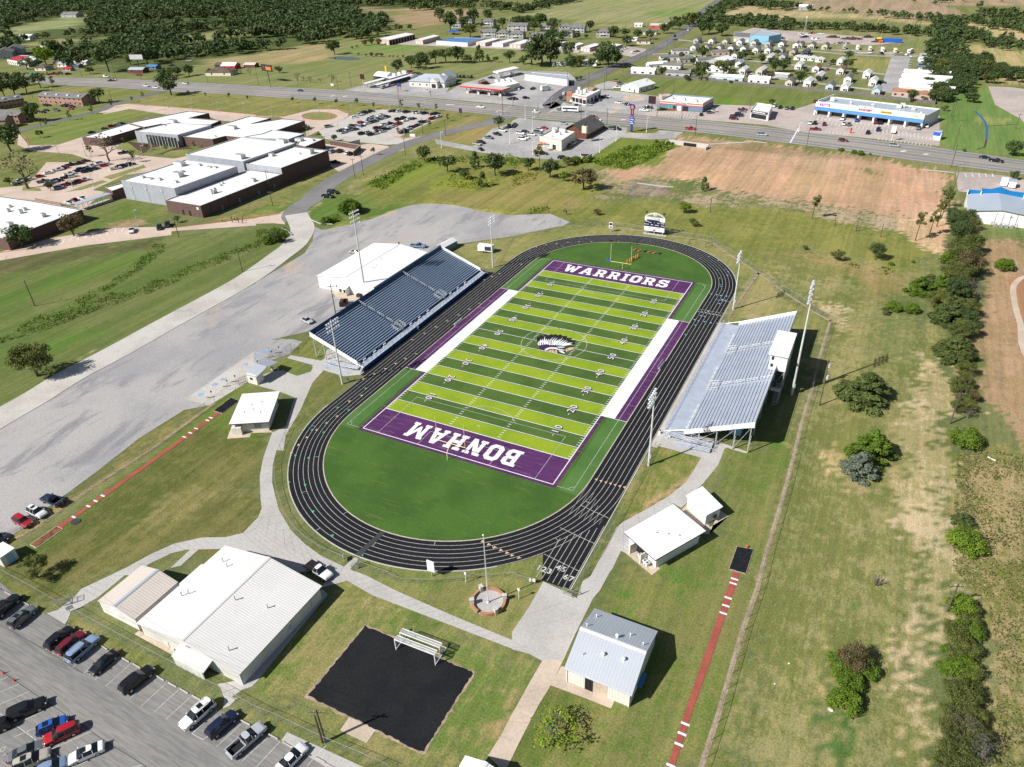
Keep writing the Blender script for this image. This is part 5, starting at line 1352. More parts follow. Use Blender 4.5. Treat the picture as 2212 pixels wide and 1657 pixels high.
t=gbl('ticket_booth','small ticket booth under a ribbed canopy roof by the west gate','booth',(-63.0,-46.7),PI/2,3.7,8.0,2.75,3.55,'wall_ivory','roof_galv',.2,.35)
for ch in list(KIDS[t.as_pointer()]):
 if ch.name.startswith('wall'):
  KIDS[t.as_pointer()].remove(ch);bpy.data.objects.remove(ch)
MB().prism(rect(-3.9,-1.4,-1.6,1.6),0,2.85).bd('wall',M.wall_ivory,t)
MB().box((-3.93,.2,1.2),(.06,.9,.7)).bd('ticket_window',M.glass_dk,t)
MB().box((-3.95,-.9,1.3),(.05,.6,.5)).bd('notice',M.white_tin,t)
mb=MB()
for y in(-1.7,1.7):mb.box((3.8,y,0),(.12,.12,2.8))
mb.bd('canopy_post',M.galv_pale,t)
t,Q,I=hut('utility_shed','small white shed with a pale door at the corner of the long jump lawn','shed',[(-62.6,-119.5),(-58.8,-119.4),(-58.8,-116.5),(-62.6,-116.4)],2.5,'wall_pale','roof_white','wall_white',.12,.12)
MB().box((max(q.x for q in I)+.03,.1,.1),(.06,1.2,2.0)).bd('door',M.wall_skyblue,t)
gbl('storage_hall','ribbed metal roof of a white shed at the bottom edge by the tan walk','building',(41.4,-122.2),0,14.6,6.2,3.0,3.9,'wall_white','roof_white',.2,.35)
p=pts('11:1650,505')[0]
t=gbl('portable_shed','white portable building with a rounded roof at the far end of the blue stand','shed',(p.x-.5,p.y+1,0)[:2],radians(-6),7.5,3.4,2.5,3.3,'wall_slate','roof_white',.15,0,ridge_cap=False)
p=pts('11:1985,515')[0]
t=tng('cargo_trailer','white enclosed cargo trailer with dark artwork parked behind the far light pole','trailer',(p.x,p.y,0),radians(8))
MB().box((0,0,.5),(5.6,2.3,2.2)).bd('trailer_body',M.white_tin,t)
MB().box((1.2,-1.17,.9),(2.4,.03,1.5)).bd('side_artwork',M.steel_dk,t)
for x in(-.5,.5):
 for y in(-1.05,1.05):
  MB().rod((x,y-.12,.35),(x,y+.12,.35),.35,.35,14).bd('wheel',M.rubber_tyre,t)
MB().rod((-2.8,0,.5),(-4.0,0,.5),.06).bd('drawbar',M.steel_dk,t)
t=tng('flag_circle','round brick and stone flag circle with a paved floor beside the walk','planter',(27.0,-87.9,0))
MB().rod((0,0,0),(0,0,.06),2.9,2.9,32).bd('floor',M.concrete,t)
mb=MB()
n=36
for k in range(n):
 if k in(26,):continue
 a0,a1=2*PI*k/n,2*PI*(k+1)/n
 q=[(r*cos(a),r*sin(a))for r,a in((2.6,a0),(3.05,a0),(3.05,a1),(2.6,a1))]
 mb.prism(q,0,.55)
mb.bd('brick_ring',M.brick_orange,t)
for a in(35,145,215,325):
 a=radians(a);mb=MB();mb.box((2.82*cos(a),2.82*sin(a),0),(.75,.55,1.25),a);mb.box((2.82*cos(a),2.82*sin(a),1.25),(.85,.65,.12),a);mb.bd('stone_pier',M.stone_pale,t)
t=tng('flagpole','slender white flagpole standing in the middle of the brick circle','flagpole',(27.0,-88.0,.06))
mb=MB();mb.rod((0,0,0),(0,0,15.6),.10,.05,10);mb.rod((0,0,0),(0,0,.3),.3,.2,12);mb.bd('pole',M.galv_pale,t)
MB().ball((0,0,15.75),.16,10,6).bd('finial',M.white_tin,t)
MB().rod((.12,0,1.2),(.09,0,15.4),.012,n=4).bd('halyard',M.white_net,t)
def goal(y,lab,dz):
 t=tng('soccer_goal',lab,'goal',(21.8,y,.05),.04,'soccer goals on the rubber pad')
 w,h,d0,d1=3.66,2.44,.9,2.0
 mb=MB()
 for s in(-1,1):
  mb.box((s*w,0,0),(.12,.12,h));mb.rod((s*w,0,h),(s*w,d0,h),.05);mb.rod((s*w,d0,h),(s*w,d1,.05),.05);mb.rod((s*w,0,.06),(s*w,d1+dz,.06),.06)
 mb.box((0,0,h-.06),(2*w+.12,.12,.12));mb.rod((-w,d0,h),(w,d0,h),.05);mb.rod((-w,d1,.05),(w,d1,.05),.05)
 mb.bd('frame',M.white_tin,t)
 mb=MB()
 mb.face([(-w,0,h),(w,0,h),(w,d0,h-.05),(-w,d0,h-.05)]);mb.face([(-w,d0,h),(w,d0,h),(w,d1,.05),(-w,d1,.05)])
 for s in(-1,1):mb.face([(s*w,0,0),(s*w,0,h),(s*w,d0,h),(s*w,d1,.05)])
 mb.bd('net',M.goal_net,t)
 mb=MB()
 for s in(-1,1):mb.box((s*w,d1+dz,0),(.3,.5,.16))
 mb.bd('counterweight',M.steel_dk,t)
goal(-102.7,'white soccer goal with net nearer the middle of the black rubber pad',.4)
goal(-101.2,'white soccer goal with net behind the first one, over the pad edge',.6)
def fence(label,spec,h=1.8,step=3.0,start=.0,cat='fence',rails=True,name='chain_link_fence'):
 P=[Ve((p[0],p[1]))for p in(pts(spec)if isinstance(spec,str)else spec)]
 t=tng(name,label,cat,(P[0].x,P[0].y,0))
 Q=[p-P[0]for p in P]
 mb=MB()
 for a,b in zip(Q[:-1],Q[1:]):mb.face([(a.x,a.y,.03),(b.x,b.y,.03),(b.x,b.y,h),(a.x,a.y,h)])
 mb.bd('wire_mesh',M.chain_link,t)
 MB().tube([(q.x,q.y,h)for q in Q],.03,5).bd('top_rail',M.fence_steel,t)
 S=alg(Q,step)[:98]
 pm=None
 for i,(p,hd)in enumerate(S):
  if pm is None:
   mb=MB();mb.rod((0,0,0),(0,0,h+.06),.038,n=6);pm=mb.data('post',M.fence_steel)
  mesh_obj('post',pm,t,(p.x,p.y,0))
 return t
fence('long chain-link fence down the east side, behind the silver stand','31:550,1108 440,1460 32:372,95 300,330 205,720 100,1105 0,1430 23:2130,100 2000,470 1880,880 1790,1200 1640,1657 1560,1850',1.8,3.0)
fence('chain-link fence behind the scoreboard running to the east corner','21:830,288 1135,328 1330,368 1640,402 1712,420 1860,520 2030,630 31:0,752 130,850 300,960 420,1040 550,1108',1.6,3.0)
fence('chain-link fence between the gravel lot and the far curve','21:830,288 700,300 430,335 250,370 0,398 11:2000,420 1700,468',1.6,3.0)
fence('short fence spur from the far curve up to the blue stand','11:2200,402 2140,500 2070,640',1.4,2.5)
fence('chain-link fence along the sprint straight beside the east walk','22:1240,535 1165,700 1000,1000 905,1190 850,1270 735,1480 620,1657 23:590,60',1.3,2.5)
fence('short fence spur from the far-end light pole to the corner fence','21:2125,690 1990,880 1850,1095',1.3,2.5)
fence('low chain-link fence round the west curve, up to the crossing mat','L:1172,545 840,815 12:195,600 165,700 170,850 190,960 245,1130 330,1260 420,1345 560,1440 765,1525',1.2,2.5)
fence('low chain-link fence below the near curve, from the mat to the chute','12:835,1610 860,1560 1140,1657 13:1180,40 1300,70 1500,74 1700,55 1900,35 2209,10 23:60,40 190,75',1.2,2.5)
fence('chain-link fence between the gravel lot and the west runway','02:60,1365 270,1260 470,1110 860,840 1300,560 1640,310 1850,160 1960,80 L:270,420 480,330',1.7,3.0)
fence('chain-link fence from the west gate to the blue stand','L:760,110 880,30 11:300,1410 400,1290 520,1200',1.7,3.0)
fence('chain-link fence between the car park and the lawn, west of the gate','03:-120,-60 60,20 300,150 515,275',1.7,2.6)
fence('long chain-link fence between the car park and the biggest white building','03:605,315 1000,535 1500,800 1900,1010 2209,1180 13:180,1255 600,1455 900,1580 1150,1690',1.7,2.8)
def gate(label,spec,h=1.7):
 P=pts(spec)
 t=tng('mesh_gate',label,'gate',P[0])
 Q=[p-P[0]for p in P]
 for a,b in zip(Q[:-1],Q[1:]):
  mb=MB()
  for q in(a,b):mb.rod((q.x,q.y,0),(q.x,q.y,h),.05)
  for z in(.1,h*.5,h):mb.rod((a.x,a.y,z),(b.x,b.y,z),.04)
  mb.bd('gate_frame',M.fence_steel,t)
  MB().face([(a.x,a.y,.1),(b.x,b.y,.1),(b.x,b.y,h),(a.x,a.y,h)]).bd('gate_mesh',M.chain_link,t)
gate('open mesh gate with dark frame at the car park end of the walk','03:515,275 620,250 622,205')
gate('mesh gate at the end of the sprint chute','23:440,160 520,195 590,170')
gate('small mesh gate beside the crossing mat','12:830,1610 885,1595 890,1560')
gate('mesh pedestrian gate beside the ticket booth','L:440,340 375,365 380,380')
for i,(spec,lab)in enumerate((('23:175,75','white notice board on the fence at the chute'),('12:760,1525','white notice board on the fence by the crossing mat'),('03:615,312','white notice on the fence corner by the car park gate'))):
 p=pts(spec)[0]
 t=tng('notice_board',lab,'sign',(p.x,p.y,0),(.3,-.9,1.1)[i])
 MB().box((0,0,.55),(1.1,.05,.8)).bd('panel',M.white_tin,t)
 mb=MB()
 for x in(-.45,.45):mb.rod((x,.04,0),(x,.04,1.3),.03)
 mb.bd('post',M.galv,t)
for spec,lab in(('23:60,205','white sign post standing on the grass near the flag circle'),('13:1812,65','white post lamp beside the near curve fence')):
 p=pts(spec)[0]
 t=tng('sign_post',lab,'sign',(p.x,p.y,0))
 MB().rod((0,0,0),(0,0,2.3),.06).bd('post',M.white_tin,t)
 MB().box((0,0,2.1),(.4,.1,.5)).bd('plate',M.white_tin,t)
mb=MB()
for k in range(9):
 a=gd('02',1640+k*95,100-k*62);b=gd('02',1810+k*95,155-k*62);mb.strip([a,b],.14,.07)
for k0 in(1,4,7):
 for k in range(6):
  a=gd('02',1720+k0*95-95+k*27,55-k0*62+62-40-k*3+k*12);b=gd('02',1720+k0*95-95+k*27+30,55-k0*62+62-105+k*12+20);mb.strip([a,b],.12,.072)
tag(mb.bd('stall_lines',M.paint_faded),kind='structure')
mb=MB()
for x,y in((150,370),(228,322),(435,180),(575,95),(640,50),(12,467)):
 p=gd('L',x,y);mb.box((p.x,p.y,.06),(1.3,1.3,.004),.6);mb.rod((p.x,p.y,.062),(p.x,p.y,.07),.42,.42,14,1);mb.rod((p.x,p.y,.07),(p.x,p.y,.074),.3,.3,14);mb.box((p.x,p.y+.3,.062),(.14,.6,.01),.2,1)
tag(mb.bd('handicap_symbols',[M.paint_handicap,M.paint_faded]),kind='structure')
for i,(x,y)in enumerate(((100,430),(250,325),(325,280),(540,138),(675,45),(740,5))):
 p=gd('L',x+22,y+60)
 t=tng('parking_sign','brown reserved parking sign at the west gate, %s from the runway end'%ordinal(i+1),'sign',(p.x,p.y,0),.6,'reserved parking signs')
 MB().rod((0,0,0),(0,0,1.5),.03,n=6).bd('post',M.galv,t)
 MB().box((0,0,1.35),(.35,.04,.5)).bd('plate',M.steel_dk,t)
 mb=MB();mb.box((0,0,.02),(1.9,.2,.16),0);o=mb.bd('wheel_stop',M.timber_rust,None,loc=gd('L',x+8,y+66));o.rotation_euler=(0,0,.62)
 tag(o,'rusty brown wheel stop at the west gate stalls, %s from the runway end'%ordinal(i+1),'wheel stop','brown wheel stops')
def bin_(spec,lab,mat='white_tin'):
 p=pts(spec)[0]
 t=tng('litter_bin',lab,'bin',(p.x,p.y,.05))
 MB().rod((0,0,0),(0,0,.9),.28,.32,14).bd('barrel',M[mat],t)
 mb=MB();mb.rod((0,0,.88),(0,0,.93),.33,.33,14);mb.rod((0,0,.94),(0,0,.95),.27,.27,14,1);mb.bd('rim',[M[mat],M.dark_void],t)
bin_('11:795,1640','white barrel bin beside the near light pole of the blue stand');bin_('11:1397,1185','white barrel bin against the blue stand skirt');bin_('22:1360,460','white barrel bin at the foot of the silver stand stairs');bin_('22:1275,430','white barrel bin on the kerb strip by the silver stand stairs');bin_('L:695,235','white barrel bin under the ticket booth canopy')
for i,(x,y)in enumerate(((1025,1375),(1048,1395),(1105,1505),(1125,1525),(1145,1555),(1165,1575))):
 p=gd('22',x,y)
 t=tng('hand_sink','white trough sink at the east concession stand, %s from the track'%ordinal(i+1),'sink',(p.x,p.y,.05),.9,'white sinks outside the east concession stand')
 mb=MB();mb.box((0,0,.7),(.75,.6,.28));mb.box((0,0,.96),(.5,.35,.03),0,1);mb.bd('basin',[M.white_tin,M.dark_void],t)
 MB().box((0,0,0),(.4,.35,.7)).bd('pedestal',M.wall_pale,t)
for spec,lab in(('L:605,795','dark drinking fountain beside the west concession hut'),('L:445,800','dark bin beside the west concession hut')):
 p=pts(spec)[0];t=tng('drinking_fountain' if 'fountain' in lab else 'litter_bin',lab,lab.split()[1]if 'bin' not in lab else 'bin',(p.x,p.y,.05))
 MB().box((0,0,0),(.5,.5,.8)).bd('case',M.wall_grey,t)
 MB().box((0,0,.8),(.62,.62,.2)).bd('top',M.steel_dk,t)
p=pts('11:760,975')[0]
t=tng('waste_skip','dark maroon waste skip on the gravel behind the blue stand','skip',(p.x,p.y,.03),.5)
mb=MB()
for s in(-1,1):mb.box((s*1.1,0,0),(.08,3,1.5));mb.box((0,s*1.46,0),(2.1,.08,1.5))
mb.box((0,0,.02),(2.1,2.8,.1));mb.bd('skip_body',M.maroon_iron,t)
MB().box((-.55,-.2,1.5),(1.1,2.4,.05)).bd('lid',M.steel_dk,t)
t=tng('utility_box','black utility box on the grass by the white hall porch','box',(*pts('11:890,905')[0][:2],.02));MB().box((0,0,0),(1.4,1.1,.9)).bd('case',M.steel_dk,t);MB().box((0,0,.9),(1.5,1.2,.08)).bd('lid',M.black_iron,t)
def lfc(clumps,per,leaf,rng,up=.35,long=1.0,out=None):
 0
 V,A=[],[]
 for(cx,cy,cz,r)in clumps:
  n=max(6,int(per*(r**2)))
  d=rng.normal(size=(n,3));d/=np.linalg.norm(d,axis=1)[:,None]
  rad=r*(rng.random(n)**.38)
  p=np.array([cx,cy,cz])+d*rad[:,None]*np.array([1,1,.8])
  nrm=d+rng.normal(size=(n,3))*.55+np.array([0,0,up]);nrm/=np.linalg.norm(nrm,axis=1)[:,None]
  t=np.cross(nrm,rng.normal(size=(n,3)));t/=np.linalg.norm(t,axis=1)[:,None]
  if out is not None:
   o=p-np.array(out);o[:,2]*=.3;o/=np.linalg.norm(o,axis=1)[:,None]+1e-6
   t=o+.35*rng.normal(size=(n,3));t-=nrm*(t*nrm).sum(1)[:,None];t/=np.linalg.norm(t,axis=1)[:,None]
  b=np.cross(nrm,t)
  s=leaf*(.6+.8*rng.random(n))[:,None]
  q=np.stack([p-t*s*long,p+b*s*.55,p+t*s*long,p-b*s*.55],1)
  V.append(q.reshape(-1,3))
  A.append(np.repeat(np.clip(.5+.22*rng.normal()+.16*rng.normal(size=n),0,1),4))
 return np.concatenate(V),np.concatenate(A)
def clm(name,V,A,mat):
 me=bpy.data.meshes.new(name)
 n=len(V)//4
 me.vertices.add(len(V));me.vertices.foreach_set('co',V.astype(np.float32).ravel())
 me.loops.add(len(V));me.loops.foreach_set('vertex_index',np.arange(len(V),dtype=np.int32))
 me.polygons.add(n);me.polygons.foreach_set('loop_start',np.arange(0,len(V),4,dtype=np.int32));me.polygons.foreach_set('loop_total',np.full(n,4,np.int32))
 me.update(calc_edges=True)
 at=me.attributes.new('leaf','FLOAT','POINT');at.data.foreach_set('value',A.astype(np.float32))
 me.materials.append(M[mat])
 return me
def limbs(mb,base,tip,r,rng,depth,spread=.5,kids=3,bare=False):
 base,tip=Ve(base),Ve(tip)
 mid=base.lerp(tip,.5)+Ve(rng.normal(size=3))*(tip-base).length*.06
 mb.rod(base,mid,r,r*.78,6,cap=False);mb.rod(mid,tip,r*.78,r*.55,6,cap=False)
 if depth==0:return
 L=(tip-base).length
 for k in range(kids):
  d=((tip-base).normalized()+Ve(rng.normal(size=3))*spread).normalized()
  if d.z<.1:d.z=.1+.2*rng.random();d.normalize()
  st=base.lerp(tip,.55+.45*rng.random())
  limbs(mb,st,st+d*L*(.55+.25*rng.random()),r*.5,rng,depth-1,spread,kids,bare)
def lobes(rng,n,W,z0,z1,r,flat=1.0,power=.5):
 0
 out=[]
 while len(out)<n:
  d=rng.normal(size=3);d/=np.linalg.norm(d)
  rad=.35+.65*rng.random()**power
  zc,hz=(z0+z1)/2,(z1-z0)/2
  rr=r*(.65+.7*rng.random())
  x,y,z=d[0]*rad*(W/2-rr*.6),d[1]*rad*(W/2-rr*.6),zc+d[2]*rad*(hz-rr*.5)
  if d[2]<-.5 and rng.random()<.5:continue
  out.append((x,y,z,rr))
 return out
def make_tree(kind,seed,hi=True):
 0
 rng=np.random.default_rng(seed)
 mb=MB();bark='bark'
 q=1.0 if hi else.28
 lf=1.0 if hi else 1.9
 if kind in('oak','olive','bronze','lime','dark'):
  W,z0,z1=9.0,1.6,8.2
  limbs(mb,(0,0,0),(0,0,3.4),.32,rng,2,.55,3)
  cl=lobes(rng,34,W,z0,z1,1.25)
  V,A=lfc(cl,85*q,.20*lf,rng)
  mat={'oak':'leaf_oak','olive':'leaf_olive','bronze':'leaf_bronze','lime':'leaf_lime','dark':'leaf_wood'}[kind]
 elif kind=='shrub':
  W=6.0
  limbs(mb,(0,0,0),(0,0,1.2),.18,rng,2,.8,3)
  cl=[]
  for k in range(46):
   a=rng.random()*2*PI;e=rng.random()**.6
   rr=.62+.4*rng.random()
   rho=2.35*sqrt(1-(e*.95)**2)*(.8+.3*rng.random())
   cl.append((rho*cos(a),rho*sin(a),.5+2.6*e,rr))
  cl+=[(0,0,1.4,1.7),(.8,.4,1.2,1.4),(-.8,-.3,1.2,1.4)]
  V,A=lfc(cl,150*q,.15*lf,rng,.6)
  mat='leaf_bright'
 elif kind in('cedar','bluecedar','greencedar'):
  W=6.0
  mb.rod((0,0,0),(0,0,5.0),.22,.05,7)
  cl=[]
  for k in range(70):
   e=rng.random()**1.25
   a=rng.random()*2*PI
   rho=2.75*(1-e)**.75*(.72+.45*rng.random())
   cl.append((rho*cos(a),rho*sin(a),.35+5.6*e,.34+.5*(1-e)*(.6+.7*rng.random())))
  V,A=lfc(cl,200*q,.17*lf,rng,.5,1.7,(0,0,1.0))
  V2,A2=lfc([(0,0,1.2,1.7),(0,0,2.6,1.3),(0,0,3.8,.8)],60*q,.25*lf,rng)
  V,A=np.concatenate([V,V2]),np.concatenate([A,A2*.3])  # core leaves darkened: shade inside the crown put into leaf colour
  mat={'cedar':'leaf_cedar','bluecedar':'leaf_bluegrey','greencedar':'leaf_bright'}[kind]
 elif kind=='pine':
  W=4.0
  mb.rod((0,0,0),(.25,.1,9.2),.17,.07,7)
  cl=[(.25+1.5*rng.normal()*.55,.1+1.5*rng.normal()*.55,5.6+3.6*rng.random(),.55+.35*rng.random())for k in range(15)]
  for c in cl:mb.rod((.2,.1,c[2]-.5),c[:3],.05,.02,5)
  V,A=lfc(cl,130*q,.18*lf,rng,.3,1.5)
  mat='leaf_olive' if seed%2 else 'leaf_bright'
 elif kind=='sapling':
  W=2.6
  mb.rod((0,0,0),(0,0,2.4),.06,.04,6)
  cl=[(.7*rng.normal()*.6,.7*rng.normal()*.6,1.6+2.1*rng.random(),.42+.25*rng.random())for k in range(13)]
  V,A=lfc(cl,110*q,.15*lf,rng)
  mat=('leaf_oak','leaf_olive','leaf_lime')[seed%3]
 elif kind=='cone':
  W=4.4
  mb.rod((0,0,0),(0,0,5),.2,.05,7)
  cl=[]
  for k in range(46):
   e=rng.random()**.9;a=rng.random()*2*PI
   rho=1.9*(1-e**1.6)*(.75+.35*rng.random())
   cl.append((rho*cos(a),rho*sin(a),.5+5.4*e,.5+.3*rng.random()))
  V,A=lfc(cl,130*q,.17*lf,rng)
  mat='leaf_oak'
 elif kind=='sparse':
  W=7.0;bark='bark_grey'
  limbs(mb,(0,0,0),(0,0,2.2),.22,rng,4,.7,3)
  cl=lobes(rng,40,W,.6,5.2,.8)
  V,A=lfc(cl,34*q,.17*lf,rng)
  mat='leaf_lime'
 elif kind in('bare','grey'):
  W=8.0;bark='bark_grey' if kind=='grey' else 'bark'
  limbs(mb,(0,0,0),(.1,0,2.6),.3,rng,5 if hi else 4,.62,3,True)
  cl=lobes(rng,30,W*.9,2,7.4,1.0)
  V,A=lfc(cl,(9 if kind=='bare' else 26)*q,.13*lf,rng)
  mat='leaf_grey'
 elif kind=='twigs':
  W=2.4;bark='bark_grey'
  for k in range(26):
   a=rng.random()*2*PI;e=.25+.75*rng.random()
   p=Ve((cos(a)*e*1.1,sin(a)*e*1.1,1.0+1.2*rng.random()))
   mb.rod((0,0,0),p*.6,.035,.022,5);mb.rod(p*.6,p+Ve(rng.normal(size=3))*.15,.022,.008,5)
  V,A=lfc(lobes(rng,8,2.2,.6,2,.4),22,.08,rng)
  mat='leaf_grey'
 nm={'pine':'pine','shrub':'shrub'}.get(kind,'tree')
 return mb.data('trunk',M[bark]),clm('crown',V,A,mat),W
TREES={}
def tree_mesh(kind,hi=True,nvar=3):
 key=(kind,hi)
 if key not in TREES:
  TREES[key]=[make_tree(kind,11*(i+1)+len(kind)*7+i,hi)for i in range(nvar)]
 return random.choice(TREES[key])
KIND={'o':('oak','dark green oak','broadleaf_tree','tree'),'l':('olive','olive green broad tree','broadleaf_tree','tree'),'z':('bronze','bronze brown broad tree','broadleaf_tree','tree'),'k':('lime','bright lime green tree','broadleaf_tree','tree'),'d':('dark','very dark dense tree','broadleaf_tree','tree'),'s':('shrub','bright green domed shrub','round_shrub','shrub'),'c':('cedar','feathery olive cedar','cedar_tree','tree'),'b':('bluecedar','silvery blue-grey cedar','cedar_tree','tree'),'g':('greencedar','bright green feathery cedar','cedar_tree','tree'),'p':('pine','thin pine with a small high crown','pine_tree','tree'),'y':('sapling','young staked tree','young_tree','tree'),'n':('cone','dark cone shaped tree','conifer_tree','tree'),'x':('sparse','sparse yellow-green tree with bare twigs','broadleaf_tree','tree'),'B':('bare','leafless dark branching tree','bare_tree','tree'),'G':('grey','grey half bare tree','bare_tree','tree'),'t':('twigs','small leafless grey bush','bare_bush','bush')}
SKIRT='scgbnt'
WIDTHS={}
PLANTED=[]
def ptr(code,loc,W,hi=True,sq=1.0):
 kind,desc,name,cat=KIND[code]
 tr,cr,w0=tree_mesh(kind,hi)
 s=W/w0
 t=tng(name,None,cat,(loc[0],loc[1],0),random.random()*2*PI)
 t.scale=(s,s,s*sq*uni(.92,1.1))
 mesh_obj('trunk',tr,t);mesh_obj('crown',cr,t)
 return t,desc
def plant(spec,place,origin,oname,group):
 0
 items,crop=[],None
 for tok in spec.split():
  if ':' in tok:crop,tok=tok.split(':')
  x,y,w,code=tok.split(',')
  x,y,w=float(x),float(y),float(w)
  a,b=gd(crop,x-w/2,y),gd(crop,x+w/2,y)
  W=(b-a).length
  if code in SKIRT:
   k=(gd(crop,x,y)-gd(crop,x,y-10)).length/10/(W/w)
   y-=.80*w/2/k
   loc=gd(crop,x,y)
  else:loc=gd(crop,x,y)
  hi=(loc-Ve(CAM_P)).length<330
  t,d=ptr(code,loc,W,hi,{'c':.62,'b':.8,'g':.72,'x':.6,'l':.85,'s':.9}.get(code,1))
  size='small ' if W<3.4 else('big ' if W>9 else '')
  items.append((t,size+d))
 lset(items,place,origin,oname,group)
FIELD=(40,40)
plant('32:830,235,480,c 880,720,380,g 780,862,310,b 33:930,135,150,t 32:1690,595,310,s 1680,1245,190,c 1690,1512,370,s','east of the long fence',(63,0),'the press box','trees east of the fence')
plant('33:720,800,300,z 640,900,300,s 830,930,260,s 700,1050,280,s 660,1242,320,s 560,1160,160,s','in the grass thicket',(63,0),'the press box','thicket on the dry grass')
plant('33:1650,400,290,s 1730,340,190,l 1560,470,150,l 1710,490,230,l 1630,680,260,l 1560,720,160,s 1720,720,220,l 1560,890,180,s 1720,880,230,l 1580,1040,220,l 1720,1050,220,l 1550,1230,200,l 1660,1230,260,s 1730,1180,190,l 1560,1330,220,l 1780,1450,260,l 1720,1530,280,l 1520,1560,240,l 1600,560,230,l 1720,600,300,s 1620,790,230,l 1480,815,90,s 1660,960,320,s 1640,1130,330,l 1660,1380,330,G 1560,1420,260,l 1620,1650,330,l 1790,1620,420,G 1450,1700,250,l 1740,1290,260,l','in the tan strip hedge',(110,40),'the warehouse','trees in the east hedge')
plant('31:1600,1495,340,c 1640,1657,170,l 1700,1580,180,l 1690,1250,200,l 1560,1185,330,c 1680,1170,220,o 1510,1120,240,c 1440,1010,220,l 1640,1010,280,c 1290,900,220,g 1380,860,220,c 1230,1065,160,s 1080,1045,160,s 1000,1060,90,l 1480,900,240,g 1730,930,240,G 1600,830,280,l 1700,720,280,z 1560,740,220,l 1640,620,280,l 1560,560,180,G 1740,540,240,l 1640,430,240,d 1600,330,190,o 1700,290,170,o 1760,330,160,l 1570,250,150,o 1660,390,150,k 1650,560,240,l 1570,650,220,s 1720,640,220,d 1660,760,240,l 1560,860,220,c 1690,1080,240,l 1460,870,200,c 1600,960,260,d 1540,1060,220,c 1720,1250,200,d 1620,1290,220,l 1640,1400,260,c 1520,1420,220,c 1700,1480,190,l 1590,330,190,d 1720,430,190,z 32:1640,150,200,l 1600,70,160,l 1750,160,140,z 1700,240,170,l 1620,250,150,l 1690,60,170,l 1720,300,150,G','in the east tree belt',(110,110),'the warehouse','trees in the east belt')
plant('31:1497,225,100,p 1530,150,90,p 1455,300,110,p 1390,375,100,p 1270,420,110,p 378,235,90,p','on the bare bank',(110,110),'the warehouse','pines on the bare bank')
plant('31:925,585,170,d 590,590,140,l 2030,700,190,s 320,500,60,l 1250,615,40,s 1060,640,60,s 21:1485,180,130,k 1565,300,100,l 470,195,110,B 735,200,70,z','beyond the far curve',(0,92),'the scoreboard','trees in the rough grass')
plant('20:140,1470,120,d 330,1535,190,d 440,1565,95,k 240,1480,90,p 620,1640,230,z 1655,1655,90,n 550,1420,110,s 640,1410,100,s 480,1430,110,l 10:1450,1395,150,o 1655,1485,170,o 1890,1465,110,n 2065,1515,220,d 1795,1550,110,o 1960,1625,100,n','in the restaurant scrub',(0,250),'the dirt field','trees in the scrub')
plant('23:390,1400,520,x','in front of the beige metal building',(50,-90),'the building',None)
plant('03:330,20,260,l','on the lawn by the car park gate',(-60,-118),'the white shed',None)
plant('01:325,1590,370,l 200,480,230,o 640,378,210,z 1535,265,70,o 11:810,215,230,s 860,190,160,s 600,290,110,s 660,270,80,s 140,450,130,s 190,440,120,o 100,460,120,s 220,400,90,s','beside the concrete road',(-75,20),'the white hall','trees by the concrete road')
plant('00:945,1392,240,B 245,1628,320,B 100,1312,230,o 790,1355,60,y 1160,1405,70,y 440,1645,90,o 90,1605,75,o 1075,1240,35,y 1272,1230,35,y 1435,1305,35,y 1680,1280,35,y 1270,1300,40,y','at the school front',(-150,150),'the school hall','trees at the school front')
plant('00:1145,885,32,y 1240,852,32,y 970,928,38,y 800,988,52,y 605,1038,46,y 405,1092,38,y 352,1188,62,o 1630,828,28,y 1778,840,26,y 1980,856,36,y 2140,868,28,y 10:322,892,38,y 515,900,38,y 700,914,42,y 873,918,42,y 1018,942,38,y 1257,935,44,y 1407,952,44,y 1555,958,38,y 1655,1047,38,y 1503,1112,42,y 1228,1162,42,y 682,1218,58,o 1015,1342,50,y 455,1172,60,y 545,1187,30,y 2095,1112,112,o 1150,1275,30,t','on the school lawns',(-150,150),'the school hall','young trees on the school lawns')
plant('00:1478,823,190,d 860,892,120,o 300,1052,150,o 460,747,46,y 350,760,120,o 230,800,130,o 130,820,130,o 40,830,130,o 60,740,110,o -30,760,120,o 180,740,110,o 1420,692,90,o 1540,672,95,o 1635,657,90,o 1490,652,80,l 940,622,210,o 780,640,70,l 590,590,90,o 700,570,90,o 240,600,110,l 400,560,150,k 480,520,150,o 2160,650,60,B 2080,640,60,B 1130,560,110,l 1280,560,150,o 1340,540,110,o','by the highway houses',(-330,300),'the highway bend','trees along the highway')
plant('10:360,702,84,B 408,700,44,B 470,717,64,B 555,712,44,B 655,712,84,B 203,632,76,l 1220,627,112,d 680,472,130,o 885,478,26,l 950,486,26,l 1000,490,42,l 1045,490,46,l 1085,490,42,l 1155,495,22,l 1185,495,22,l 1225,498,24,l 1270,498,26,l 1310,500,22,l 1340,590,110,o 1400,600,120,o 1470,590,120,o 1430,560,110,o 1550,548,130,o 1640,545,140,o 1740,545,140,o 1820,548,100,l 1930,540,92,n 2000,540,46,n 2070,540,56,o 2190,545,120,o 830,420,26,l 870,410,24,l 940,395,50,l 1000,385,60,l 1060,390,60,l','in the meadow behind the drive-in',(-300,420),'the pond','trees in the meadow')
plant('20:250,575,320,d 340,560,230,d 170,560,200,d 490,500,150,d 830,585,240,d 760,560,150,d 900,560,140,d 500,580,110,o 590,575,110,l 690,590,90,o 100,555,90,l 990,400,110,o 440,385,140,o 350,360,120,o','in the side road clump',(-120,560),'the storage units','trees by the side road')
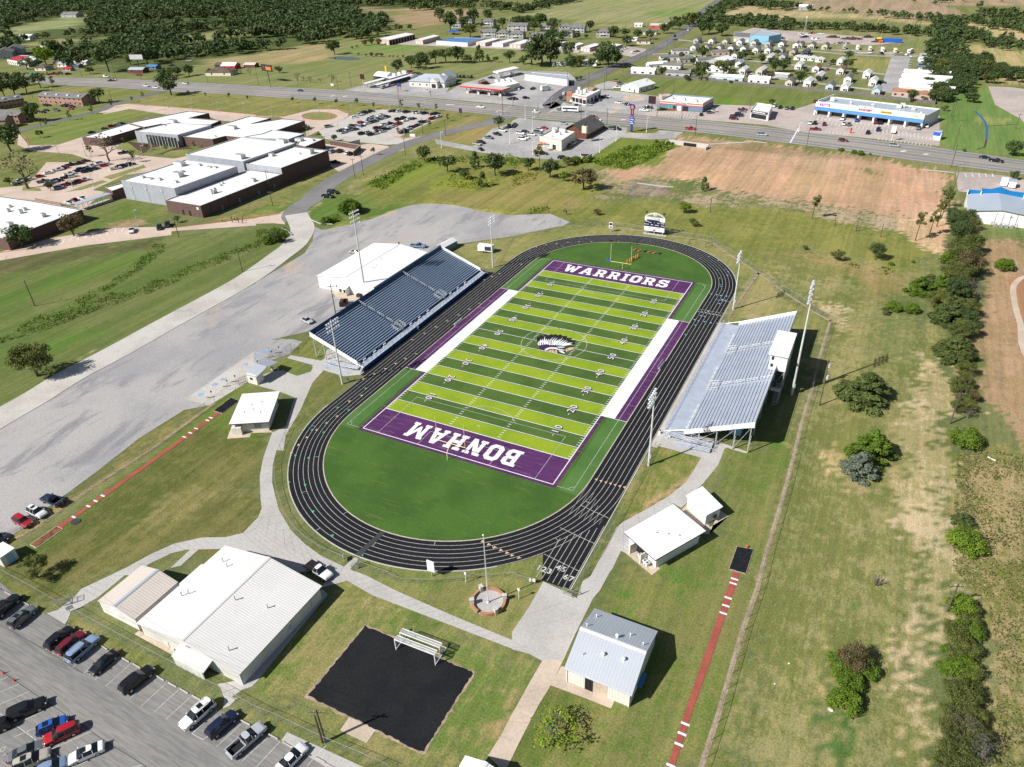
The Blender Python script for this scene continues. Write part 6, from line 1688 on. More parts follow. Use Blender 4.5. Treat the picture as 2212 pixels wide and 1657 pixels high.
plant('20:60,235,110,o 140,240,110,o 250,230,120,o 360,290,130,o 190,280,110,o 670,265,90,o 870,330,110,o 970,330,100,o 1080,330,84,o 1190,342,92,o 1310,292,104,o 1380,255,90,o 1440,262,80,o 560,342,70,o 640,337,42,o 820,300,60,l 10:1590,190,110,d 1680,270,150,d 1790,240,110,d 1870,210,130,d 1760,160,90,d 1850,325,150,l 1950,245,60,l 2070,290,80,o 2130,250,100,o 2000,180,100,d','between the apartment blocks',(-200,650),'the playground','trees between the apartments')
plant('20:1330,560,70,o 1460,505,60,o 1560,560,70,d 1700,540,70,o 1880,480,60,o 2060,500,60,o 2170,620,60,o 1980,610,70,o 1420,600,60,o 1700,620,80,d 2050,690,60,o 30:80,480,60,o 330,640,60,o 430,700,60,o 560,560,60,o 20,560,70,d 240,500,50,o 20:1530,232,150,l 1640,302,130,o 1700,290,110,o 1810,312,140,o 1640,505,120,d 1755,467,60,d 1985,522,100,o 2150,552,90,d 1630,695,170,d 1590,680,110,d 1820,655,190,l 1900,665,80,o 1300,658,90,o 1500,692,56,o 1885,720,40,l 420,872,50,d 560,697,40,d 590,690,40,d 505,732,26,d 30:690,522,92,o 675,602,112,o 740,637,52,o 270,722,122,o 130,622,130,d 60,622,120,d 1230,882,120,o 30,905,62,o 190,680,60,l 20,690,90,z 1350,880,60,l','in the mobile home park',(120,300),'the strip mall','trees in the mobile home park')
plant('30:2110,1345,170,o 2115,1552,90,o 1520,960,70,l 1690,1310,40,l','on the green by the highway',(120,300),'the strip mall','trees by the highway')
plant('20:1245,1235,44,s 1510,700,40,o 30:620,1310,50,s 740,1330,60,s 800,1345,70,s 880,1340,26,l 640,1300,40,s','on the dirt verge',(120,300),'the strip mall','bushes on the verge')
POOL=[]
def belt(spec,width,step,W,place):
 P=[Ve(p[:2])for p in pts(spec)]
 for p,h in alg(P,step):
  n=Ve((-sin(h),cos(h)))
  for k in range(max(1,int(width/W/.8))):
   q=p+n*(random.random()-.5)*width+Ve((uni(-1,1),uni(-1,1)))*step*.4
   POOL.append((q.x,q.y,W*uni(.7,1.25),place))
def wood(spec,step,W,place,keep=1.0):
 P=pts(spec)
 xs,ys=[p.x for p in P],[p.y for p in P]
 X,Y=np.meshgrid(np.arange(min(xs),max(xs),step),np.arange(min(ys),max(ys),step*.9))
 X=X+RNG.uniform(-.45,.45,X.shape)*step;Y=Y+RNG.uniform(-.45,.45,Y.shape)*step
 ok=ins(X,Y,P)&(RNG.random(X.shape)<keep)
 for x,y in zip(X[ok],Y[ok]):POOL.append((x,y,W*uni(.7,1.3),place))
belt('30:1560,190 1540,300 1520,400 1500,480 1530,560 1540,660 1560,760 1600,860 1590,900',26,8,9,'in the hedgerow by the mobile homes')
belt('30:1700,520 1800,560 1880,620 1900,690 1800,700 1720,680 1650,620 1700,560',26,8,10,'in the hedgerow by the mobile homes')
belt('30:2040,690 2110,700 2170,710',30,10,10,'in the clump behind the green')
belt('20:1900,215 2209,240 30:0,250 300,250 700,262 1000,280 1250,300 1480,310',22,9,9,'behind the machinery yard')
belt('20:1470,215 1600,190 1700,150 1800,100 1900,55 1950,20',24,11,10,'along the side road towards the fields')
belt('20:1590,215 1700,200 1820,190 1900,210',30,10,11,'along the side road towards the fields')
belt('20:1900,210 2209,190 2300,230',40,12,11,'behind the machinery yard')
belt('30:1600,275 1800,330 2000,390 2209,445',26,9,9,'between the eastern fields')
belt('30:1700,180 1850,210 2000,240 2209,290',26,11,10,'between the eastern fields')
belt('30:1040,150 1200,160 1400,180 1500,205',18,11,9,'on the edge of the ploughed land')
belt('30:1900,140 2050,170 2209,200',30,12,11,'between the eastern fields')
belt('30:360,92 480,95 600,105 700,112 830,125 960,140',8,14,8,'on the edge of the ploughed land')
belt('20:2000,40 2209,45 30:0,60 120,80 250,85',40,12,10,'on the edge of the ploughed land')
for s in('30:1270,20 1300,22','30:1440,25 1500,30','30:1420,45 1440,47','30:1790,70 1800,75','30:1560,20 1580,25','30:2010,20 2030,22','30:1700,20 1720,24'):belt(s,10,10,9,'scattered over the ploughed land')
belt('20:0,110 120,95 250,65 400,30 560,0 700,-30',36,11,11,'in the hedgerow above the apartments')
belt('10:1390,95 1560,70 1700,60 1900,70',26,11,12,'in the hedgerow above the apartments')
belt('10:2000,70 2209,80',40,12,12,'in the hedgerow above the apartments')
belt('10:1190,265 1330,260 1450,280',22,11,11,'in the wood behind the storage units')
wood('10:1480,250 1560,200 1610,195 1600,260',11,11,'in the wood behind the storage units')
belt('20:0,215 130,210 300,220',24,10,10,'above the apartments')
for s in('10:400,385 640,350','10:30,430 90,440','10:180,440 290,440','10:370,380 440,380','10:500,380 600,365','10:850,345 930,350'):belt(s,16,12,14,'on the edge of the big wood')
wood('10:-40,330 330,330 700,330 1040,330 1130,240 1120,160 1000,150 850,110 600,110 300,120 0,180 -60,220',14,14,'in the big wood',.93)
wood('00:680,470 900,420 1150,300 1500,300 1600,370 1980,280 2209,280 10:0,330 00:2209,450 1950,480 1680,500 1420,530 1250,540 1000,500 860,520',13,13,'in the big wood',.9)
wood('00:500,290 640,225 760,200 900,215 1330,230 1800,240 2209,150 2209,240 1800,270 1400,300 960,310 760,320 560,330',15,14,'in the big wood',.95)
wood('00:-200,60 300,0 2300,-20 2300,150 1300,190 900,200 790,170 740,110 500,150 200,200 50,240 -200,330',17,15,'in the big wood',.95)
wood('10:-60,30 700,-30 1500,-30 2000,-10 1900,60 1300,60 870,50 700,80 300,110 0,150',17,15,'in the big wood',.92)
wood('00:-200,280 260,250 520,270 480,330 200,390 0,450 -200,480',14,13,'in the big wood',.8)
wood('00:-60,400 200,390 250,410 100,440 -60,500',14,13,'in the big wood',.8)
wood('00:340,480 560,400 800,400 900,440 700,560 480,560',13,12,'in the big wood',.8)
NEAR=116
def photo_px(x,y,z):
 d=(np.stack([x,y,z],-1)-np.array(CAM_P))@_M
 return 1106+CAM_F*d[:,0]/-d[:,2],828.5-CAM_F*d[:,1]/-d[:,2]
PA=np.array([(p[0],p[1],p[2])for p in POOL])
keep=np.ones(len(PA),bool)
for spec,*_ in ZONES[2:13]:
 Q=pts(spec);q=np.array([(p.x,p.y)for p in Q])
 qx,qy=photo_px(q[:,0],q[:,1],np.zeros(len(q)))
 for f in(.1,.75):
  u,v=photo_px(PA[:,0],PA[:,1],PA[:,2]*f)
  keep&=~ins(u,v,list(zip(qx,qy)))
POOL=[p for p,k in zip(POOL,keep)if k or 'wood' not in p[3]]
POOL.sort(key=lambda p:hypot(p[0]-CAM_P[0],p[1]-CAM_P[1]))
groups={}
for x,y,W,place in POOL[:NEAR]:
 t,d=ptr('d' if random.random()<.6 else random.choice('ool'),(x,y),W,False,.9)
 groups.setdefault(place,[]).append((t,d))
for place,items in groups.items():
 lset(items,place,(120,300),'the strip mall','trees '+place)
def far_wood():
 rng=np.random.default_rng(3)
 protos=[]
 for k in range(5):
  cl=lobes(rng,13,10,1.0,8.5,1.9)
  V,A=lfc(cl,2.3,1.15,rng)
  protos.append((V,A))
 Vs,As=[],[]
 for x,y,W,place in POOL[NEAR:]:
  V,A=protos[rng.integers(5)]
  s=W/10*1.05;a=rng.random()*2*PI
  c,si=cos(a),sin(a)
  Q=np.stack([(V[:,0]*c-V[:,1]*si)*s+x,(V[:,0]*si+V[:,1]*c)*s+y,V[:,2]*s*.95],1)
  Vs.append(Q);As.append(np.clip(A+rng.normal()*.17,0,1))
 me=clm('far_woodland',np.concatenate(Vs),np.concatenate(As),'leaf_wood')
 o=link(bpy.data.objects.new('far_woodland',me))
 tag(o,'dark green woods running to the far edge of the country','woodland',None,'stuff')
 print('POOL',len(POOL),'quads',len(me.polygons))
far_wood()
def weeds(name,label,specs,mat,per_m2,h,rng_seed,size=.35):
 rng=np.random.default_rng(rng_seed)
 Vs,As=[],[]
 for spec,dens in specs:
  P=pts(spec);xs,ys=[p.x for p in P],[p.y for p in P]
  area=(max(xs)-min(xs))*(max(ys)-min(ys))
  n=int(area*per_m2*dens)
  x,y=rng.uniform(min(xs),max(xs),n),rng.uniform(min(ys),max(ys),n)
  ok=ins(x,y,P)&(vn(x/3.5,y/3.5,rng_seed)+.35*rng.normal(size=n)>-.25)
  x,y=x[ok],y[ok];n=len(x)
  hh=h*(.45+.8*rng.random(n))*(1+.5*vn(x/4,y/4,rng_seed+1))
  for k in range(2):
   p=np.stack([x+rng.normal(size=n)*size*.6,y+rng.normal(size=n)*size*.6,hh*(.15+.8*rng.random(n))],1)
   nr=rng.normal(size=(n,3))*.6+np.array([0,0,.7]);nr/=np.linalg.norm(nr,axis=1)[:,None]
   u=np.cross(nr,rng.normal(size=(n,3)));u/=np.linalg.norm(u,axis=1)[:,None];w=np.cross(nr,u)
   sz=size*(.5+.7*rng.random(n))[:,None]
   V=np.stack([p-u*sz,p+w*sz*.55,p+u*sz,p-w*sz*.55],1)
   Vs.append(V.reshape(-1,3));As.append(np.repeat(np.clip(.5+.35*vn(x/5,y/5,9)+.2*rng.normal(size=n),0,1),4))
 o=link(bpy.data.objects.new(name,clm(name,np.concatenate(Vs),np.concatenate(As),mat)))
 return tag(o,label,'weeds',None,'stuff')
DITCH=[('01:-60,1290 300,1090 560,1020 700,900 830,850 960,760 1120,660 1280,520 1340,440 1430,450 1400,520 1200,680 900,870 1100,880 1300,780 1600,660 1900,540 2209,430 2209,500 1700,700 1300,870 900,1000 400,1190 0,1310',1.0)]
weeds('weeds','tall green weeds along the ditches by the concrete road',DITCH+[('11:0,340 120,310 260,320 300,380 150,460 0,480',1.3),('11:560,230 700,190 760,240 620,290',1)],'leaf_bright',5,.8,5,.28)
weeds('weeds','rank green growth in the creek below the restaurant',[('20:690,1400 860,1330 1000,1280 1200,1250 1390,1225 1400,1280 1280,1320 1150,1400 960,1460 760,1430',1.3),('10:930,1600 1380,1385 1500,1400 1300,1500 1100,1640',.9),('10:1380,1370 2209,1340 20:0,1350 240,1400 0,1460 10:2209,1430 1700,1400 1500,1420',.6)],'leaf_bright',2.4,1.3,7,.55)
weeds('weeds','yellow-green tall grass in the scrub',[('20:0,1500 250,1480 200,1560 0,1620',.7),('10:1550,1600 1700,1500 2100,1560 1900,1640',.6),('31:600,580 690,590 790,640 760,670',1.2),('31:870,680 1000,650 1090,690 1000,720',1.2),('21:150,140 320,140 300,190 120,190',1)],'leaf_yellow',2.4,1.0,8,.45)
weeds('weeds','rough knee-high growth east of the tan strip',[('32:1620,620 1900,560 2209,640 2300,1657 33:2300,1700 1970,1700 1960,600 1880,200 32:1590,1600',1)],'leaf_olive',5,.35,9,.2)
weeds('weeds','dry straw tufts east of the tan strip',[('32:1620,620 1900,560 2209,640 2300,1657 33:2300,1700 1970,1700 1960,600 1880,200 32:1590,1600',1)],'leaf_tan',3,.35,10,.2)
def loft(st,hw):
 0
 rings=[]
 for x,zb,zm,zt,rw in st:
  w=hw*(1-.10*max(0,abs(x)/st[-1][0]-.75)*4)
  rings.append([(x,-w*.93,zb),(x,-w,zb+.18),(x,-w*.985,zm),(x,-min(rw,w*.96),zt),(x,min(rw,w*.96),zt),(x,w*.985,zm),(x,w,zb+.18),(x,w*.93,zb)])
 return rings
CAR_SPECS={'sedan':dict(hw=.90,st=[(-2.38,.42,.66,.70,.78),(-2.28,.26,.84,.96,.74),(-1.62,.22,.90,1.04,.70),(-.95,.22,.92,1.40,.56),(.30,.22,.91,1.43,.57),(1.15,.22,.88,.99,.68),(2.05,.24,.74,.82,.70),(2.32,.30,.60,.66,.70),(2.38,.42,.54,.58,.66)],glass_top=(2,4),glass_side=(2,3,4),ax=(-1.42,1.42),r=.33,mir=.9),'suv':dict(hw=.95,st=[(-2.38,.50,.80,.86,.80),(-2.32,.30,.98,1.10,.78),(-2.05,.28,1.02,1.68,.64),(-.6,.28,1.01,1.75,.66),(.35,.28,1.0,1.72,.66),(1.12,.28,.98,1.12,.76),(2.1,.30,.88,.98,.78),(2.36,.36,.74,.80,.76),(2.42,.50,.66,.70,.72)],glass_top=(1,4),glass_side=(1,2,3,4),ax=(-1.45,1.45),r=.37,mir=.95),'bigsuv':dict(hw=1.0,st=[(-2.7,.55,.90,.96,.86),(-2.62,.34,1.08,1.22,.84),(-2.42,.32,1.10,1.82,.74),(-.6,.32,1.09,1.88,.76),(.45,.32,1.08,1.86,.76),(1.15,.32,1.06,1.22,.84),(2.3,.34,.98,1.10,.84),(2.62,.40,.86,.92,.82),(2.68,.55,.78,.82,.78)],glass_top=(1,4),glass_side=(1,2,3,4),ax=(-1.6,1.6),r=.40,mir=1.0),'hatch':dict(hw=.88,st=[(-2.05,.46,.74,.80,.76),(-1.98,.28,.88,1.02,.72),(-1.55,.24,.92,1.45,.58),(-.5,.24,.92,1.52,.60),(.35,.24,.91,1.50,.60),(1.15,.24,.88,1.02,.70),(1.85,.26,.78,.88,.72),(2.05,.32,.64,.70,.70),(2.1,.44,.56,.60,.66)],glass_top=(1,4),glass_side=(1,2,3,4),ax=(-1.28,1.3),r=.33,mir=.9),'van':dict(hw=1.0,st=[(-2.6,.5,1.1,1.9,.86),(-2.55,.34,1.1,2.05,.84),(-1.0,.32,1.1,2.1,.84),(.9,.32,1.08,2.08,.82),(1.55,.32,1.04,1.25,.84),(2.3,.36,.9,1.05,.82),(2.6,.5,.74,.8,.78)],glass_top=(3,),glass_side=(2,3),ax=(-1.6,1.7),r=.37,mir=1.4),}
def cbd(kind):
 0
 body,glass=MB(),MB()
 if kind in('pickup','flatbed'):
  hw=.98
  st=[(-.62,.42,1.08,1.12,.86),(-.60,.34,1.08,1.20,.84),(-.42,.34,1.08,1.80,.70),(.55,.34,1.07,1.83,.72),(1.35,.34,1.05,1.20,.82),(2.55,.36,.98,1.10,.84),(2.86,.42,.84,.92,.82),(2.92,.55,.76,.80,.78)]
  spec=dict(glass_top=(1,3),glass_side=(1,2,3),ax=(-1.75,1.85),r=.40,mir=1.3)
  if kind=='pickup':
   for s in(-1,1):body.box((-1.75,s*.92,.42),(2.26,.12,.68))
   body.box((-2.82,0,.45),(.12,1.92,.64));body.box((-1.75,0,.42),(2.2,1.76,.08),0,0)
   glass.box((-1.75,0,.505),(2.1,1.66,.02),0,1)
   body.box((-2.92,0,.40),(.14,1.8,.18))
  else:
   glass.box((-1.8,0,.78),(2.6,2.1,.12),0,1);glass.box((-.62,0,.9),(.08,2.0,.75),0,1);glass.box((-1.8,0,.5),(2.4,.9,.28),0,1)
 else:
  spec=CAR_SPECS[kind];st,hw=spec['st'],spec['hw']
 R=loft(st,hw*1.03)
 gt,gs=spec['glass_top'],spec['glass_side']
 bm=bmesh.new()
 V=[[bm.verts.new(p)for p in r]for r in R]
 cl=bm.edges.layers.float.new('crease_edge')
 for i in range(len(R)-1):
  for k in range(7):
   f=bm.faces.new([V[i][k],V[i+1][k],V[i+1][k+1],V[i][k+1]])
   f.material_index=1 if(k==3 and i in gt)or(k in(2,4)and i in gs)else 0
 bm.faces.new(V[0][::-1]);bm.faces.new(V[-1])
 for e in bm.edges:
  ms={f.material_index for f in e.link_faces}
  e[cl]=.75 if len(ms)==2 else(.45 if len(e.link_faces)==1 else(.35 if 1 not in ms else.25))
 me=bpy.data.meshes.new('shell');bm.to_mesh(me);bm.free()
 ob=bpy.data.objects.new('shell',me);COL.objects.link(ob)
 md=ob.modifiers.new('s','SUBSURF');md.levels=2
 ev=ob.evaluated_get(bpy.context.evaluated_depsgraph_get());m2=ev.to_mesh()
 co=[v.co.copy()for v in m2.vertices]
 for p in m2.polygons:(glass if p.material_index else body).face([co[i]for i in p.vertices])
 ev.to_mesh_clear();bpy.data.objects.remove(ob)
 for i in sorted(set(gs))[1:]:
  for k in(2,4):
   p0,p1=Ve(R[i][k]),Ve(R[i][k+1]);o=Ve((0,-.015 if k==2 else.015,0))
   body.rod(p0.lerp(p1,.1)*.99+o,p0.lerp(p1,.93)*.985+o,.035,.035,5)
 return body,glass,st,hw,spec
def wheel_mb(c,r,w=.22):
 mb,rim=MB(),MB()
 y0,y1=c[1]-w/2,c[1]+w/2
 mb.rod((c[0],y0,r),(c[0],y1,r),r,r,16)
 s=1 if c[1]>0 else-1
 yo=y1 if s>0 else y0
 rim.rod((c[0],yo,r),(c[0],yo+s*.012,r),r*.62,r*.55,12)
 return mb,rim
PROTO,FARMESH={},{}
def weld(o):
 bm=bmesh.new();bm.from_mesh(o.data);bmesh.ops.remove_doubles(bm,verts=bm.verts,dist=.0005)
 for e in bm.edges:e.smooth=len(e.link_faces)<2 or e.calc_face_angle(0)<.6
 for f in bm.faces:f.smooth=True
 bm.to_mesh(o.data);bm.free()
def near_car(kind,sunroof=False):
 key=(kind,sunroof)
 if key in PROTO:return PROTO[key],False
 t=tng('parked_car',None,'car')
 body,glass,st,hw,spec=cbd(kind)
 b=body.bd('body',M.car_paint,t)
 weld(b)
 weld(glass.bd('window',[M.glass_car,M.rubber_tyre],t))
 if sunroof:
  i=max(range(len(st)),key=lambda k:st[k][3])
  MB().box((st[i][0]-.1,0,st[i][3]+.004),(.75,.85,.012)).bd('sunroof',M.glass_car,t)
 for x in spec['ax']:
  for s in(-1,1):
   w,rim=wheel_mb((x,s*(hw-.085),0),spec['r'])
   o=w.bd('wheel',M.rubber_tyre,t);rim.bd('rim',M.galv,o)
 L=st[-1][0]
 for s in(-1,1):
  MB().box((L-.10,s*hw*.70,st[-3][2]-.10),(.20,.30,.10)).bd('headlight',M.lamp_grey,t)
  x0=-2.86 if kind in('pickup','flatbed')else st[0][0]
  MB().box((x0+.02,s*hw*.78,.72),(.10,.22,.22)).bd('tail_light',M.tail_red,t)
  MB().box((.95,s*(hw+.1),spec['mir']),(.14,.2,.14)).bd('mirror',M.car_paint,t)
 if kind in('suv','bigsuv'):
  for s in(-1,1):MB().rod((-1.8,s*.56,1.73 if kind=='suv' else 1.87),(.2,s*.56,1.74 if kind=='suv' else 1.88),.025,n=5).bd('roof_rail',M.steel_dk,t)
 for e,x in((-1,-2.97 if kind=='pickup' else st[0][0]-.02),(1,L+.02)):
  MB().box((x,0,.5),(.03,.36,.12)).bd('number_plate',M.plate,t)
 PROTO[key]=t
 return t,True
def far_car(kind):
 if kind not in FARMESH:
  body,glass,st,hw,spec=cbd(kind)
  mb=MB()
  mb.raw(body.v,body.f,0)
  mb.raw(glass.v,glass.f,1)
  for x in spec['ax']:
   for s in(-1,1):
    w,rim=wheel_mb((x,s*(hw-.085),0),spec['r']);mb.raw(w.v,w.f,2);mb.raw(rim.v,rim.f,3)
  FARMESH[kind]=mb.data('parked_car',[M.car_paint,M.glass_car,M.rubber_tyre,M.galv])
 return FARMESH[kind]
PAINT={'w':((.78,.78,.77),'white'),'s':((.42,.44,.47),'silver'),'g':((.14,.15,.165),'grey'),'k':((.012,.012,.014),'black'),'r':((.40,.012,.018),'red'),'m':((.16,.012,.022),'dark red'),'b':((.02,.10,.42),'blue'),'n':((.012,.022,.06),'navy'),'e':((.42,.39,.33),'beige'),'t':((.20,.28,.42),'blue-silver'),'o':((.35,.14,.06),'brown')}
KINDS={'S':('sedan','sedan','car'),'U':('suv','crossover','car'),'X':('bigsuv','large SUV','car'),'H':('hatch','hatchback','car'),'P':('pickup','pickup truck','pickup'),'V':('van','van','van'),'F':('flatbed','flatbed truck','truck')}
NAMES={'P':'pickup_truck','V':'parked_van','F':'flatbed_truck'}
def tint(o,c):
 o.color=(*c,1)
 for ch in KIDS.get(o.as_pointer(),[]):tint(ch,c)
def park(spec,place,origin,oname,group,near=False,labels=None,sunroof=''):
 0
 items,crop,hv=[],None,(1,0)
 for tok in spec.split():
  if ':' in tok:crop,tok=tok.split(':')
  f=tok.split(',')
  x,y,code=float(f[0]),float(f[1]),f[2]
  if len(f)>3:hv=(float(f[3]),float(f[4]))
  p=gd(crop,x,y,.55)
  a,b=gd(crop,x-hv[0],y-hv[1]),gd(crop,x+hv[0],y+hv[1])
  hd=atan2(b.y-a.y,b.x-a.x)
  c,cn=PAINT[code[0]];kind,kn,cat=KINDS[code[1]]
  if near:
   pr,fresh=near_car(kind,code[2:]=='*')
   o=pr if fresh else copy_tree(pr)
   o.name=NAMES.get(code[1],'parked_car')
   if not fresh:pass
  else:
   o=mesh_obj(NAMES.get(code[1],'parked_car'),far_car(kind))
   hd+=uni(-.04,.04)
  o.location=(p.x,p.y,.05);o.rotation_euler=(0,0,hd)
  v=uni(.9,1.08);tint(o,[min(.85,k*v)for k in c])
  tag(o,None,cat)
  items.append((o,cn+' '+kn))
 if labels:
  for(o,d),l in zip(items,labels):
   o['label']=l
   if group:o['group']=group
 else:lset(items,place,origin,oname,group)
sht('car_park','03:-900,-560 -60,20 40,90 200,235 330,330 420,340 560,430 640,480 900,640 1110,740 1400,885 1700,1050 1930,1180 2209,1325 13:110,1385 230,1440 640,1680 900,1900 0,2600 03:900,2400 -900,2400',.035,'asphalt')
lo='375,630 455,688 545,742 630,797 722,850 820,905 917,957 1018,1012 1117,1072 1220,1130 1325,1188 1430,1248 1540,1308 1660,1368 1865,1485 1970,1540 2090,1605'.split()
segs=[]
for s in lo:
 x,y=map(float,s.split(','));segs.append('03:%f,%f %f,%f'%(x,y,x+217,y-197))
segs+=['03:-100,955 70,878','03:-100,1055 168,940','03:-100,1160 258,1003','03:-100,1380 140,1285 460,1135','03:120,1400 565,1205','03:330,1430 665,1275','03:385,1530 790,1350','03:500,1595 610,1545','03:640,1657 990,1495','03:20,1560 100,1525','03:-100,1125 0,1195 300,1415 630,1657 800,1780','03:1655,1368 1757,1422','03:1757,1422 1900,1270','03:860,1725 1235,1640','13:10,1650 210,1435','13:440,1650 610,1470 ','13:600,1657 640,1620']
lns('stall_lines',segs,.11,.06,'paint_faded')
lns('worn_line',['03:0,820 170,940 470,1140 890,1420 1240,1640 1500,1830','03:-100,380 0,430 380,640 720,850'],.07,.055,'rubber_grey')
for i,s in enumerate('70,160 225,248 900,628 1085,735 1180,785 1385,893 1490,950 1590,1003 1695,1060 2120,1275 2359,1395 2479,1465 2764,1595 2850,1650 -20,115'.split()):
 x,y=map(float,s.split(','))
 p=gd('03',x,y)
 mb=MB();mb.prism([(-.9,-.09),(.9,-.09),(.9,.09),(-.9,.09)],0,.1);mb.prism([(-.87,-.06),(.87,-.06),(.87,.06),(-.87,.06)],.1,.15)
 o=mb.bd('wheel_stop',M.pale_slab,None,loc=(p.x,p.y,.05));o.rotation_euler=(0,0,uni(-.05,.05))
 tag(o,'pale concrete wheel stop in the car park, %s along the row from the gate'%ordinal(i+1),'wheel stop','concrete wheel stops')
for i,s in enumerate(('32,850','125,913')):
 p=gd('03',*map(float,s.split(',')))
 t=tng('traffic_cone','orange traffic cone in the car park, %s the black SUV'%('further from' if i==0 else 'closer to'),'cone',(p.x,p.y,.05),0,'traffic cones')
 MB().rod((0,0,.03),(0,0,.7),.16,.03,12).bd('cone_shell',M.orange_red,t)
 MB().box((0,0,0),(.4,.4,.04)).bd('base',M.orange_red,t)
p=gd('03',25,1505);mb=MB();mb.box((p.x,p.y,.056),(1.2,1.2,.004));mb.rod((p.x,p.y,.06),(p.x,p.y,.066),.38,.38,14,1);mb.rod((p.x,p.y,.066),(p.x,p.y,.07),.28,.28,14);mb.box((p.x,p.y+.3,.06),(.12,.5,.008),.2,1);tag(mb.bd('handicap_symbol',[M.asphalt,M.paint_faded]),kind='structure')
park('03:50,275,kX,230,-200 195,365,gU* 515,545,kU* 615,590,mU 715,640,tX 895,755,kS,-230,200 1185,905,kX*,250,-200 1705,1205,wX*,-230,200 1915,1290,nU,230,-200 2130,1425,sP,240,-210 13:310,1580,wS,200,-200','',None,None,'cars in the car park',True,['black large SUV cut off at the edge of the picture by the car park gate','dark grey wagon with a sunroof, beside the car park gate','black crossover with a patterned roof, touching a dark red one','dark red crossover between a black and a silver one','silver-blue large SUV next to the dark red crossover','black sedan parked facing the camera, alone between bays','long black SUV with a sunroof alone in the fence row','silver white SUV with roof rails facing the camera','navy crossover between the white SUV and the silver pickup','silver pickup truck with an empty dark bed','white sedan at the sidewalk, cut off by the bottom edge'])
park('03:235,1160,kX,260,-110 450,1300,bH* 535,1370,rU,-240,105 230,1520,gS,260,-110 275,1600,eU* 445,1660,tH 745,1535,wS*,-250,105 -60,1330,kU','',None,None,'cars in the car park',True,['black long SUV with roof ribs alone in its bay','bright blue hatchback beside the red crossover','shiny red crossover facing away from the lane','dark grey sedan by the wheelchair symbol','beige crossover with a black glass roof','blue-silver hatchback cut off at the bottom edge','white sedan with two dark roof panes by the lane','black crossover just outside the picture corner'])
park('02:455,1008,nP,-190,-70 320,1108,wU*,160,75 197,1188,rU,130,70 -20,1335,kU,150,70','',None,None,'cars on the gravel',True,['black pickup truck on the gravel beside the runway fence','white crossover with a sunroof on the gravel','red crossover on the gravel next to the white one','black crossover on the gravel at the picture edge'])
park('11:440,1108,sS,100,50 855,517,eS,-80,-10 1400,467,tP,120,5 620,38,kP,100,10 665,3,kX,100,8 01:1138,333,wP,-5,60 1375,308,kU,-5,40 1445,285,kX,-5,50','',None,None,'cars round the gravel lot',True,['silver sedan alone on the gravel behind the blue stand','beige sedan half hidden behind the white hall','grey-blue pickup truck at the back of the white hall','black pickup truck on the grass beside the school road','black SUV on the grass beside the school road','white pickup in the bays below the school lawn','black crossover in the bays below the school, nearer the white pickup','black SUV in the bays below the school, nearer the pole'])
park('12:545,1615,wF,110,70','',None,None,None,True,['white flatbed truck with an open door by the biggest white building'])
TR=(1,-.1)
park('00:610,1422,kP,60,-12 680,1410,kP 735,1388,mS 500,1465,wP 545,1450,mP 420,1492,wS 345,1522,rH 668,1475,nS 700,1462,nU 752,1450,wU 790,1432,wP 738,1480,kU 780,1465,nX 820,1455,nS 600,1500,wP 628,1520,wU 575,1530,kP 498,1558,nU 445,1572,sP 372,1565,gP 260,1545,wS 200,1558,nU 155,1572,wP 580,1592,rP 640,1582,kS 685,1565,rU 725,1552,wP 510,1620,tU','in the front school lot',(-150,150),'the school hall','cars in the front school car park')
park('00:868,1408,wU,60,-10 895,1430,rH 930,1415,wS 1000,1452,wP 1040,1440,kU 1070,1432,nU 1110,1415,kS 1130,1418,kU 1065,1318,kP','in the inner school bays',(-150,150),'the school hall','cars in the inner school bays')
park('01:600,95,wP,-60,-20 650,75,mP 715,58,wP','beside the covered school walk',(-150,150),'the school hall','pickups by the covered walk')
park('00:790,1142,kS,50,-8 900,1108,gS 965,1090,rU 1010,1078,wU 1055,1070,nU 1270,1040,wP 1300,1035,sU','behind the front wing of the school',(-150,150),'the school hall','cars behind the front wing')
park('K:267,198,wS,60,-6 300,178,wP 330,170,sU 355,160,kU 378,152,kX 432,140,kU,60,-4 630,138,mS,60,-10 672,138,nU 715,138,wU 783,147,kX 880,152,sX 915,152,wP 962,160,nX 1035,168,mS 1080,165,kX',"in the big car park's top row",(-120,230),'the traffic lights','cars in the big school car park, top row',)
park('K:450,195,wU,60,-14 530,180,wP 590,195,nU 425,215,kU 410,225,gS 440,222,sU 495,210,wU 515,218,gS 550,208,wS 470,240,gU 328,252,rU 395,260,wS 430,250,kS 342,283,bS 270,278,wS 240,285,mU 215,300,wS 150,320,wS 120,332,kS 210,330,sX 160,350,sS 245,318,kX 275,318,gU','in the big car park\'s western block',(-120,230),'the traffic lights','cars in the big school car park, western block')
park('K:700,220,kX,60,-14 755,205,kU 815,215,wU 850,212,nS 770,232,wS 565,272,wX 610,262,nP 700,258,rP 690,270,rP 655,286,wS 545,295,wU 490,308,mX 560,320,kX 590,315,kS 545,340,wS 500,345,kU 475,360,wS 430,370,kX 400,350,wU 340,362,kX 620,300,wS',"in the big car park's middle block",(-120,230),'the traffic lights','cars in the big school car park, middle block')
park('K:1030,215,rU,60,-16 1055,205,wX 1095,192,wP 975,238,wU 935,250,kX 905,270,wS 880,280,kS 850,292,rS 825,302,nU 800,318,wP 760,330,nP 735,345,oP 770,345,kU',"in the big car park's front row",(-120,230),'the traffic lights','cars in the big school car park, front row')
park('10:625,1092,eX,60,-10 655,1308,sX,40,-20 722,1305,kX 795,1322,wU 815,1328,kU 682,1402,kP,60,6','behind the tall brick wing of the school',(-120,230),'the traffic lights','cars behind the brick wing')
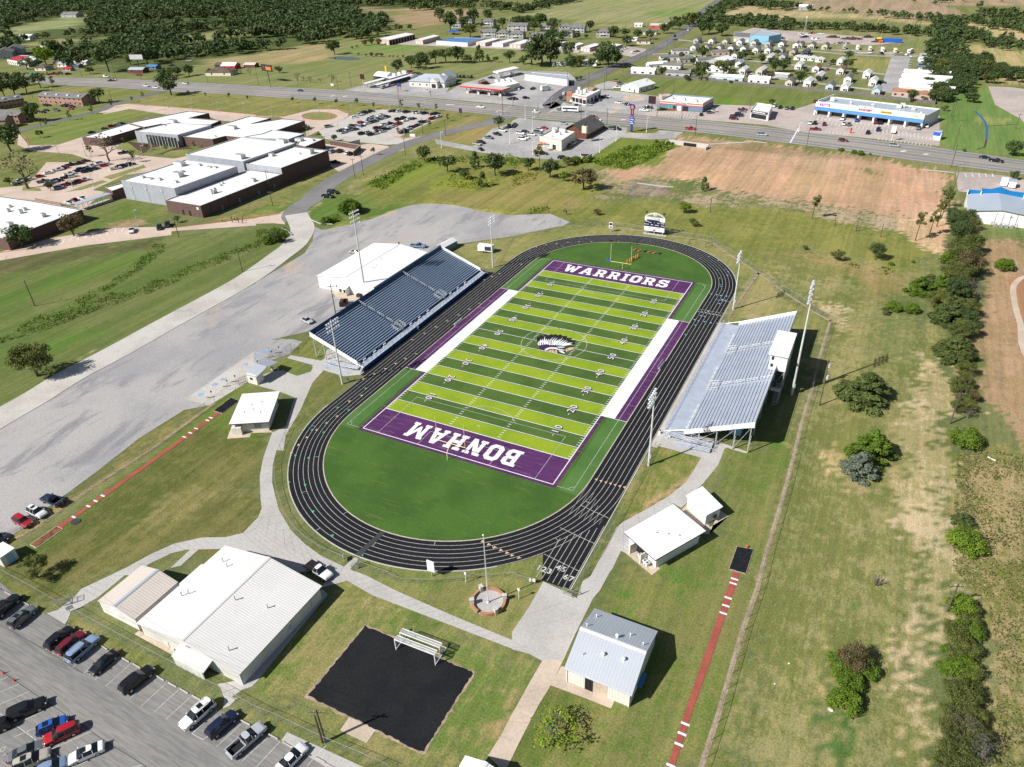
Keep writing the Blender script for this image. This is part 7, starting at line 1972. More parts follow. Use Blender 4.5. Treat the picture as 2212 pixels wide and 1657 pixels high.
park('10:2130,1128,wX,50,10 2080,1158,nP 2010,1188,gP 1940,1228,kP 1910,1243,eP 1940,1287,kS,40,20 2190,1090,kU','in the west bays of the restaurant lot',(0,250),'the restaurant','cars in the west restaurant bays')
park('20:75,1152,wX,50,6 118,1140,kU 172,1162,wU 92,1200,wX 118,1188,wU 225,1142,gX 240,1122,wU 278,1105,rS 445,1065,sS 530,1238,wP,40,-30 500,1258,oP 10,1090,nU 25,1075,oU 715,1090,gS,50,10 790,1098,gS 860,1110,gU 905,1112,kX 440,1365,kX,60,4 270,1325,kU','round the restaurant',(0,250),'the blue sign pylon','cars round the restaurant')
park('20:208,967,wU,60,4 422,945,gP 700,1012,rP,60,4 740,1034,wS 1540,1110,rP 2160,1162,sX 30:648,1213,mU,60,5 1090,1255,sU 1870,1358,nS 1970,1388,kP,60,8 00:960,695,kP,-60,4 980,688,wP,60,0 1262,742,wP,60,4 1345,756,wP 1600,720,wX,-60,-2 10:380,782,nS,-60,-2 1940,925,wP,60,4 20:1405,312,kX,-30,30 1520,262,wV','driving on the road',(0,250),'the blue sign pylon','vehicles on the road')
park('20:740,865,nX,60,4 800,842,kX 825,832,wU 560,908,gS 920,888,wU,-50,-2 1000,903,nU,60,6 1140,952,wP,-60,-4 1175,928,kP 660,905,wS,60,-4 455,812,sV,20,-10 905,757,wP,60,2 960,745,kU 935,725,gX 900,697,oU','by the grill and the clinic',(0,250),'the blue sign pylon','cars at the grill')
park('20:1710,972,gU,60,-4 1735,960,wP 1632,988,kS,-10,20 1990,945,mP,60,3 1985,960,gU 1960,988,nX 1950,998,kP 1925,1000,nP 1912,1024,mX','at the auto parts store',(0,250),'the blue sign pylon','cars at the auto parts store')
park('30:52,915,wU,-20,20 105,928,kU 162,935,gU 210,938,kU 365,1063,wU,-10,24 405,1063,kU 485,1074,mU 642,1028,wX 765,1040,bU 655,1070,wU 698,1076,gU 928,1058,mX 970,1062,kU 952,1120,nX 862,1146,kU 1085,1140,kX 1298,1108,gX,-5,24 1368,1090,wX,-5,24 1440,985,kP,10,20 410,1116,mP,60,3 418,878,mX,30,-10','outside the strip mall',(0,250),'the blue sign pylon','cars at the strip mall')
park('10:1090,740,sX,40,20 1160,735,wU 1330,630,rU,60,4 1375,636,mU 1410,640,kX 1635,655,wP,-20,30 1665,656,kX 1700,658,wP 1730,660,kX 1762,662,kU 1793,664,kX 1825,665,gU 1858,667,kX 1475,785,wS,60,2 1960,800,nS 2030,672,kP 2200,855,kP,60,5 45? '.replace(' 45?',''),'by the bank',(0,250),'the blue sign pylon','cars at the bank')
park('20:40,770,wU,60,2 120,846,kU,60,0 180,765,kP,20,-8 20,852,kP,40,6 915,440,wV,60,-4 930,432,wP 975,418,wP 1050,455,wV 1085,442,kS 955,425,wP','by the storage office',(0,250),'the blue sign pylon','cars at the storage office')
park('00:395,910,kU,50,4 420,908,kS 550,915,kP 585,912,kX 620,920,nX 612,938,rS 372,968,kS 400,952,kS 488,952,gX 225,892,wX 210,1000? '.replace(' 210,1000?',''),'in front of the brick flats',(-330,300),'the highway bend','cars at the brick flats')
park('00:590,640,nX,50,-6 1485,566,nP,60,-3 1630,525,wX 1195,648,rP,60,2 918,662,wV,40,0 50,665,wP,60,2 520,630,kU','by the houses along the highway',(-330,300),'the highway bend','cars along the highway houses')
park('20:1580,485,wX,20,-16 1540,610,wU 1450,605,kU 1165,590,wU 1195,595,wU 1360,460,kS 30:470,600,nS 515,598,mS 530,555,tU 1200,750,mS,30,0 1210,605,wS,40,0 1205,652,wX,40,0 1255,490,wS,50,-2 1195,470,wP,20,-20 985,712,kX,50,4 980,460,kP,20,8 880,455,wU','in the mobile home park',(120,300),'the strip mall','cars in the mobile home park')
park('30:285,298,wP,50,0 305,306,wU 345,300,wP 300,322,nP 330,318,nX 150,345,wU 460,292,wP 120,330,kP 395,340,wV 430,345,wV','in the machinery yard',(120,300),'the strip mall','vehicles in the machinery yard')
def ccw(P):
 P=[Ve((p[0],p[1]))for p in P]
 if sum(P[i-1].x*P[i].y-P[i].x*P[i-1].y for i in range(len(P)))<0:P.reverse()
 return P
def inset(P,d):
 out=[]
 for i in range(len(P)):
  a,b=(P[i]-P[i-1]).normalized(),(P[(i+1)%len(P)]-P[i]).normalized()
  n=Ve((-a.y,a.x))+Ve((-b.y,b.x))
  k=d/max(.3,1+a.dot(b))
  out.append(P[i]+n*k)
 return out
def block(t,P,h,wall,roof='roof_flat',par=.35,cap='galv_pale',front=None):
 0
 P=ccw(P);c=Ve(t.location[:2])
 P=[p-c for p in P]
 I=inset(P,.35)
 mb=MB();n=len(P)
 mats=[M[wall]]
 for i in range(n):
  a,b=P[i],P[(i+1)%n]
  mi=0
  if front and i in front:
   if M[front[i]]not in mats:mats.append(M[front[i]])
   mi=mats.index(M[front[i]])
  mb.face([(*a,0),(*b,0),(*b,h),(*a,h)],mi)
  ia,ib=I[i],I[(i+1)%n]
  mb.face([(*ib,h-par),(*ia,h-par),(*ia,h),(*ib,h)],0)
 mb.bd('wall',mats,t)
 mb=MB()
 for i in range(n):
  mb.face([(*P[i],h+.02),(*P[(i+1)%n],h+.02),(*I[(i+1)%n],h+.02),(*I[i],h+.02)])
 mb.bd('parapet_cap',M[cap],t)
 MB().sht(I,h-par).bd('roof',M[roof],t)
 return P
def hv(t,crop,specs):
 for x,y,z,w,d,h in specs:
  p=gd(crop,x,y,z)-Ve(t.location)
  mb=MB();mb.box((p.x,p.y,z-.3),(w,d,h));mb.box((p.x,p.y,z-.3+h),(w*.8,d*.8,.15),0,1);mb.bd('roof_unit',[M.wall_pale,M.galv],t)
def wins_(t,a,b,n,z,w,h,mat='glass_dk',m0=.04,frame=None):
 a,b=Ve(a[:2])-Ve(t.location[:2]),Ve(b[:2])-Ve(t.location[:2])
 d=(b-a);rz=atan2(d.y,d.x);nn=Ve((d.y,-d.x)).normalized()*m0
 for k in range(n):
  p=a+d*((k+.5)/n)+nn
  mb=MB();mb.box((p.x,p.y,z),(w,.1,h),rz);o=mb.bd('window',M[mat],t)
  if frame:
   mb=MB();mb.box((p.x,p.y,z-.08),(w+.16,.13,.08),rz);mb.box((p.x,p.y,z+h),(w+.16,.13,.08),rz);mb.bd('frame',M[frame],o)
t=tng('school_building','huge flat white roofed brick and grey panelled school beyond the road','building',(-205,85,0))
block(t,rect(-234.2,-200.2,47.2,84.0),8.5,'panel_grey')
block(t,rect(-241.0,-202.3,90.2,127.4),9.0,'panel_grey')
block(t,rect(-202.0,-179.6,91.0,125.2),7.8,'brick',front={0:'panel_grey'})
block(t,[(-199.9,41.0),(-179.0,41.0),(-179.0,90.7),(-199.9,90.7)],5.3,'brick')
block(t,pts('S:42,287 222,300 545,205 430,172',4.6),4.6,'brick')
block(t,pts('S:432,170 560,205 700,178 1112,184 1195,148 935,128 1098,88 930,70',5.2),5.2,'brick')
P=pts('S:480,238 836,270 1115,188 780,168',6.4);block(t,P,6.4,'panel_grey')
block(t,pts('S:862,282 1126,305 1235,278 1372,292 1540,262 1690,222 1893,150 1702,135 1452,175 1612,130 1440,110 1160,195',5.0),5.0,'brick')
block(t,pts('S:1385,285 1540,258 1620,228 1888,260 1760,305 1560,300',5.8),5.8,'panel_grey')
block(t,pts('S:1822,350 1895,368 2058,300 1872,284',5.4),5.4,'brick')
block(t,pts('S:232,705 292,735 392,700 378,668',4.2),4.2,'brick')
A,B_=pts('S:575,262 830,292',5.6)
Ac,Bc=Ve(A[:2])-Ve((-205,85)),Ve(B_[:2])-Ve((-205,85))
rz=rz_of(Ac,Bc);mid=(Ac+Bc)/2;nn=Ve((sin(rz),-cos(rz)))
mb=MB();mb.box((mid.x+nn.x*.15,mid.y+nn.y*.15,.3),((Bc-Ac).length,.2,5.0),rz);gl=mb.bd('curtain_wall',M.glass_dk,t)
mb=MB()
for k in range(11):
 p=Ac.lerp(Bc,k/10)+nn*.3;mb.box((p.x,p.y,.2),(.25,.25,5.2),rz)
mb.bd('mullion_fin',M.galv_pale,gl)
mb=MB()
for k in range(4):
 p=Ac.lerp(Bc,(k+.2)/3.4)+nn*5.2;mb.rod((p.x,p.y,0),(p.x,p.y,6.0),.2)
mb.bd('entry_column',M.galv_pale,t)
A,B_=pts('S:875,355 1105,372');wins_(t,A,B_,4,1.2,3.4,1.6)
for x in(-190.5,-186.5):
 MB().box((x+205,41-85-.03,.05),(1.1,.1,2.2)).bd('door',M.door_dark,t)
MB().box((-181+205,41-85-.03,3.4),(1.2,.1,1.0)).bd('window',M.white_tin,t)
for y in(52,62,74,84):MB().box((-179+205.03,y-85,.05),(.1,1.2,2.2)).bd('door',M.wall_slate,t)
for y in(46,56,68,80):
 MB().rod((26.1,y-85,.1),(26.1,y-85,5.2),.07,n=6).bd('downpipe',M.steel_dk,t)
for x in(-228,-219,-209):MB().box((x+205,47.2-85-.15,6.0),(.5,.3,.35)).bd('wall_lamp',M.white_tin,t)
for x in(-232,-222,-212):
 MB().box((x+205+4,47.2-85-.02,.05),(.08,.06,8.3)).bd('panel_joint',M.wall_dark_panel,t)
hv(t,'S',[(858,520,8.5,5,3,1.8),(840,610,8.5,5,3,2.0),(690,640,8.5,1.6,1.6,.8),(550,622,8.5,1.6,1.6,.8),(605,630,8.5,3.4,2,.4),(825,660,8.5,1.6,1.6,.7),(1020,520,8.5,1.8,1.6,.7),(1100,535,8.5,3.4,2,.4),(875,572,8.5,2,1.5,.6),(1150,538,8.5,2,1.5,.5),(1355,460,9,5,3,2.0),(1705,330,9,5,3,1.8),(1850,315,5.4,4,3,1.4),(1940,420,7.8,3,3,2.2),(1620,440,7.8,2.4,2,1.2),(1850,425,7.8,1,1,.6),(1120,755,5.3,1.0,1.0,2.0),(1150,745,5.3,1.0,1.4,2.0),(1465,650,5.3,2.4,2,1.2),(1190,685,5.3,1.4,1,.6),(1210,670,5.3,.8,.8,.8),(795,165,5.2,6,3,1.7),(1290,215,5,6,3,1.7),(360,240,4.6,1,1,.6),(195,258,4.6,1,1,.5),(735,192,6.4,1,1,.5),(1150,280,5,1,1,.5),(1960,315,5.4,2,2,.8)])
A,B_=pts('S:20,905 300,812')
t2=tng('covered_walk','covered walkway with a pale metal roof between the two school buildings','walkway',(A.x,A.y,0),rz_of(A,B_))
L=(B_-A).length
MB().box((L/2,1.5,2.9),(L,4.2,.2)).bd('canopy_roof',M.roof_blue,t2)
for k in range(8):
 for y in(0,3):
  MB().box((k*L/7,y,0),(.14,.14,2.9)).bd('post',M.galv,t2)
MB().box((L/2,1.5,0),(L,4.4,.12)).bd('floor',M.pale_slab,t2)
P=pts('W:-420,110 320,212 815,300 60,592 -420,520',4.8)
c=sum(P,Ve())/len(P)
t=tng('school_annex','brick school annex with a white flat roof at the picture edge','building',(c.x,c.y,0))
block(t,P,4.8,'brick')
hv(t,'W',[(428,365,4.8,2.2,1.8,1.4),(205,330,4.8,1.6,1.6,1.5),(245,300,4.8,1.5,1.5,1),(80,315,4.8,1.6,1.4,1.2),(98,270,4.8,1.4,1.4,.8),(100,455,4.8,2.4,2,1.4)])
A,B_=pts('W:360,575 420,550');wins_(t,A,B_,1,.1,1.6,2.2,'door_dark',.06)
P=pts('W:365,235 620,285 620,262 365,205')
t=tng('brick_wall','low brick courtyard wall beside the school annex','wall',(P[0].x,P[0].y,0))
A,B_=P[0],P[1];mb=MB();d=Ve(B_[:2])-Ve(A[:2]);mb.box((d.x/2,d.y/2,0),(d.length,.3,2.4),atan2(d.y,d.x));mb.bd('brick_face',M.brick_pink,t);MB().box((d.x/2,d.y/2,2.4),(d.length,.4,.1),atan2(d.y,d.x)).bd('coping',M.pale_slab,t)
for i,(spec,lab)in enumerate((('10:640,1250 905,1295','long dark brick yard wall beside the school service court'),('10:905,1295 845,1350','short dark brick end wall of the service court'),('10:800,1270 900,1245','grey yard wall with tanks behind the service court'))):
 A,B_=pts(spec);t=tng('yard_wall',lab,'wall',(A.x,A.y,0));d=Ve(B_[:2])-Ve(A[:2])
 MB().box((d.x/2,d.y/2,0),(d.length,.3,2.6),atan2(d.y,d.x)).bd('wall_face',M['brick' if i<2 else 'panel_grey'],t)
 MB().box((d.x/2,d.y/2,2.6),(d.length,.4,.1),atan2(d.y,d.x)).bd('coping',M.pale_slab,t)
def hse(name,label,cat,c,rz,L,W,eave,ridge,wall,roof,group=None,over=.35,wins=0,hip=False,doorx=None,storeys=1):
 t=gbl(name,label,cat,c,rz,L,W,eave,ridge,wall,roof,over,0,group,False)
 if hip:
  for ch in list(KIDS[t.as_pointer()]):
   if ch.name.startswith('roof'):KIDS[t.as_pointer()].remove(ch);bpy.data.objects.remove(ch)
  hx,hy=W/2+over,L/2+over
  k=max(.5,hy-hx)
  mb=MB();z0=eave-.05
  mb.face([(-hx,-hy,z0),(hx,-hy,z0),(0,-k,ridge)]);mb.face([(hx,hy,z0),(-hx,hy,z0),(0,k,ridge)])
  mb.face([(hx,-hy,z0),(hx,hy,z0),(0,k,ridge),(0,-k,ridge)]);mb.face([(-hx,hy,z0),(-hx,-hy,z0),(0,-k,ridge),(0,k,ridge)])
  mb.face([(-hx,-hy,z0-.15),(-hx,hy,z0-.15),(hx,hy,z0-.15),(hx,-hy,z0-.15)])
  for a,b in(((-hx,-hy),(hx,-hy)),((hx,-hy),(hx,hy)),((hx,hy),(-hx,hy)),((-hx,hy),(-hx,-hy))):mb.face([(*a,z0-.15),(*b,z0-.15),(*b,z0),(*a,z0)])
  mb.bd('roof',M[roof],t)
 for s in(-1,1):
  for st in range(storeys):
   for k in range(wins):
    y=-L/2+L*(k+.5)/wins
    mb=MB();mb.box((s*W/2,y,1.0+2.8*st),(.12,min(1.3,L/wins*.5),1.2));o=mb.bd('window',M.glass_dk,t)
    MB().box((s*W/2,y,.9+2.8*st),(.18,min(1.5,L/wins*.6),.1)).bd('sill',M.white_tin,o)
 for e in(-1,1):
  MB().box((0 if wins else.3,e*L/2,1.1),(1.2,.12,1.1)).bd('window',M.glass_dk,t)
 MB().box((W*.28,-L/2,.05),(.95,.12,2.05)).bd('door',M.door_dark,t)
 return t
def hpx(crop,x,y,hx=0,hy=-1):
 0
 p=gd(crop,x,y)
 a,b=gd(crop,x-hx*5,y-hy*5),gd(crop,x+hx*5,y+hy*5)
 return(p.x,p.y),atan2(b.y-a.y,b.x-a.x)-PI/2
MH=[]
def mobile_home(roof,L,W):
 t=hse('mobile_home',None,'mobile home',(0,0),0,L,W,3.7,5.1,'tinted',roof,None,.25,3)
 MB().box((0,0,0),(W+.06,L+.06,.6)).bd('skirting',M.wall_grey,t)
 MB().box((W/2+.8,-L/2+2,0),(1.6,1.6,.7)).bd('porch_step',M.wood_pale,t)
 return t
HP={'g':mobile_home('shingle_grey',12.5,4.8),'w':mobile_home('roof_white',12.5,4.8),'r':mobile_home('shingle_red',12.5,4.8),'b':mobile_home('roof_blue',12.5,4.8)}
used=set()
WC={'w':(.74,.73,.70),'c':(.58,.53,.45),'g':(.42,.43,.43),'n':(.06,.07,.11),'b':(.50,.58,.62),'p':(.50,.36,.30)}
def homes(spec,place,origin,oname,group):
 items,crop=[],None
 for tok in spec.split():
  if ':' in tok:crop,tok=tok.split(':')
  f=tok.split(',');x,y,code=float(f[0]),float(f[1]),f[2]
  sw,sl=(float(f[3])if len(f)>3 else 1),(float(f[4])if len(f)>4 else 1)
  rz=float(f[5])if len(f)>5 else-.05
  p=gd(crop,x,y)
  k=code[0]
  if k not in used:o=HP[k];used.add(k)
  else:o=copy_tree(HP[k])
  o.location=(p.x,p.y+6.2*sl*cos(rz),0);o.rotation_euler=(0,0,rz);o.scale=(sw,sl,1)
  tint(o,WC[code[1]])
  tag(o,None,'mobile home')
  d={'w':'white','c':'cream','g':'grey','n':'navy','b':'pale blue','p':'pinkish'}[code[1]]+' mobile home with '+{'g':'grey','w':'white','r':'red-brown','b':'blue'}[k]+' roof'
  items.append((o,d))
 lset(items,place,origin,oname,group)
homes('M:505,112,gg 598,116,gw 684,120,gc 773,124,gw 860,128,gc 948,132,gg 1033,136,gw 1123,142,gw 1215,146,gc 30:270,418,gg 370,425,gc 485,430,gc','in the back row',(-20,480),'the side road','mobile homes in the back row')
homes('M:487,158,gw 567,157,gw 645,160,gc 720,163,gw 797,166,gw 873,173,gw 948,175,gw 1026,178,gg 1103,186,gp 1183,186,gn','in the second row',(-20,480),'the side road','mobile homes in the second row')
homes('M:742,210,gw 768,262,bw 790,304,ww 958,220,wc 1040,218,gg 1138,275,ww 905,305,wc 895,310,wc 1080,380,gc 1195,382,ww N:165,398,rw 190,460,wg 100,508,ww 270,540,gb 385,550,ww 352,415,rw 352,345,ww 408,482,gw 553,447,ww 600,505,ww 625,577,bb','along the plank fence',(60,320),'the strip mall','mobile homes along the plank fence')
homes('M:400,183,gw,1,1.2,-1.1 325,224,gw,1,1.2,-1.0 432,236,gc,1,1,-.9 548,240,gw,1,1.1,-.9 250,270,ww,1.3,1.3,-.9 650,190,gp,1,1.2,-1.2','near the side road',(-60,400),'the road bend','mobile homes near the side road')
homes('M:180,303,ww,1,1.55,1.52 690,348,wb,1,2.0,1.50 897,360,ww,1.1,1.2,1.50 395,322,gg,1,1.5,1.50 360,272,gw,1.4,1.2,1.50 640,292,ww,1,1.4,1.5','side on by the fence',(-60,400),'the road bend','mobile homes side on to the fence')
homes('N:1010,440,ww,1.2,2.3,1.46 1005,478,ww,1,2.4,1.46 1008,520,ww,1,2.6,1.46 1005,560,ww,1.1,2.5,1.46 830,585,rp,.8,1,1.46 985,605,rp,.9,1.4,1.46','at the hedge end',(60,320),'the strip mall','mobile homes at the hedge end')
t=hse('barn','big white roofed community hall among the mobile homes','building',*hpx('M',655,245,1,-.25),20,15,4.2,6.4,'wall_grey','roof_white',None,.4,3)
for i,(x,y,w)in enumerate(((30,302,8),(82,308,9),(140,310,8),(196,320,9))):
 p=gd('N',x,y)
 hse('carport','white carport in a line behind the mobile homes, %s from the side road'%ordinal(i+1),'carport',(p.x,p.y+3),-.05,7.5,6.2,2.4,3.5,'wall_pale','roof_white','white carports',.3)
p=gd('M',1035,318);hse('carport','long white carport beside a dark leafy tree, near the plank fence','carport',(p.x,p.y),1.4,12,6,2.4,3.0,'wall_grey','roof_white',None,.3)
for i,(crop,x,y,L,c,rz,lab)in enumerate((('N',1020,285,12,'wall_grey',1.5,'grey motor home topmost in the parked row by the hedge'),('N',1000,315,10,'white_tin',1.5,'white travel trailer under the grey motor home in the row'),('N',1010,335,11,'white_tin',1.5,'long white travel trailer in the middle of the row by the hedge'),('N',1000,358,12,'wall_slate',1.5,'dark striped motor home in the row by the hedge'),('N',995,400,9,'wall_pale',1.5,'pale trailer lowest in the row above the long homes'),('N',383,218,8,'wall_grey',.1,'dark fronted travel trailer, first pad along the back lane'),('N',485,222,9,'white_tin',.1,'white travel trailer, second pad along the back lane'),('N',580,230,7,'wall_pale',.1,'short travel trailer, third pad along the back lane'),('N',675,238,9,'white_tin',.1,'wide white travel trailer, fourth pad along the back lane'),('N',772,245,8,'wall_cream',.1,'cream travel trailer, fifth pad along the back lane'),('N',890,250,9,'white_tin',-.3,'white travel trailer being towed at the lane corner'))):
 p=gd(crop,x,y)
 t=tng('travel_trailer',lab,'trailer',(p.x,p.y,0),rz,'travel trailers in the park')
 mb=MB();mb.box((0,0,.5),(2.6,L,2.6));mb.box((0,0,3.1),(2.4,L-.4,.12));mb.bd('body',M[c],t)
 for s in(-1,1):
  MB().box((s*1.31,.1*L,1.6),(.04,L*.5,.8)).bd('window',M.glass_dk,t)
  MB().rod((s*1.2-.12,-.5,.38),(s*1.2+.12,-.5,.38),.38,n=12).bd('wheel',M.rubber_tyre,t)
 MB().box((.5,-L/2-.02,1.5),(1.3,.05,.9)).bd('front_window',M.glass_dk,t)
 MB().box((0,.8,3.2),(.8,.8,.3)).bd('roof_unit',M.white_tin,t)
def plf(label,spec,h=2.0):
 P=pts(spec);t=tng('plank_fence',label,'fence',P[0])
 Q=[p-P[0]for p in P]
 mb,pb=MB(),MB()
 for a,b in zip(Q[:-1],Q[1:]):
  d=b-a;rz=atan2(d.y,d.x);L=d.length;n=int(L/.45)
  for k in range(n):
   p=a+d*((k+.5)/n);mb.box((p.x,p.y,.05),(.40,.05,h+.12*sin(k*12.9)),rz)
 mb.bd('plank_panel',M.wood_grey,t)
 n=0
 for p,hd in alg(Q,6):
  if n>90:break
  n+=1
  MB().box((p.x,p.y+.1,0),(.14,.14,h+.15)).bd('post',M.wood_grey,t)
plf('long grey plank fence in front of the mobile homes','20:965,655 1300,672 1700,700 2209,752 30:0,752 250,775 560,805 800,828 1100,865 1440,902 1430,865')
def fpx(name,label,crop,spec,h,wall,roof,cat='building',group=None,doors=0,dmat='white_tin',side=0):
 P=ccw(pts(crop+':'+spec,h));c=sum(P,Ve((0,0)))/len(P)
 t=tng(name,label,cat,(c.x,c.y,0),0,group)
 block(t,P,h,wall,roof,.2)
 if doors:wins_(t,P[side],P[(side+1)%len(P)],doors,.1,2.2,2.4,dmat,.05)
 return t
U_=[('38,113 88,123 216,93 168,86',5.0,'wall_pinktan','roof_white','long open-sided storage shed at the meadow end'),('219,119 256,123 340,101 306,96',4.2,'wall_pinktan','roof_white','tan windowless storage block, second from the meadow end'),('322,126 478,136 563,113 412,109',3.6,'wall_pale','blue_roof','storage block with a wide blue roof and white doors'),('520,131 566,136 637,116 602,112',3.4,'wall_pinktan','roof_white','tan storage block just past the blue roofed one'),('602,136 652,139 717,121 682,117',3.4,'wall_pale','roof_white','storage block with white doors, second past the blue roof'),('686,141 741,144 800,124 757,120',3.4,'wall_pinktan','roof_white','tan storage block, third past the blue roof'),('772,146 832,149 857,131 822,127',3.4,'wall_pale','roof_white','storage block half hidden by the big dark trees'),('905,138 940,140 970,131 938,128',3.4,'wall_pale','roof_white','storage roof showing between the dark trees'),('985,149 1018,152 1056,140 1030,134',3.4,'wall_pale','roof_white','small storage block right of the dark trees'.replace('right of','behind')),('1040,157 1086,161 1146,143 1106,138',3.6,'wall_pinktan','roof_white','tan storage block next to the office'),('1128,160 1180,165 1248,144 1196,138',3.8,'wall_pinktan','roof_white','storage office with a blue striped front by the side road')]
for spec,h,wl,rf,lab in U_:
 t=fpx('storage_block',lab,'A',spec,h,wl,rf,'storage units',None,8 if wl=='wall_pale' else 3,'white_tin' if wl=='wall_pale' else 'wall_pale',0)
 if 'office' in lab:
  P=ccw(pts('A:'+spec,h));wins_(t,P[1],P[2],6,2.6,3.6,.9,'blue_deep',.08)
 if 'open' in lab:
  P=ccw(pts('A:'+spec,h));wins_(t,P[1],P[2],9,.1,4.2,4.2,'dark_void',.06)  # dark panels paint the shade behind the open side, no windows here
for i,(x,y,w,lab)in enumerate(((415,62,60,'next to the playground'),(470,50,60,'behind the one by the playground'),(572,55,70,'with a big oak at its corner'),(575,110,80,'in front of the round oak'),(645,116,60,'between two gabled ones in the front row'),(712,120,85,'with paired gables in the front row'),(720,78,110,'with the double gable in the middle row'),(720,55,50,'at the very back of the middle'),(825,128,112,'biggest with balconies in the front row'),(865,82,60,'half behind dark trees'),(950,112,100,'low behind the storage roofs'),(958,82,46,'small at the back by the lane'),(1015,88,86,'largest at the back'),(1145,110,74,'last beside the side road'))):
 p=gd('A',x,y);a,b=gd('A',x-w/2,y),gd('A',x+w/2,y)
 L=(b-a).length
 t=hse('apartment_block','grey two storey apartment block, the one '+lab,'apartments',(p.x,p.y+6),atan2(b.y-a.y,b.x-a.x)-PI/2+.0,max(14,L*.88),12,5.6,8.2,'wall_grey','shingle_grey','grey apartment blocks',.5,4,i%3!=0,None,2)
 mb=MB()
 for s in(-1,1):mb.box((s*6.6,0,2.7),(1.3,5,.2));mb.box((s*7.2,0,2.9),(.1,5,.9))
 mb.bd('balcony',M.wall_pale,t)
p=gd('A',408,95)
t=tng('playground','playground frame with a blue sail roof by the apartments','playground',(p.x,p.y,0))
mb=MB();mb.face([(-5,-5,3.4),(5,-5,3.2),(6,5,3.9),(-4,5,4.2)]);mb.face([(-5,-5,3.3),(-4,5,4.1),(6,5,3.8),(5,-5,3.1)]);mb.bd('sail_roof',M.blue,t)
for x,y in((-5,-5),(5,-5),(6,5),(-4,5)):MB().rod((x,y,0),(x,y,3.8),.12).bd('post',M.steel_dk,t)
mb=MB();mb.box((0,0,0),(2,2,1.6));mb.rod((1,0,1.6),(4,0,.2),.4);mb.bd('slide',M.wood_pale,t)
def brickflat(label,A,B_,D,dormers,dark=False):
 d=Ve(B_[:2])-Ve(A[:2]);L=d.length;rz=atan2(d.y,d.x)-PI/2
 n=Ve((-d.y,d.x)).normalized()
 c=(Ve(A[:2])+Ve(B_[:2]))/2+n*D/2
 t=hse('brick_flats',label,'apartments',(c.x,c.y),rz,L,D,5.4,7.6,'brick_pink','shingle_grey','brick flats',.4,9,False,None,2)
 for k in range(dormers):
  y=-L/2+L*(k+.6)/dormers
  MB().prism([(D*.18,y-.9),(D*.34,y-.9),(D*.34,y+.9),(D*.18,y+.9)],5.9,7.0).bd('dormer',M.wall_pale,t)
 for k in range(4):
  y=-L/2+L*(k+.4)/4
  mb=MB();mb.rod((D/2+.8,y,.2),(D/2+.8,y+3,2.8),.12,n=5);mb.rod((D/2+1.6,y,.2),(D/2+1.6,y+3,2.8),.12,n=5);mb.bd('outside_stair',M.wood_pale,t)
brickflat('long two storey brick flats with four dormers and a grey roof',*pts('00:345,892 720,917'),12,4)
brickflat('dark brick flats with dormers cut off by the picture edge',*pts('00:-100,965 225,910'),12,3)
brickflat('low brick flats beside the lane bend',*pts('00:-160,1060 175,1070'),13,0)
brickflat('small dark brick flats lowest at the picture edge',*pts('00:-160,1120 65,1110'),10,0)
H_=[('00',1960,600,95,14,10,3.2,5.4,'red','roof_white','red barn with a rounded white roof beside the brown house'),('00',1890,590,60,10,9,3,4.6,'wall_dark_panel','shingle_brown','dark open barn next to the red barn'),('00',1870,655,200,24,13,3,5.6,'wall_cream','shingle_brown','wide brown roofed ranch house on the north side of the highway'),('00',2145,585,70,11,8,2.6,4,'timber_rust','roof_pinkish','rusty shed with a pinkish roof at the wood edge'),('00',1165,632,120,15,9,3,4.6,'timber_rust','roof_blue','red walled roadhouse with a pale blue metal roof under a billboard'),('00',1300,600,80,10,8,2.6,3.8,'wall_slate','blue_roof','small blue roofed shed beside the roadhouse'),('00',340,612,110,12,11,3,5.2,'wall_cream','shingle_brown','tan house with a brown hip roof beside the bright tree'),('00',570,615,80,9,6,2.4,3.4,'wall_grey','red','small shed with a red roof among the junk yard cars'),('00',530,580,70,10,8,3,4.4,'wall_white','roof_blue','white shed with a pale roof in the junk yard'),('00',640,590,70,9,7,2.8,3.8,'wall_slate','roof_galv_dark','dark grey shed in the junk yard'),('00',480,560,40,6,5,2.6,3.6,'orange','roof_pinkish','small orange kiosk in the junk yard'),('00',620,515,60,10,8,3,4,'wall_grey','shingle_grey','grey shed among trees above the junk yard'),('00',690,560,110,14,7,3,4,'wall_cream','roof_white','long white workshop at the end of the junk yard'),('00',400,412,90,18,10,4,5.2,'wall_white','roof_white','white metal barn above the bright trees'),('00',590,150,120,34,16,4,8,'wall_grey','shingle_grey','lone grey farmhouse in the far pasture'),('00',200,345,80,20,14,4,6,'wall_white','roof_white','white house low among the far western trees'),('10',510,130,60,18,12,4,6,'wall_skyblue','blue_roof','blue roofed house inside the big wood'),('20',1085,235,36,9,7,3,4.2,'wall_white','roof_white','white shed alone on the edge of the great meadow'),('20',1250,248,90,18,12,3.4,5,'red_soft','roof_pinkish','pink brick house behind the round oak at the side road'),('20',1015,355,90,14,6,3,3.4,'white_tin','roof_white','long white trailer house by the hedge of the apartments'),('20',1125,382,90,13,9,3,3.6,'wall_cream','shingle_brown','low brown roofed shop by the side road'),('20',1180,300,70,14,10,3,4.6,'wall_cream','shingle_grey','house hidden among trees above the brown roofed shop'),('20',400,570,90,12,5,2.4,3,'white_tin','roof_white','low white trailer under the big dark trees'),('20',660,570,80,11,9,3,4.4,'wall_white','roof_white','white cottage between the lime tree and the dark clump'),('30',315,90,72,16,14,4.5,6.5,'wall_grey','roof_white','open white barn on the edge of the ploughed land')]
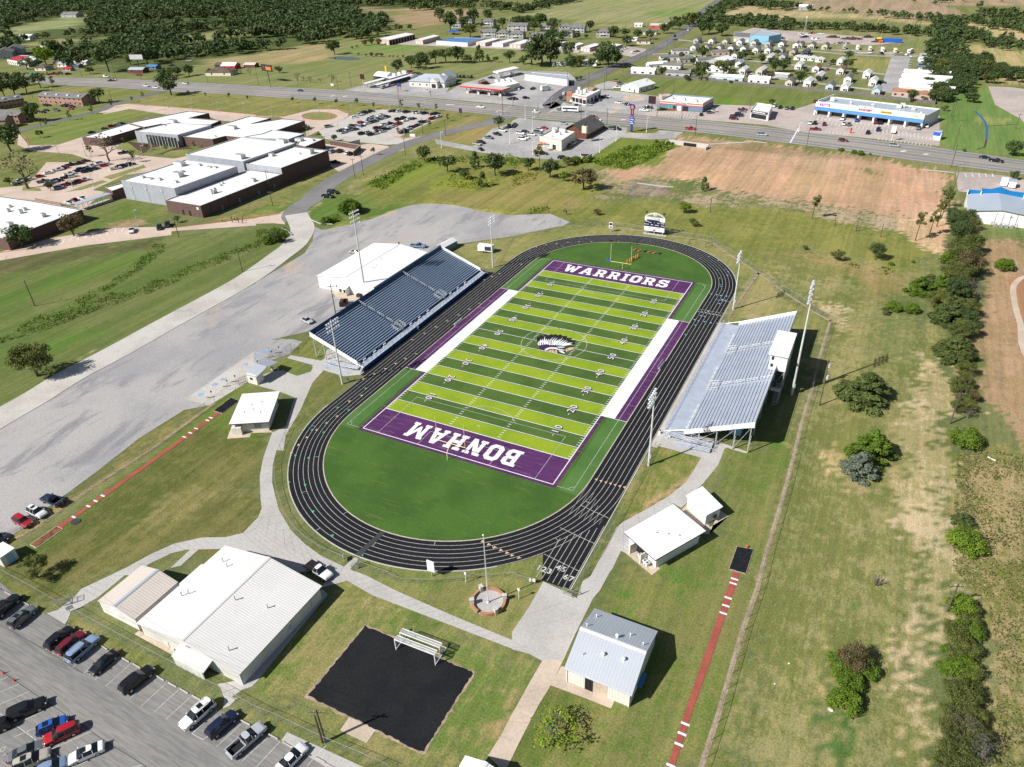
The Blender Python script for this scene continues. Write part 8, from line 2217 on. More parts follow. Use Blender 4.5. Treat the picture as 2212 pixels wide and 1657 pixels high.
for crop,x,y,wpx,L,W,e,r,wl,rf,lab in H_:
 p=gd(crop,x,y);a,b=gd(crop,x-20,y),gd(crop,x+20,y)
 ang=atan2(b.y-a.y,b.x-a.x)
 hse('house' if 'house' in lab or 'cottage' in lab else 'shed',lab,'house' if 'house' in lab or 'cottage' in lab else 'shed',(p.x,p.y+W/2),ang-PI/2 if L>W else ang,L,W,e,r,wl,rf,None,.4,2,'hip' in lab or 'ranch' in lab)
P=ccw(pts('00:60,515 150,530 250,480 170,478',4));c=sum(P,Ve((0,0)))/4
t=tng('roadside_store','roadside store with a bright red roof at the far west of the highway','shop',(c.x,c.y,0));block(t,P,4.2,'wall_white','red',.3)
A,B_=P[0],P[1];wins_(t,A,B_,5,.4,2.2,2.4)
P=ccw(pts('00:155,532 240,545 330,500 255,482',3.8));block(t,P,3.8,'wall_grey','roof_flat',.3)
for i,(x,y,lab)in enumerate(((60,500,'with three gables'),(150,470,'half hidden behind the first one'))):
 p=gd('00',x,y);hse('apartment_block','pale grey apartment block at the far west, '+lab,'apartments',(p.x,p.y),.9,26,16,6.5,10,'wall_grey','shingle_grey','far western apartment blocks',.5,4,False,None,2)
for i,(x,y)in enumerate(((290,640),(420,645),(480,640))):
 p=gd('00',x,y)
 t=tng('junk_heap',('green','red','rusty')[i]+' heap of scrap at the junk yard by the highway','scrap',(p.x,p.y,0))
 r=random.Random(i);mb=MB()
 for k in range(26):mb.box((r.gauss(0,5),r.gauss(0,2),0),(r.uniform(.6,2),r.uniform(.5,1.4),r.uniform(.3,1.3)),r.random()*3,k%2)
 mb.bd('scrap',[M[('teal','red','timber_rust')[i]],M.steel_dk],t)
def canopy(name,label,crop,spec,h,th,roof,edge,cols,cat='canopy'):
 P=ccw(pts(crop+':'+spec,h));c=sum(P,Ve((0,0)))/len(P)
 t=tng(name,label,cat,(c.x,c.y,0))
 Q=[p-c for p in P]
 MB().prism(Q,h-th,h,0,1,True).bd('canopy_roof',[M[edge],M[roof]],t)
 A,B_,C_,D_=Q[0],Q[1],Q[2],Q[3]
 for k in range(cols):
  u=(k+.5)/cols
  for v in(.25,.75):
   p=A.lerp(B_,u).lerp(D_.lerp(C_,u),v)
   MB().box((p.x,p.y,0),(.45,.45,h-th)).bd('column',M.white_tin,t)
   mb=MB();mb.box((p.x+1.2,p.y,0),(.7,.9,1.8));mb.box((p.x+1.2,p.y,1.1),(.74,.7,.5),0,1);mb.bd('pump',[M.white_tin,M.steel_dk],t)
 return t
t=canopy('fuel_canopy','long red edged fuel station canopy by the crossroads','G','850,236 1195,268 1262,246 906,213',5.2,.9,'roof_pinkish','red',4,'canopy')
t=canopy('fuel_canopy','white fuel canopy behind the red edged one','G','1118,120 1160,130 1330,92 1285,80',5.2,.8,'roof_flat','white_tin',3,'canopy')
def drive_in():
 p=gd('G',330,190)
 t=tng('drive_in_diner','drive-in diner with two long thin canopies and a curved white roof','restaurant',(p.x,p.y,0))
 P=[q-p for q in pts('G:250,215 300,225 450,180 400,168')]
 block2=ccw(P);MB().prism(block2,0,4.2,0,1).bd('wall',[M.wall_dark_panel,M.roof_flat],t)
 for spec in('G:85,212 100,222 330,160 315,150','G:175,222 195,230 480,148 462,140'):
  P=[q-p for q in pts(spec,3.4)]
  MB().prism(ccw(P),3.1,3.4,0,None,True).bd('stall_canopy',M.white_tin,t)
  for k in range(7):
   q=P[0].lerp(P[3],(k+.5)/7);MB().box((q.x,q.y+1,0),(.2,.2,3.1)).bd('post',M.steel_dk,t)
 a,b=gd('G',215,205)-p,gd('G',300,185)-p
 mb=MB()
 n=8;d=Ve((b.x-a.x,b.y-a.y));w=Ve((-d.y,d.x)).normalized()*7
 for k in range(n):
  u0,u1=k/n,(k+1)/n
  q=lambda u,s:(a.x+d.x*u+w.x*s,a.y+d.y*u+w.y*s,4+2.6*sin(PI*u))
  mb.face([q(u0,-1),q(u1,-1),q(u1,1),q(u0,1)]);mb.face([q(u0,1),q(u1,1),(*q(u1,1)[:2],0),(*q(u0,1)[:2],0)][::-1]);mb.face([(*q(u0,-1)[:2],0),(*q(u1,-1)[:2],0),q(u1,-1),q(u0,-1)])
 mb.bd('curved_roof',M.roof_white,t)
 hv(t,'G',[(330,150,4.6,3,2,1.6),(370,140,4.6,3,2,1.6),(410,130,4.6,4,2,1.8)])
 q=gd('G',268,165)-p;MB().box((q.x,q.y,4),(1.6,.5,4.4)).bd('yellow_sign',M.yellow,t)
drive_in()
A,B_=gd('G',452,240),gd('G',732,254)
d=Ve((B_.x-A.x,B_.y-A.y));n=Ve((-d.y,d.x)).normalized()
c=(Ve(A[:2])+Ve(B_[:2]))/2+n*9
t=hse('bank','white single storey bank with a pale blue hip roof','bank',(c.x,c.y),atan2(d.y,d.x)-PI/2,d.length,18,4,8,'wall_ivory','roof_blue',None,.7,5,True)
gbl('bank','gabled rear wing of the pale blue roofed bank','bank',(c.x+4,c.y+14),.1,12,12,4,8,'wall_ivory','roof_blue',.5,0,None,False)
mb=MB();mb.prism([(8.8,5),(12.5,5),(12.5,11),(8.8,11)],0,4.6);mb.face([(8.7,4.6,4.6),(13,4.6,4.6),(13,8,6.6),(6,8,6.6)][::1]);mb.face([(6,8,6.6),(13,8,6.6),(13,11.4,4.6),(8.7,11.4,4.6)]);mb.face([(13,4.6,4.6),(13,11.4,4.6),(13,8,6.6)]);mb.bd('portico',M.wall_ivory,t)
MB().box((12.55,8,.3),(.08,3.6,2.8)).bd('glass_doors',M.glass_dk,t)
P=pts('20:105,640 340,665 490,690 485,645 170,622',4.4)
t=fpx('car_wash','long white car wash with open bays and a red panelled parapet','20','107,640 335,668 485,690 492,648 165,622',4.4,'wall_pale','roof_blue','car wash')
P=ccw(pts('20:107,640 335,668 485,690 492,648 165,622',4.4));A,B_=pts('20:108,680 335,712')
wins_(t,A,B_,5,.1,5.6,3.2,'dark_void',.25);wins_(t,A,B_,5,3.5,2.4,.7,'red',.35)  # near-black panels paint the shade inside the open bays; red ones are parapet panels
A,B_=pts('20:340,716 440,724');wins_(t,A,B_,1,.1,5,3.4,'dark_void',.25);wins_(t,A,B_,1,3.6,4,.7,'red',.35)  # last open bay, its inner shade painted as one near-black panel
t=fpx('corner_store','low white roofed corner store behind the fuel canopies','G','1095,222 1180,250 1330,212 1240,165',4.4,'wall_cream','roof_flat','shop',None,5,'glass_dk')
hv(t,'G',[(1150,200,4.4,3,2,1.6),(1200,195,4.4,3,2,1.4),(1250,200,4.4,2.4,2,1.3)])
t=fpx('bin_store','brown bin enclosure behind the bank','G','1000,195 1025,205 1075,195 1050,180',2.6,'timber_rust','wood_grey','enclosure')
t=fpx('grill_restaurant','grill restaurant with a red parapet band and steaming roof plant','F','312,146 408,168 504,120 425,105',5.2,'wall_pale','roof_flat','restaurant')
P=ccw(pts('F:312,146 408,168 504,120 425,105',5.2))
A,B_=pts('F:290,208 425,190');
hv(t,'F',[(350,140,5.6,2,2,2),(372,146,5.6,1.6,1.6,2.4),(398,132,5.6,2,2,2),(410,120,5.6,2,2,1.4),(360,125,5.6,2,1.6,2.6)])
wins_(t,P[0],P[1],4,.6,3.2,2.6,'glass_dk',.08);wins_(t,P[0],P[1],1,4.5,15,.35,'red',.1);wins_(t,P[1],P[2],4,.6,3,2.6,'glass_dk',.08)
q=gd('F',440,175)-Ve(t.location);MB().box((q.x,q.y,0),(4.5,7,6.4)).bd('brick_tower',M.brick_pink,t)
q=gd('F',298,195)-Ve(t.location);mb=MB();mb.box((q.x,q.y,0),(3.5,3,5.8));mb.box((q.x-.3,q.y-1.55,3.4),(2.2,.08,1.9),0,1);mb.bd('sign_tower',[M.brick_orange,M.red_soft],t)
sht('gravel_island','F:655,165 740,150 800,170 790,190 720,198 650,190',.06,'concrete_tan');sht('gravel_island','F:565,230 620,228 690,250 600,250',.06,'concrete_tan');sht('gravel_island','F:550,262 600,260 620,272 560,276',.06,'concrete_tan')
c_,rz_=hpx('F',748,118,1,-.28)
t=hse('clinic','white gabled clinic with chimneys alone on the lawn','clinic',c_,rz_,20,15,3.6,6.2,'wall_white','roof_white',None,.5,3)
for k in range(4):MB().rod((3.2-.5*k,4+k*1.4,5),(3.2-.5*k,4+k*1.4,6.6),.18).bd('flue',M.galv_pale,t)
Aq,Bq=Ve((-62.8,304.5)),Ve((-35.4,302.2))
d=(Bq-Aq);rz=atan2(d.y,d.x);n=Ve((-d.y,d.x)).normalized()
P=[Aq,Bq,Bq+n*20,Aq+n*20]
c=sum(P,Ve((0,0)))/4
t=tng('parts_store','grey auto parts store with orange and red stripes along its front','shop',(c.x,c.y,0))
block(t,P,5.6,'wall_slate','roof_flat',.7)
def fp(A,B_,off=.08):
 0
 A,B_=Ve(A[:2]),Ve(B_[:2]);d=(B_-A).normalized();n=Ve((d.y,-d.x))*off
 return lambda t:(lambda u,z:(A.x+d.x*u+n.x-t.location.x,A.y+d.y*u+n.y-t.location.y,z)),(B_-A).length
def pnl(t,F,u0,u1,z0,z1,mat,name,th=0):
 return MB().face([F(u0,z0),F(u1,z0),F(u1,z1),F(u0,z1)]).bd(name,M[mat],t)
f,L=fp(Aq,Bq);F=f(t)
pnl(t,F,0,L,4.9,5.6,'white_tin','parapet_band');pnl(t,F,0,L,4.1,4.9,'orange_red','stripe');pnl(t,F,0,L,3.7,4.1,'white_tin','parapet_band');pnl(t,F,0,L,3.35,3.7,'red','stripe')
f,L2=fp(Bq,Bq+n*20);F2=f(t)
pnl(t,F2,0,L2,4.9,5.6,'white_tin','parapet_band');pnl(t,F2,0,L2,4.1,4.9,'orange_red','stripe');pnl(t,F2,0,L2,3.7,4.1,'white_tin','parapet_band');pnl(t,F2,0,L2,3.35,3.7,'red','stripe')
F=fp(Aq,Bq,.14)[0](t)
pnl(t,F,9.2,17.2,3.75,5.35,'white_tin','sign_board')
F=fp(Aq,Bq,.2)[0](t)
mb=MB();ptx(mb,'AutoZone',1.75,lambda u,v:F(13.2+u+v*.25,4.45+v),0,.06);mb.bd('sign_lettering',M.red,t)
for u in(5.2,7.0):pnl(t,F,u,u+1.5,.9,2.9,'teal','window')
pnl(t,F,8.8,10.2,.9,2.9,'glass_dk','window');pnl(t,F,11.5,14,.1,2.9,'white_tin','doors');pnl(t,F,14.8,18.4,.2,2.9,'glass_dk','window');pnl(t,F,4.8,10.4,.1,.8,'red','stripe');pnl(t,F,14.6,18.4,.1,.6,'red','stripe')
hv(t,'F',[(975,178,5.2,2,2,1.2),(1052,186,5.2,2,2,1.2),(1130,195,5.2,2,2,1.2)])
t=fpx('bin_store','pale bin enclosure behind the auto parts store','20','1268,812 1295,832 1380,825 1350,806',2.2,'wall_pinktan','concrete_tan','enclosure')
t=fpx('bin_store','tan bin enclosure below the restaurant lot','20','590,1345 645,1352 690,1325 590,1322',2.4,'wall_pinktan','dark_void','enclosure')
P=ccw(pts('20:2063,945 2209,968 30:12,968 40,905 20:2110,885',4.8));c=sum(P,Ve((0,0)))/len(P)
t=tng('small_shop','small white shop with a black sign band, between the two bigger stores','shop',(c.x,c.y,0));block(t,P,4.8,'wall_pale','roof_flat',.5)
A,B_=P[0],P[1]
f,L=fp(A,B_,.08);F=f(t);pnl(t,F,0,L,3.2,4.6,'steel_dk','sign_band');pnl(t,F,.6,L-.6,.4,2.9,'glass_dk','window')
F=fp(A,B_,.14)[0](t);mb=MB();mb.box((0,0,0),(.01,.01,.01));
for k in range(9):mb.face([F(L*(.12+.085*k),3.6),F(L*(.12+.085*k)+L*.055,3.6),F(L*(.12+.085*k)+L*.055,4.2),F(L*(.12+.085*k),4.2)])
mb.bd('sign_lettering',M.paint_white,t)
Aq,Bq=Ve((28.1,318.8)),Ve((85.4,300.4));d=(Bq-Aq);L=d.length;n=Ve((-d.y,d.x)).normalized()
P=[Aq,Bq,Bq+n*22,Aq+n*22];c=sum(P,Ve((0,0)))/4
t=tng('strip_mall','long white strip mall with a blue canopy band and shop signs','shops',(c.x,c.y,0))
block(t,[p for p in P],6.4,'wall_pale','roof_blue',.5)
f,_=fp(Aq,Bq,2.6);F=f(t)
G=fp(Aq,Bq,.05)[0](t)
mb=MB();mb.face([F(0,4.9),F(L,4.9),F(L,7.3),F(0,7.3)]);mb.face([F(0,7.3),F(L,7.3),G(L,7.3),G(0,7.3)]);mb.face([G(L,4.9),F(L,4.9),F(L,7.3),G(L,7.3)][::-1]);mb.face([G(0,4.9),F(0,4.9),F(0,7.3),G(0,7.3)]);mb.face([G(0,7.3),G(L,7.3),G(L,6.3),G(0,6.3)][::-1]);mb.bd('sign_band',M.wall_white,t)
F3=fp(Aq,Bq,3.3)[0](t)
mb=MB();mb.face([F3(-.2,3.0),F3(L+.2,3.0),F(L+.2,4.9),F(-.2,4.9)]);mb.face([F3(-.2,3.0),G(-.2,3.0),G(L+.2,3.0),F3(L+.2,3.0)]);mb.bd('canopy_band',M.blue_awning,t)
mb=MB()
for k in range(8):u=.3+(L-.6)*k/7;mb.box((*F(u,0)[:2],0),(.9,.9,3.0),atan2(d.y,d.x))
mb.bd('front_pier',M.wall_white,t)
G2=fp(Aq,Bq,.12)[0](t)
for k in range(7):
 u0=L*k/7+.8;pnl(t,G2,u0,u0+L/7-1.6,.3,2.8,'glass_dk','shop_window')
F=fp(Aq,Bq,2.68)[0](t);F4=fp(Aq,Bq,2.75)[0](t)
pnl(t,F,2.4,8.6,5.5,6.9,'magenta','shop_sign')
mb=MB();ptx(mb,'T Mobile',1.35,lambda u,v:F4(5.5+u,6.15+v),0,.03);mb.bd('sign_lettering',M.paint_white,t)
mb=MB();ptx(mb,'SHOE DEPT.',1.5,lambda u,v:F4(29+u,6.0+v),0,.07);mb.bd('sign_lettering',M.red,t)
pnl(t,F,25,33,7.3,8.1,'wall_white','raised_parapet');MB().ball((*F4(28.6,7.4)[:2],7.4),.5,10,5,0,(1.4,.1,.4)).bd('shop_logo',M.red,t)
mb=MB();ptx(mb,'DaVita',1.5,lambda u,v:F4(17+u+v*.2,6.1+v),0,.0);mb.bd('sign_lettering',M.galv,t)
pnl(t,F,37.2,43.4,5.5,6.7,'yellow','shop_sign');mb=MB();ptx(mb,'CASH STORE',.95,lambda u,v:F4(40.3+u,6.1+v),0,.03);mb.bd('sign_lettering',M.steel_dk,t)
mb=MB();ptx(mb,'Nails',1.2,lambda u,v:F4(48+u+v*.3,6.1+v),0,.0);mb.bd('sign_lettering',M.galv,t)
mb=MB();ptx(mb,'MM',1.3,lambda u,v:F4(56+u,5.9+v),0,.06);mb.bd('sign_lettering',M.yellow,t)
hv(t,'30',[(555,865,6.4,2.5,2,2.2),(715,885,6.4,1,1,1),(710,905,6.4,1,1,1),(905,905,6.4,1.5,1,1),(1130,925,6.4,2.5,2,1.8),(1160,920,6.4,2.5,2,2.2),(1255,940,6.4,2,2,1.2),(1320,975,6.4,1,1,1)])
mb=MB();q0=P[3]-c;q1=P[0]-c;mb.box(((q0.x+q1.x)/2,(q0.y+q1.y)/2,5.5),(.4,22,2.4),atan2(n.y,n.x)-PI/2);mb.bd('fire_wall',M.wall_white,t)
p=gd('30',1465,1200);t=tng('ice_kiosk','small blue and white vending kiosk at the edge of the strip mall lot','kiosk',(p.x,p.y,0),-.2)
MB().box((0,0,0),(3,5,3.2)).bd('body',M.white_tin,t);MB().box((-.6,-1.4,2.2),(3.2,2.6,1.2)).bd('blue_hood',M.blue,t);MB().box((0,.6,3.2),(2.4,2,1)).bd('roof_unit',M.galv,t)
P=ccw(pts('F:98,425 243,458 335,397 205,372',5.4));c=sum(P,Ve((0,0)))/4
t=tng('restaurant','cream restaurant with a dark gabled hall in the pale lot','restaurant',(c.x,c.y,0));block(t,P,5.4,'wall_cream','roof_flat',.5,'steel_dk')
hv(t,'F',[(205,388,5.4,3,3,2),(195,398,5.4,2,2,1.6),(245,392,5.4,2.4,2,1.6),(262,398,5.4,1.6,1.6,1.8),(230,410,5.4,1.4,1.4,1),(165,422,5.4,3,.6,.5)])
c2,rz2=hpx('F',378,408,1,-.55)
q=Ve(c2)-c
hall=gbl('dining_hall',None,None,c2,rz2,24,16,3.2,7.6,'timber_rust','shingle',.9,0,None,False)
hall.location=(q.x,q.y,0)
for ch in list(KIDS[hall.as_pointer()]):ch.parent=t;ch.matrix_parent_inverse=Matrix.Identity(4);ch.location=(q.x,q.y,0);ch.rotation_euler=(0,0,rz2);KIDS.setdefault(t.as_pointer(),[]).append(ch)
bpy.data.objects.remove(hall)
q=gd('F',398,378,7)-Ve((c.x,c.y,0));MB().box((q.x,q.y,5),(2.6,2.6,3.6)).bd('cupola',M.wall_cream,t);MB().rod((q.x,q.y,8.6),(q.x,q.y,10.4),1.0,.2,8).bd('cupola_cap',M.steel_dk,t)
A,B_=P[0],P[1]
f,L=fp(A,B_,.1);F=f(t);pnl(t,F,.5,L*.55,.2,3.0,'wall_ivory','front_panel');pnl(t,F,L*.6,L*.75,.3,2.6,'glass_dk','window');pnl(t,F,0,L,.02,.25,'brick_orange','plinth')
sht('restaurant_terrace','20:185,1275 225,1245 330,1290 430,1285 420,1300 330,1305 240,1300',.06,'concrete_tan')
for i,(x,y,c)in enumerate(((250,1268,'orange'),(285,1275,'red_soft'),(325,1278,'maroon_iron'),(300,1300,'wall_skyblue'))):
 p=gd('20',x,y);t=tng('patio_umbrella',('orange','pale red','maroon','pale blue')[i]+' parasol on the restaurant terrace','parasol',(p.x,p.y,0))
 MB().rod((0,0,2.2),(0,0,2.9),1.6,.1,8).bd('canopy',M[c],t);MB().rod((0,0,0),(0,0,2.5),.06).bd('pole',M.steel_dk,t)
p0=gd('31',1712,168)
t=tng('warehouse','large white warehouse with a bright blue false front, cut by the picture edge','building',(113.5,158,0))
def wh():
 x0,x1,y0,y1,e,r=-10.7,12,-10.4,11.5,4.2,5.6
 xm=-.3
 mb=MB()
 for y,o in((y0,1),(y1,-1)):
  q=[(x0,y,0),(x1,y,0),(x1,y,e),(xm,y,r),(x0,y,e)]
  mb.face(q if o>0 else q[::-1])
 mb.face([(x0,y1,0),(x0,y0,0),(x0,y0,e),(x0,y1,e)]);mb.face([(x1,y0,0),(x1,y1,0),(x1,y1,e),(x1,y0,e)])
 mb.bd('wall',M.wall_white,t)
 mb=MB();mb.face([(x0-.2,y0-.3,e-.03),(xm,y0-.3,r+.02),(xm,y1,r+.02),(x0-.2,y1,e-.03)]);mb.face([(xm,y0-.3,r+.02),(x1+.2,y0-.3,e-.03),(x1+.2,y1,e-.03),(xm,y1,r+.02)]);mb.bd('roof',M.roof_blue,t)
 mb=MB();mb.box(((x0+xm)/2-.1,y0-.33,e-.2),(.1,.1,.1));mb.tube([(x0-.2,y0-.35,e-.05),(xm,y0-.35,r),(x1+.2,y0-.35,e-.05)],.09,5);mb.bd('eave_trim',M.steel_dk,t)
 prof=[(x0,e-.4),(x1,e-.4),(x1,5.3),(8,5.6),(8,6.6),(3.2,6.8),(xm,8.0),(-3.4,6.8),(-6.2,6.8),(-6.2,5.9),(x0,5.9)]
 mb=MB();mb.face([(x,y1+.05,z)for x,z in prof]);mb.face([(x,y1+.35,z)for x,z in prof[::-1]])
 for i in range(len(prof)):(xa,za),(xb,zb)=prof[i],prof[(i+1)%len(prof)];mb.face([(xa,y1+.35,za),(xb,y1+.35,zb),(xb,y1+.05,zb),(xa,y1+.05,za)])
 mb.bd('false_front',M.blue_bright_roof,t)
 for x in(x0,-6.2,8,x1):MB().box((x,y1-.5,e-.3),(.25,1.2,2.0)).bd('return_panel',M.wall_white,t)
 for x in(-1.6,.6,3.0,5.0):MB().rod((x,y0-.3,.3),(x,y0-.3,4.8),.06).bd('service_pipe',M.galv,t)
 MB().box((3.2,y0-.03,3.2),(1.0,.08,.6)).bd('louvre',M.galv,t)
wh()
t=tng('cooling_plant','caged cooling plant against the white warehouse wall','machine',(115.5,146.2,0))
for k in range(4):mb=MB();mb.box((-3+k*1.7,0,0),(1.2,1.0,1.0));mb.rod((-3+k*1.7,0,1.0),(-3+k*1.7,0,1.1),.4);mb.bd('cooler',M.galv,t)
mb=MB();rail(mb,[(-4.4,.8,0),(-4.4,-1,0),(3.6,-1,0),(3.6,.8,0)],1.7,1.2,.04);mb.bd('cage',M.timber_rust,t)
for k,(x,y)in enumerate(((2030,1600),(2100,1615))):
 p=gd('30',x,y);t=tng('box_van_body',('white box container','pale blue topped container')[k]+' parked in front of the blue roofed warehouse','container',(p.x,p.y,0),-.1)
 MB().box((0,0,.4),(2.6,4.6,2.4)).bd('container_shell',M.white_tin,t);MB().box((0,0,2.8),(2.7,4.7,.08)).bd('container_roof',M[('white_tin','roof_blue')[k]],t)
t=fpx('workshop','sky blue workshop with a pale grey roof by the machinery yard','M','845,62 960,66 1038,52 905,25',7,'wall_skyblue','roof_blue','workshop')
A,B_=pts('M:950,92 1030,82');wins_(t,A,B_,2,.1,6,5,'blue_deep',.3)
t=fpx('workshop','low grey workshop joined to the side of the sky blue one','M','740,68 842,74 850,45 745,38',4.5,'wall_grey','shingle_grey','workshop',None,4,'wall_pale')
p=gd('30',1070,368);t=tng('freight_container','bright blue freight container at the end of the machinery yard','container',(p.x,p.y+1,0),-.12)
MB().box((0,0,.1),(16,2.6,3.2)).bd('container_shell',M.blue,t)
mb=MB()
for k in range(26):mb.box((-7.8+k*.62,-1.32,.2),(.2,.06,3));
mb.bd('ribs',M.blue_deep,t)
for i,(x,y,sx,sy,mm,lab)in enumerate(((720,340,10,6,'timber_rust','long rusty brown scrap pile in the machinery yard'),(560,325,6,3,'timber_rust','low dark timber pile in the machinery yard'),(860,325,4,2,'maroon_iron','dark red machine parts heap in the machinery yard'),(950,365,5,3,'steel_dk','grey and black pipe heap beside the blue container'),(965,370,2,1.5,'orange','small orange heap beside the blue container'),(380,290,3,2,'orange','orange pipe heap behind the parked trucks'),(640,378,8,1.5,'galv','row of pale pipes on the yard edge'))):
 p=gd('30',x,y);t=tng('scrap_pile',lab,'scrap',(p.x,p.y,0));r=random.Random(i+40);mb=MB()
 for k in range(60):
  a=r.random()*2*PI;q=r.random()**.5
  mb.box((cos(a)*q*sx,sin(a)*q*sy,0),(r.uniform(.5,3.2),r.uniform(.3,.9),(1-q)*2.2+r.uniform(.2,.8)),r.random()*3,k%2)
 mb.bd('scrap',[M[mm],M.bark],t)
p=gd('30',958,345);t=tng('drilling_rig','yellow drilling rig standing in the machinery yard','machine',(p.x,p.y,0));MB().box((0,0,.8),(4,2.2,1.6)).bd('rig_body',M.yellow,t);MB().rod((1,0,3),(1.3,0,8),.12).bd('rig_mast',M.yellow,t);MB().box((0,0,0),(7,3.4,.9)).bd('rig_track',M.steel_dk,t)
def truck(spec,label,L,W,Hh,cat='truck',cab=True,stripe=False):
 a,b=pts(spec);c=(a+b)/2
 t=tng('box_truck' if cab else 'bus',label,cat,(c.x,c.y,.05),atan2(b.y-a.y,b.x-a.x))
 MB().box((-.9 if cab else 0,0,.8),(L-(2.2 if cab else 0),W,Hh)).bd('body',M.white_tin,t)
 if cab:MB().box((L/2-.9,0,.6),(1.8,W*.9,1.7)).bd('cab',M.white_tin,t);MB().box((L/2-.02,0,1.5),(.1,W*.8,.7)).bd('windscreen',M.glass_car,t)
 else:
  for s in(-1,1):MB().box((0,s*W/2,1.9),(L*.85,.06,.9)).bd('window',M.glass_car,t)
  MB().box((L/2,0,1.5),(.06,W*.8,1.2)).bd('windscreen',M.glass_car,t);MB().box((-L*.2,-W/2-.02,1.0),(1.2,.05,.7)).bd('side_logo',M.blue,t)
 for x in(-L*.3,L*.33):
  for s in(-1,1):MB().rod((x,s*W*.45-.15,.45),(x,s*W*.45+.15,.45),.45,n=12).bd('wheel',M.rubber_tyre,t)
truck('20:445,965 565,970','white bus waiting at the crossroads',11,2.6,2.6,'bus',False)
truck('20:250,790 330,778','white box truck at the car wash drive',8,2.5,2.9)
truck('10:2035,825 2100,805','white box truck under the red edged fuel canopy',8,2.5,2.9)
t=tng('culvert','concrete culvert headwall with a dark mouth at the dirt field','culvert',(*gd('20',1520,1260)[:2],0),-.15)
MB().box((0,0,0),(22,.5,2.2)).bd('headwall',M.pale_slab,t);MB().box((1,-.3,.1),(7,.2,1.5)).bd('mouth',M.dark_void,t);mb=MB();mb.box((-11,-2,0),(.5,4,1.8));mb.box((11,-2,0),(.5,4,1.4));mb.bd('wing_wall',M.pale_slab,t)
lns('concrete_swale',['20:1640,1248 1800,1240 2050,1225','30:1340,1465 1450,1475 1610,1490','20:1080,1580 1300,1610 1390,1615','20:2030,1215 2200,1235'],1.6,.05,'pale_slab')
for i,(spec,lab)in enumerate((('11:460,245 560,288 660,290','low white guard rail where the concrete road meets the creek'),('11:225,325 265,340 310,378','low guard rail at the other side of the creek crossing'))):
 P=pts(spec);t=tng('guard_rail',lab,'guard rail',P[0]);Q=[p-P[0]for p in P]
 mb=MB()
 for a,b in zip(Q[:-1],Q[1:]):d=b-a;m=(a+b)/2;mb.box((m.x,m.y,.45),(d.length,.1,.35),atan2(d.y,d.x))
 mb.bd('rail',M.galv_pale,t);mb=MB()
 for p,h in alg(Q,2):mb.box((p.x,p.y,0),(.15,.15,.7))
 mb.bd('post_set',M.wood_pale,t)
mb=MB();P=sml(pts('30:1785,958 1830,1000 1870,1050 1888,1110 1885,1160 1888,1205'),4);mb.strip(P,1.2,.06);o=mb.bd('blue_sheeting',M.pipe_blue);tag(o,'narrow blue plastic sheeting laid in a curving drain on the green','sheeting')
lns('drain_line',['30:1890,1088 2000,1082 2150,1072','30:1885,1205 1870,1270 1800,1290'],.8,.05,'mulch')
def plh(crop,b,tp):
 B=gd(crop,*b)
 x0,y0,s=CROPS[crop]
 u,v=(x0+tp[0]*s)*_S,(y0+tp[1]*s)*_S
 best,bh=1e9,8
 for h in np.arange(1,40,.1):
  d=_M.T@(np.array([B.x,B.y,h])-np.array(CAM_P))
  px,py=1106+CAM_F*d[0]/-d[2],828.5-CAM_F*d[1]/-d[2]
  e=(px-u)**2+(py-v)**2
  if e<best:best,bh=e,h
 return B,bh
WIRE_TOPS={}
def util(crop,bx,by,tx,ty,label,arm=True,can=False,key=None,rz=.4,mat='wood_pole'):
 B,h=plh(crop,(bx,by),(tx,ty))
 t=tng('utility_pole',label,'pole',(B.x,B.y,0),rz,'wooden utility poles')
 MB().rod((0,0,0),(0,0,h),.17,.11,8).bd('pole',M[mat],t)
 if arm:
  MB().box((0,0,h-.7),(2.4,.12,.14)).bd('crossarm',M[mat],t)
  mb=MB()
  for x in(-1.05,-.4,.4,1.05):mb.rod((x,0,h-.56),(x,0,h-.36),.05,.04,6)
  mb.bd('insulator',M.galv_pale,t)
 if can:
  MB().rod((.35,0,h-2.3),(.35,0,h-1.3),.27,.27,10).bd('transformer',M.galv_pale,t)
 if key:WIRE_TOPS[key]=Ve((B.x,B.y,h-.4))
 return t
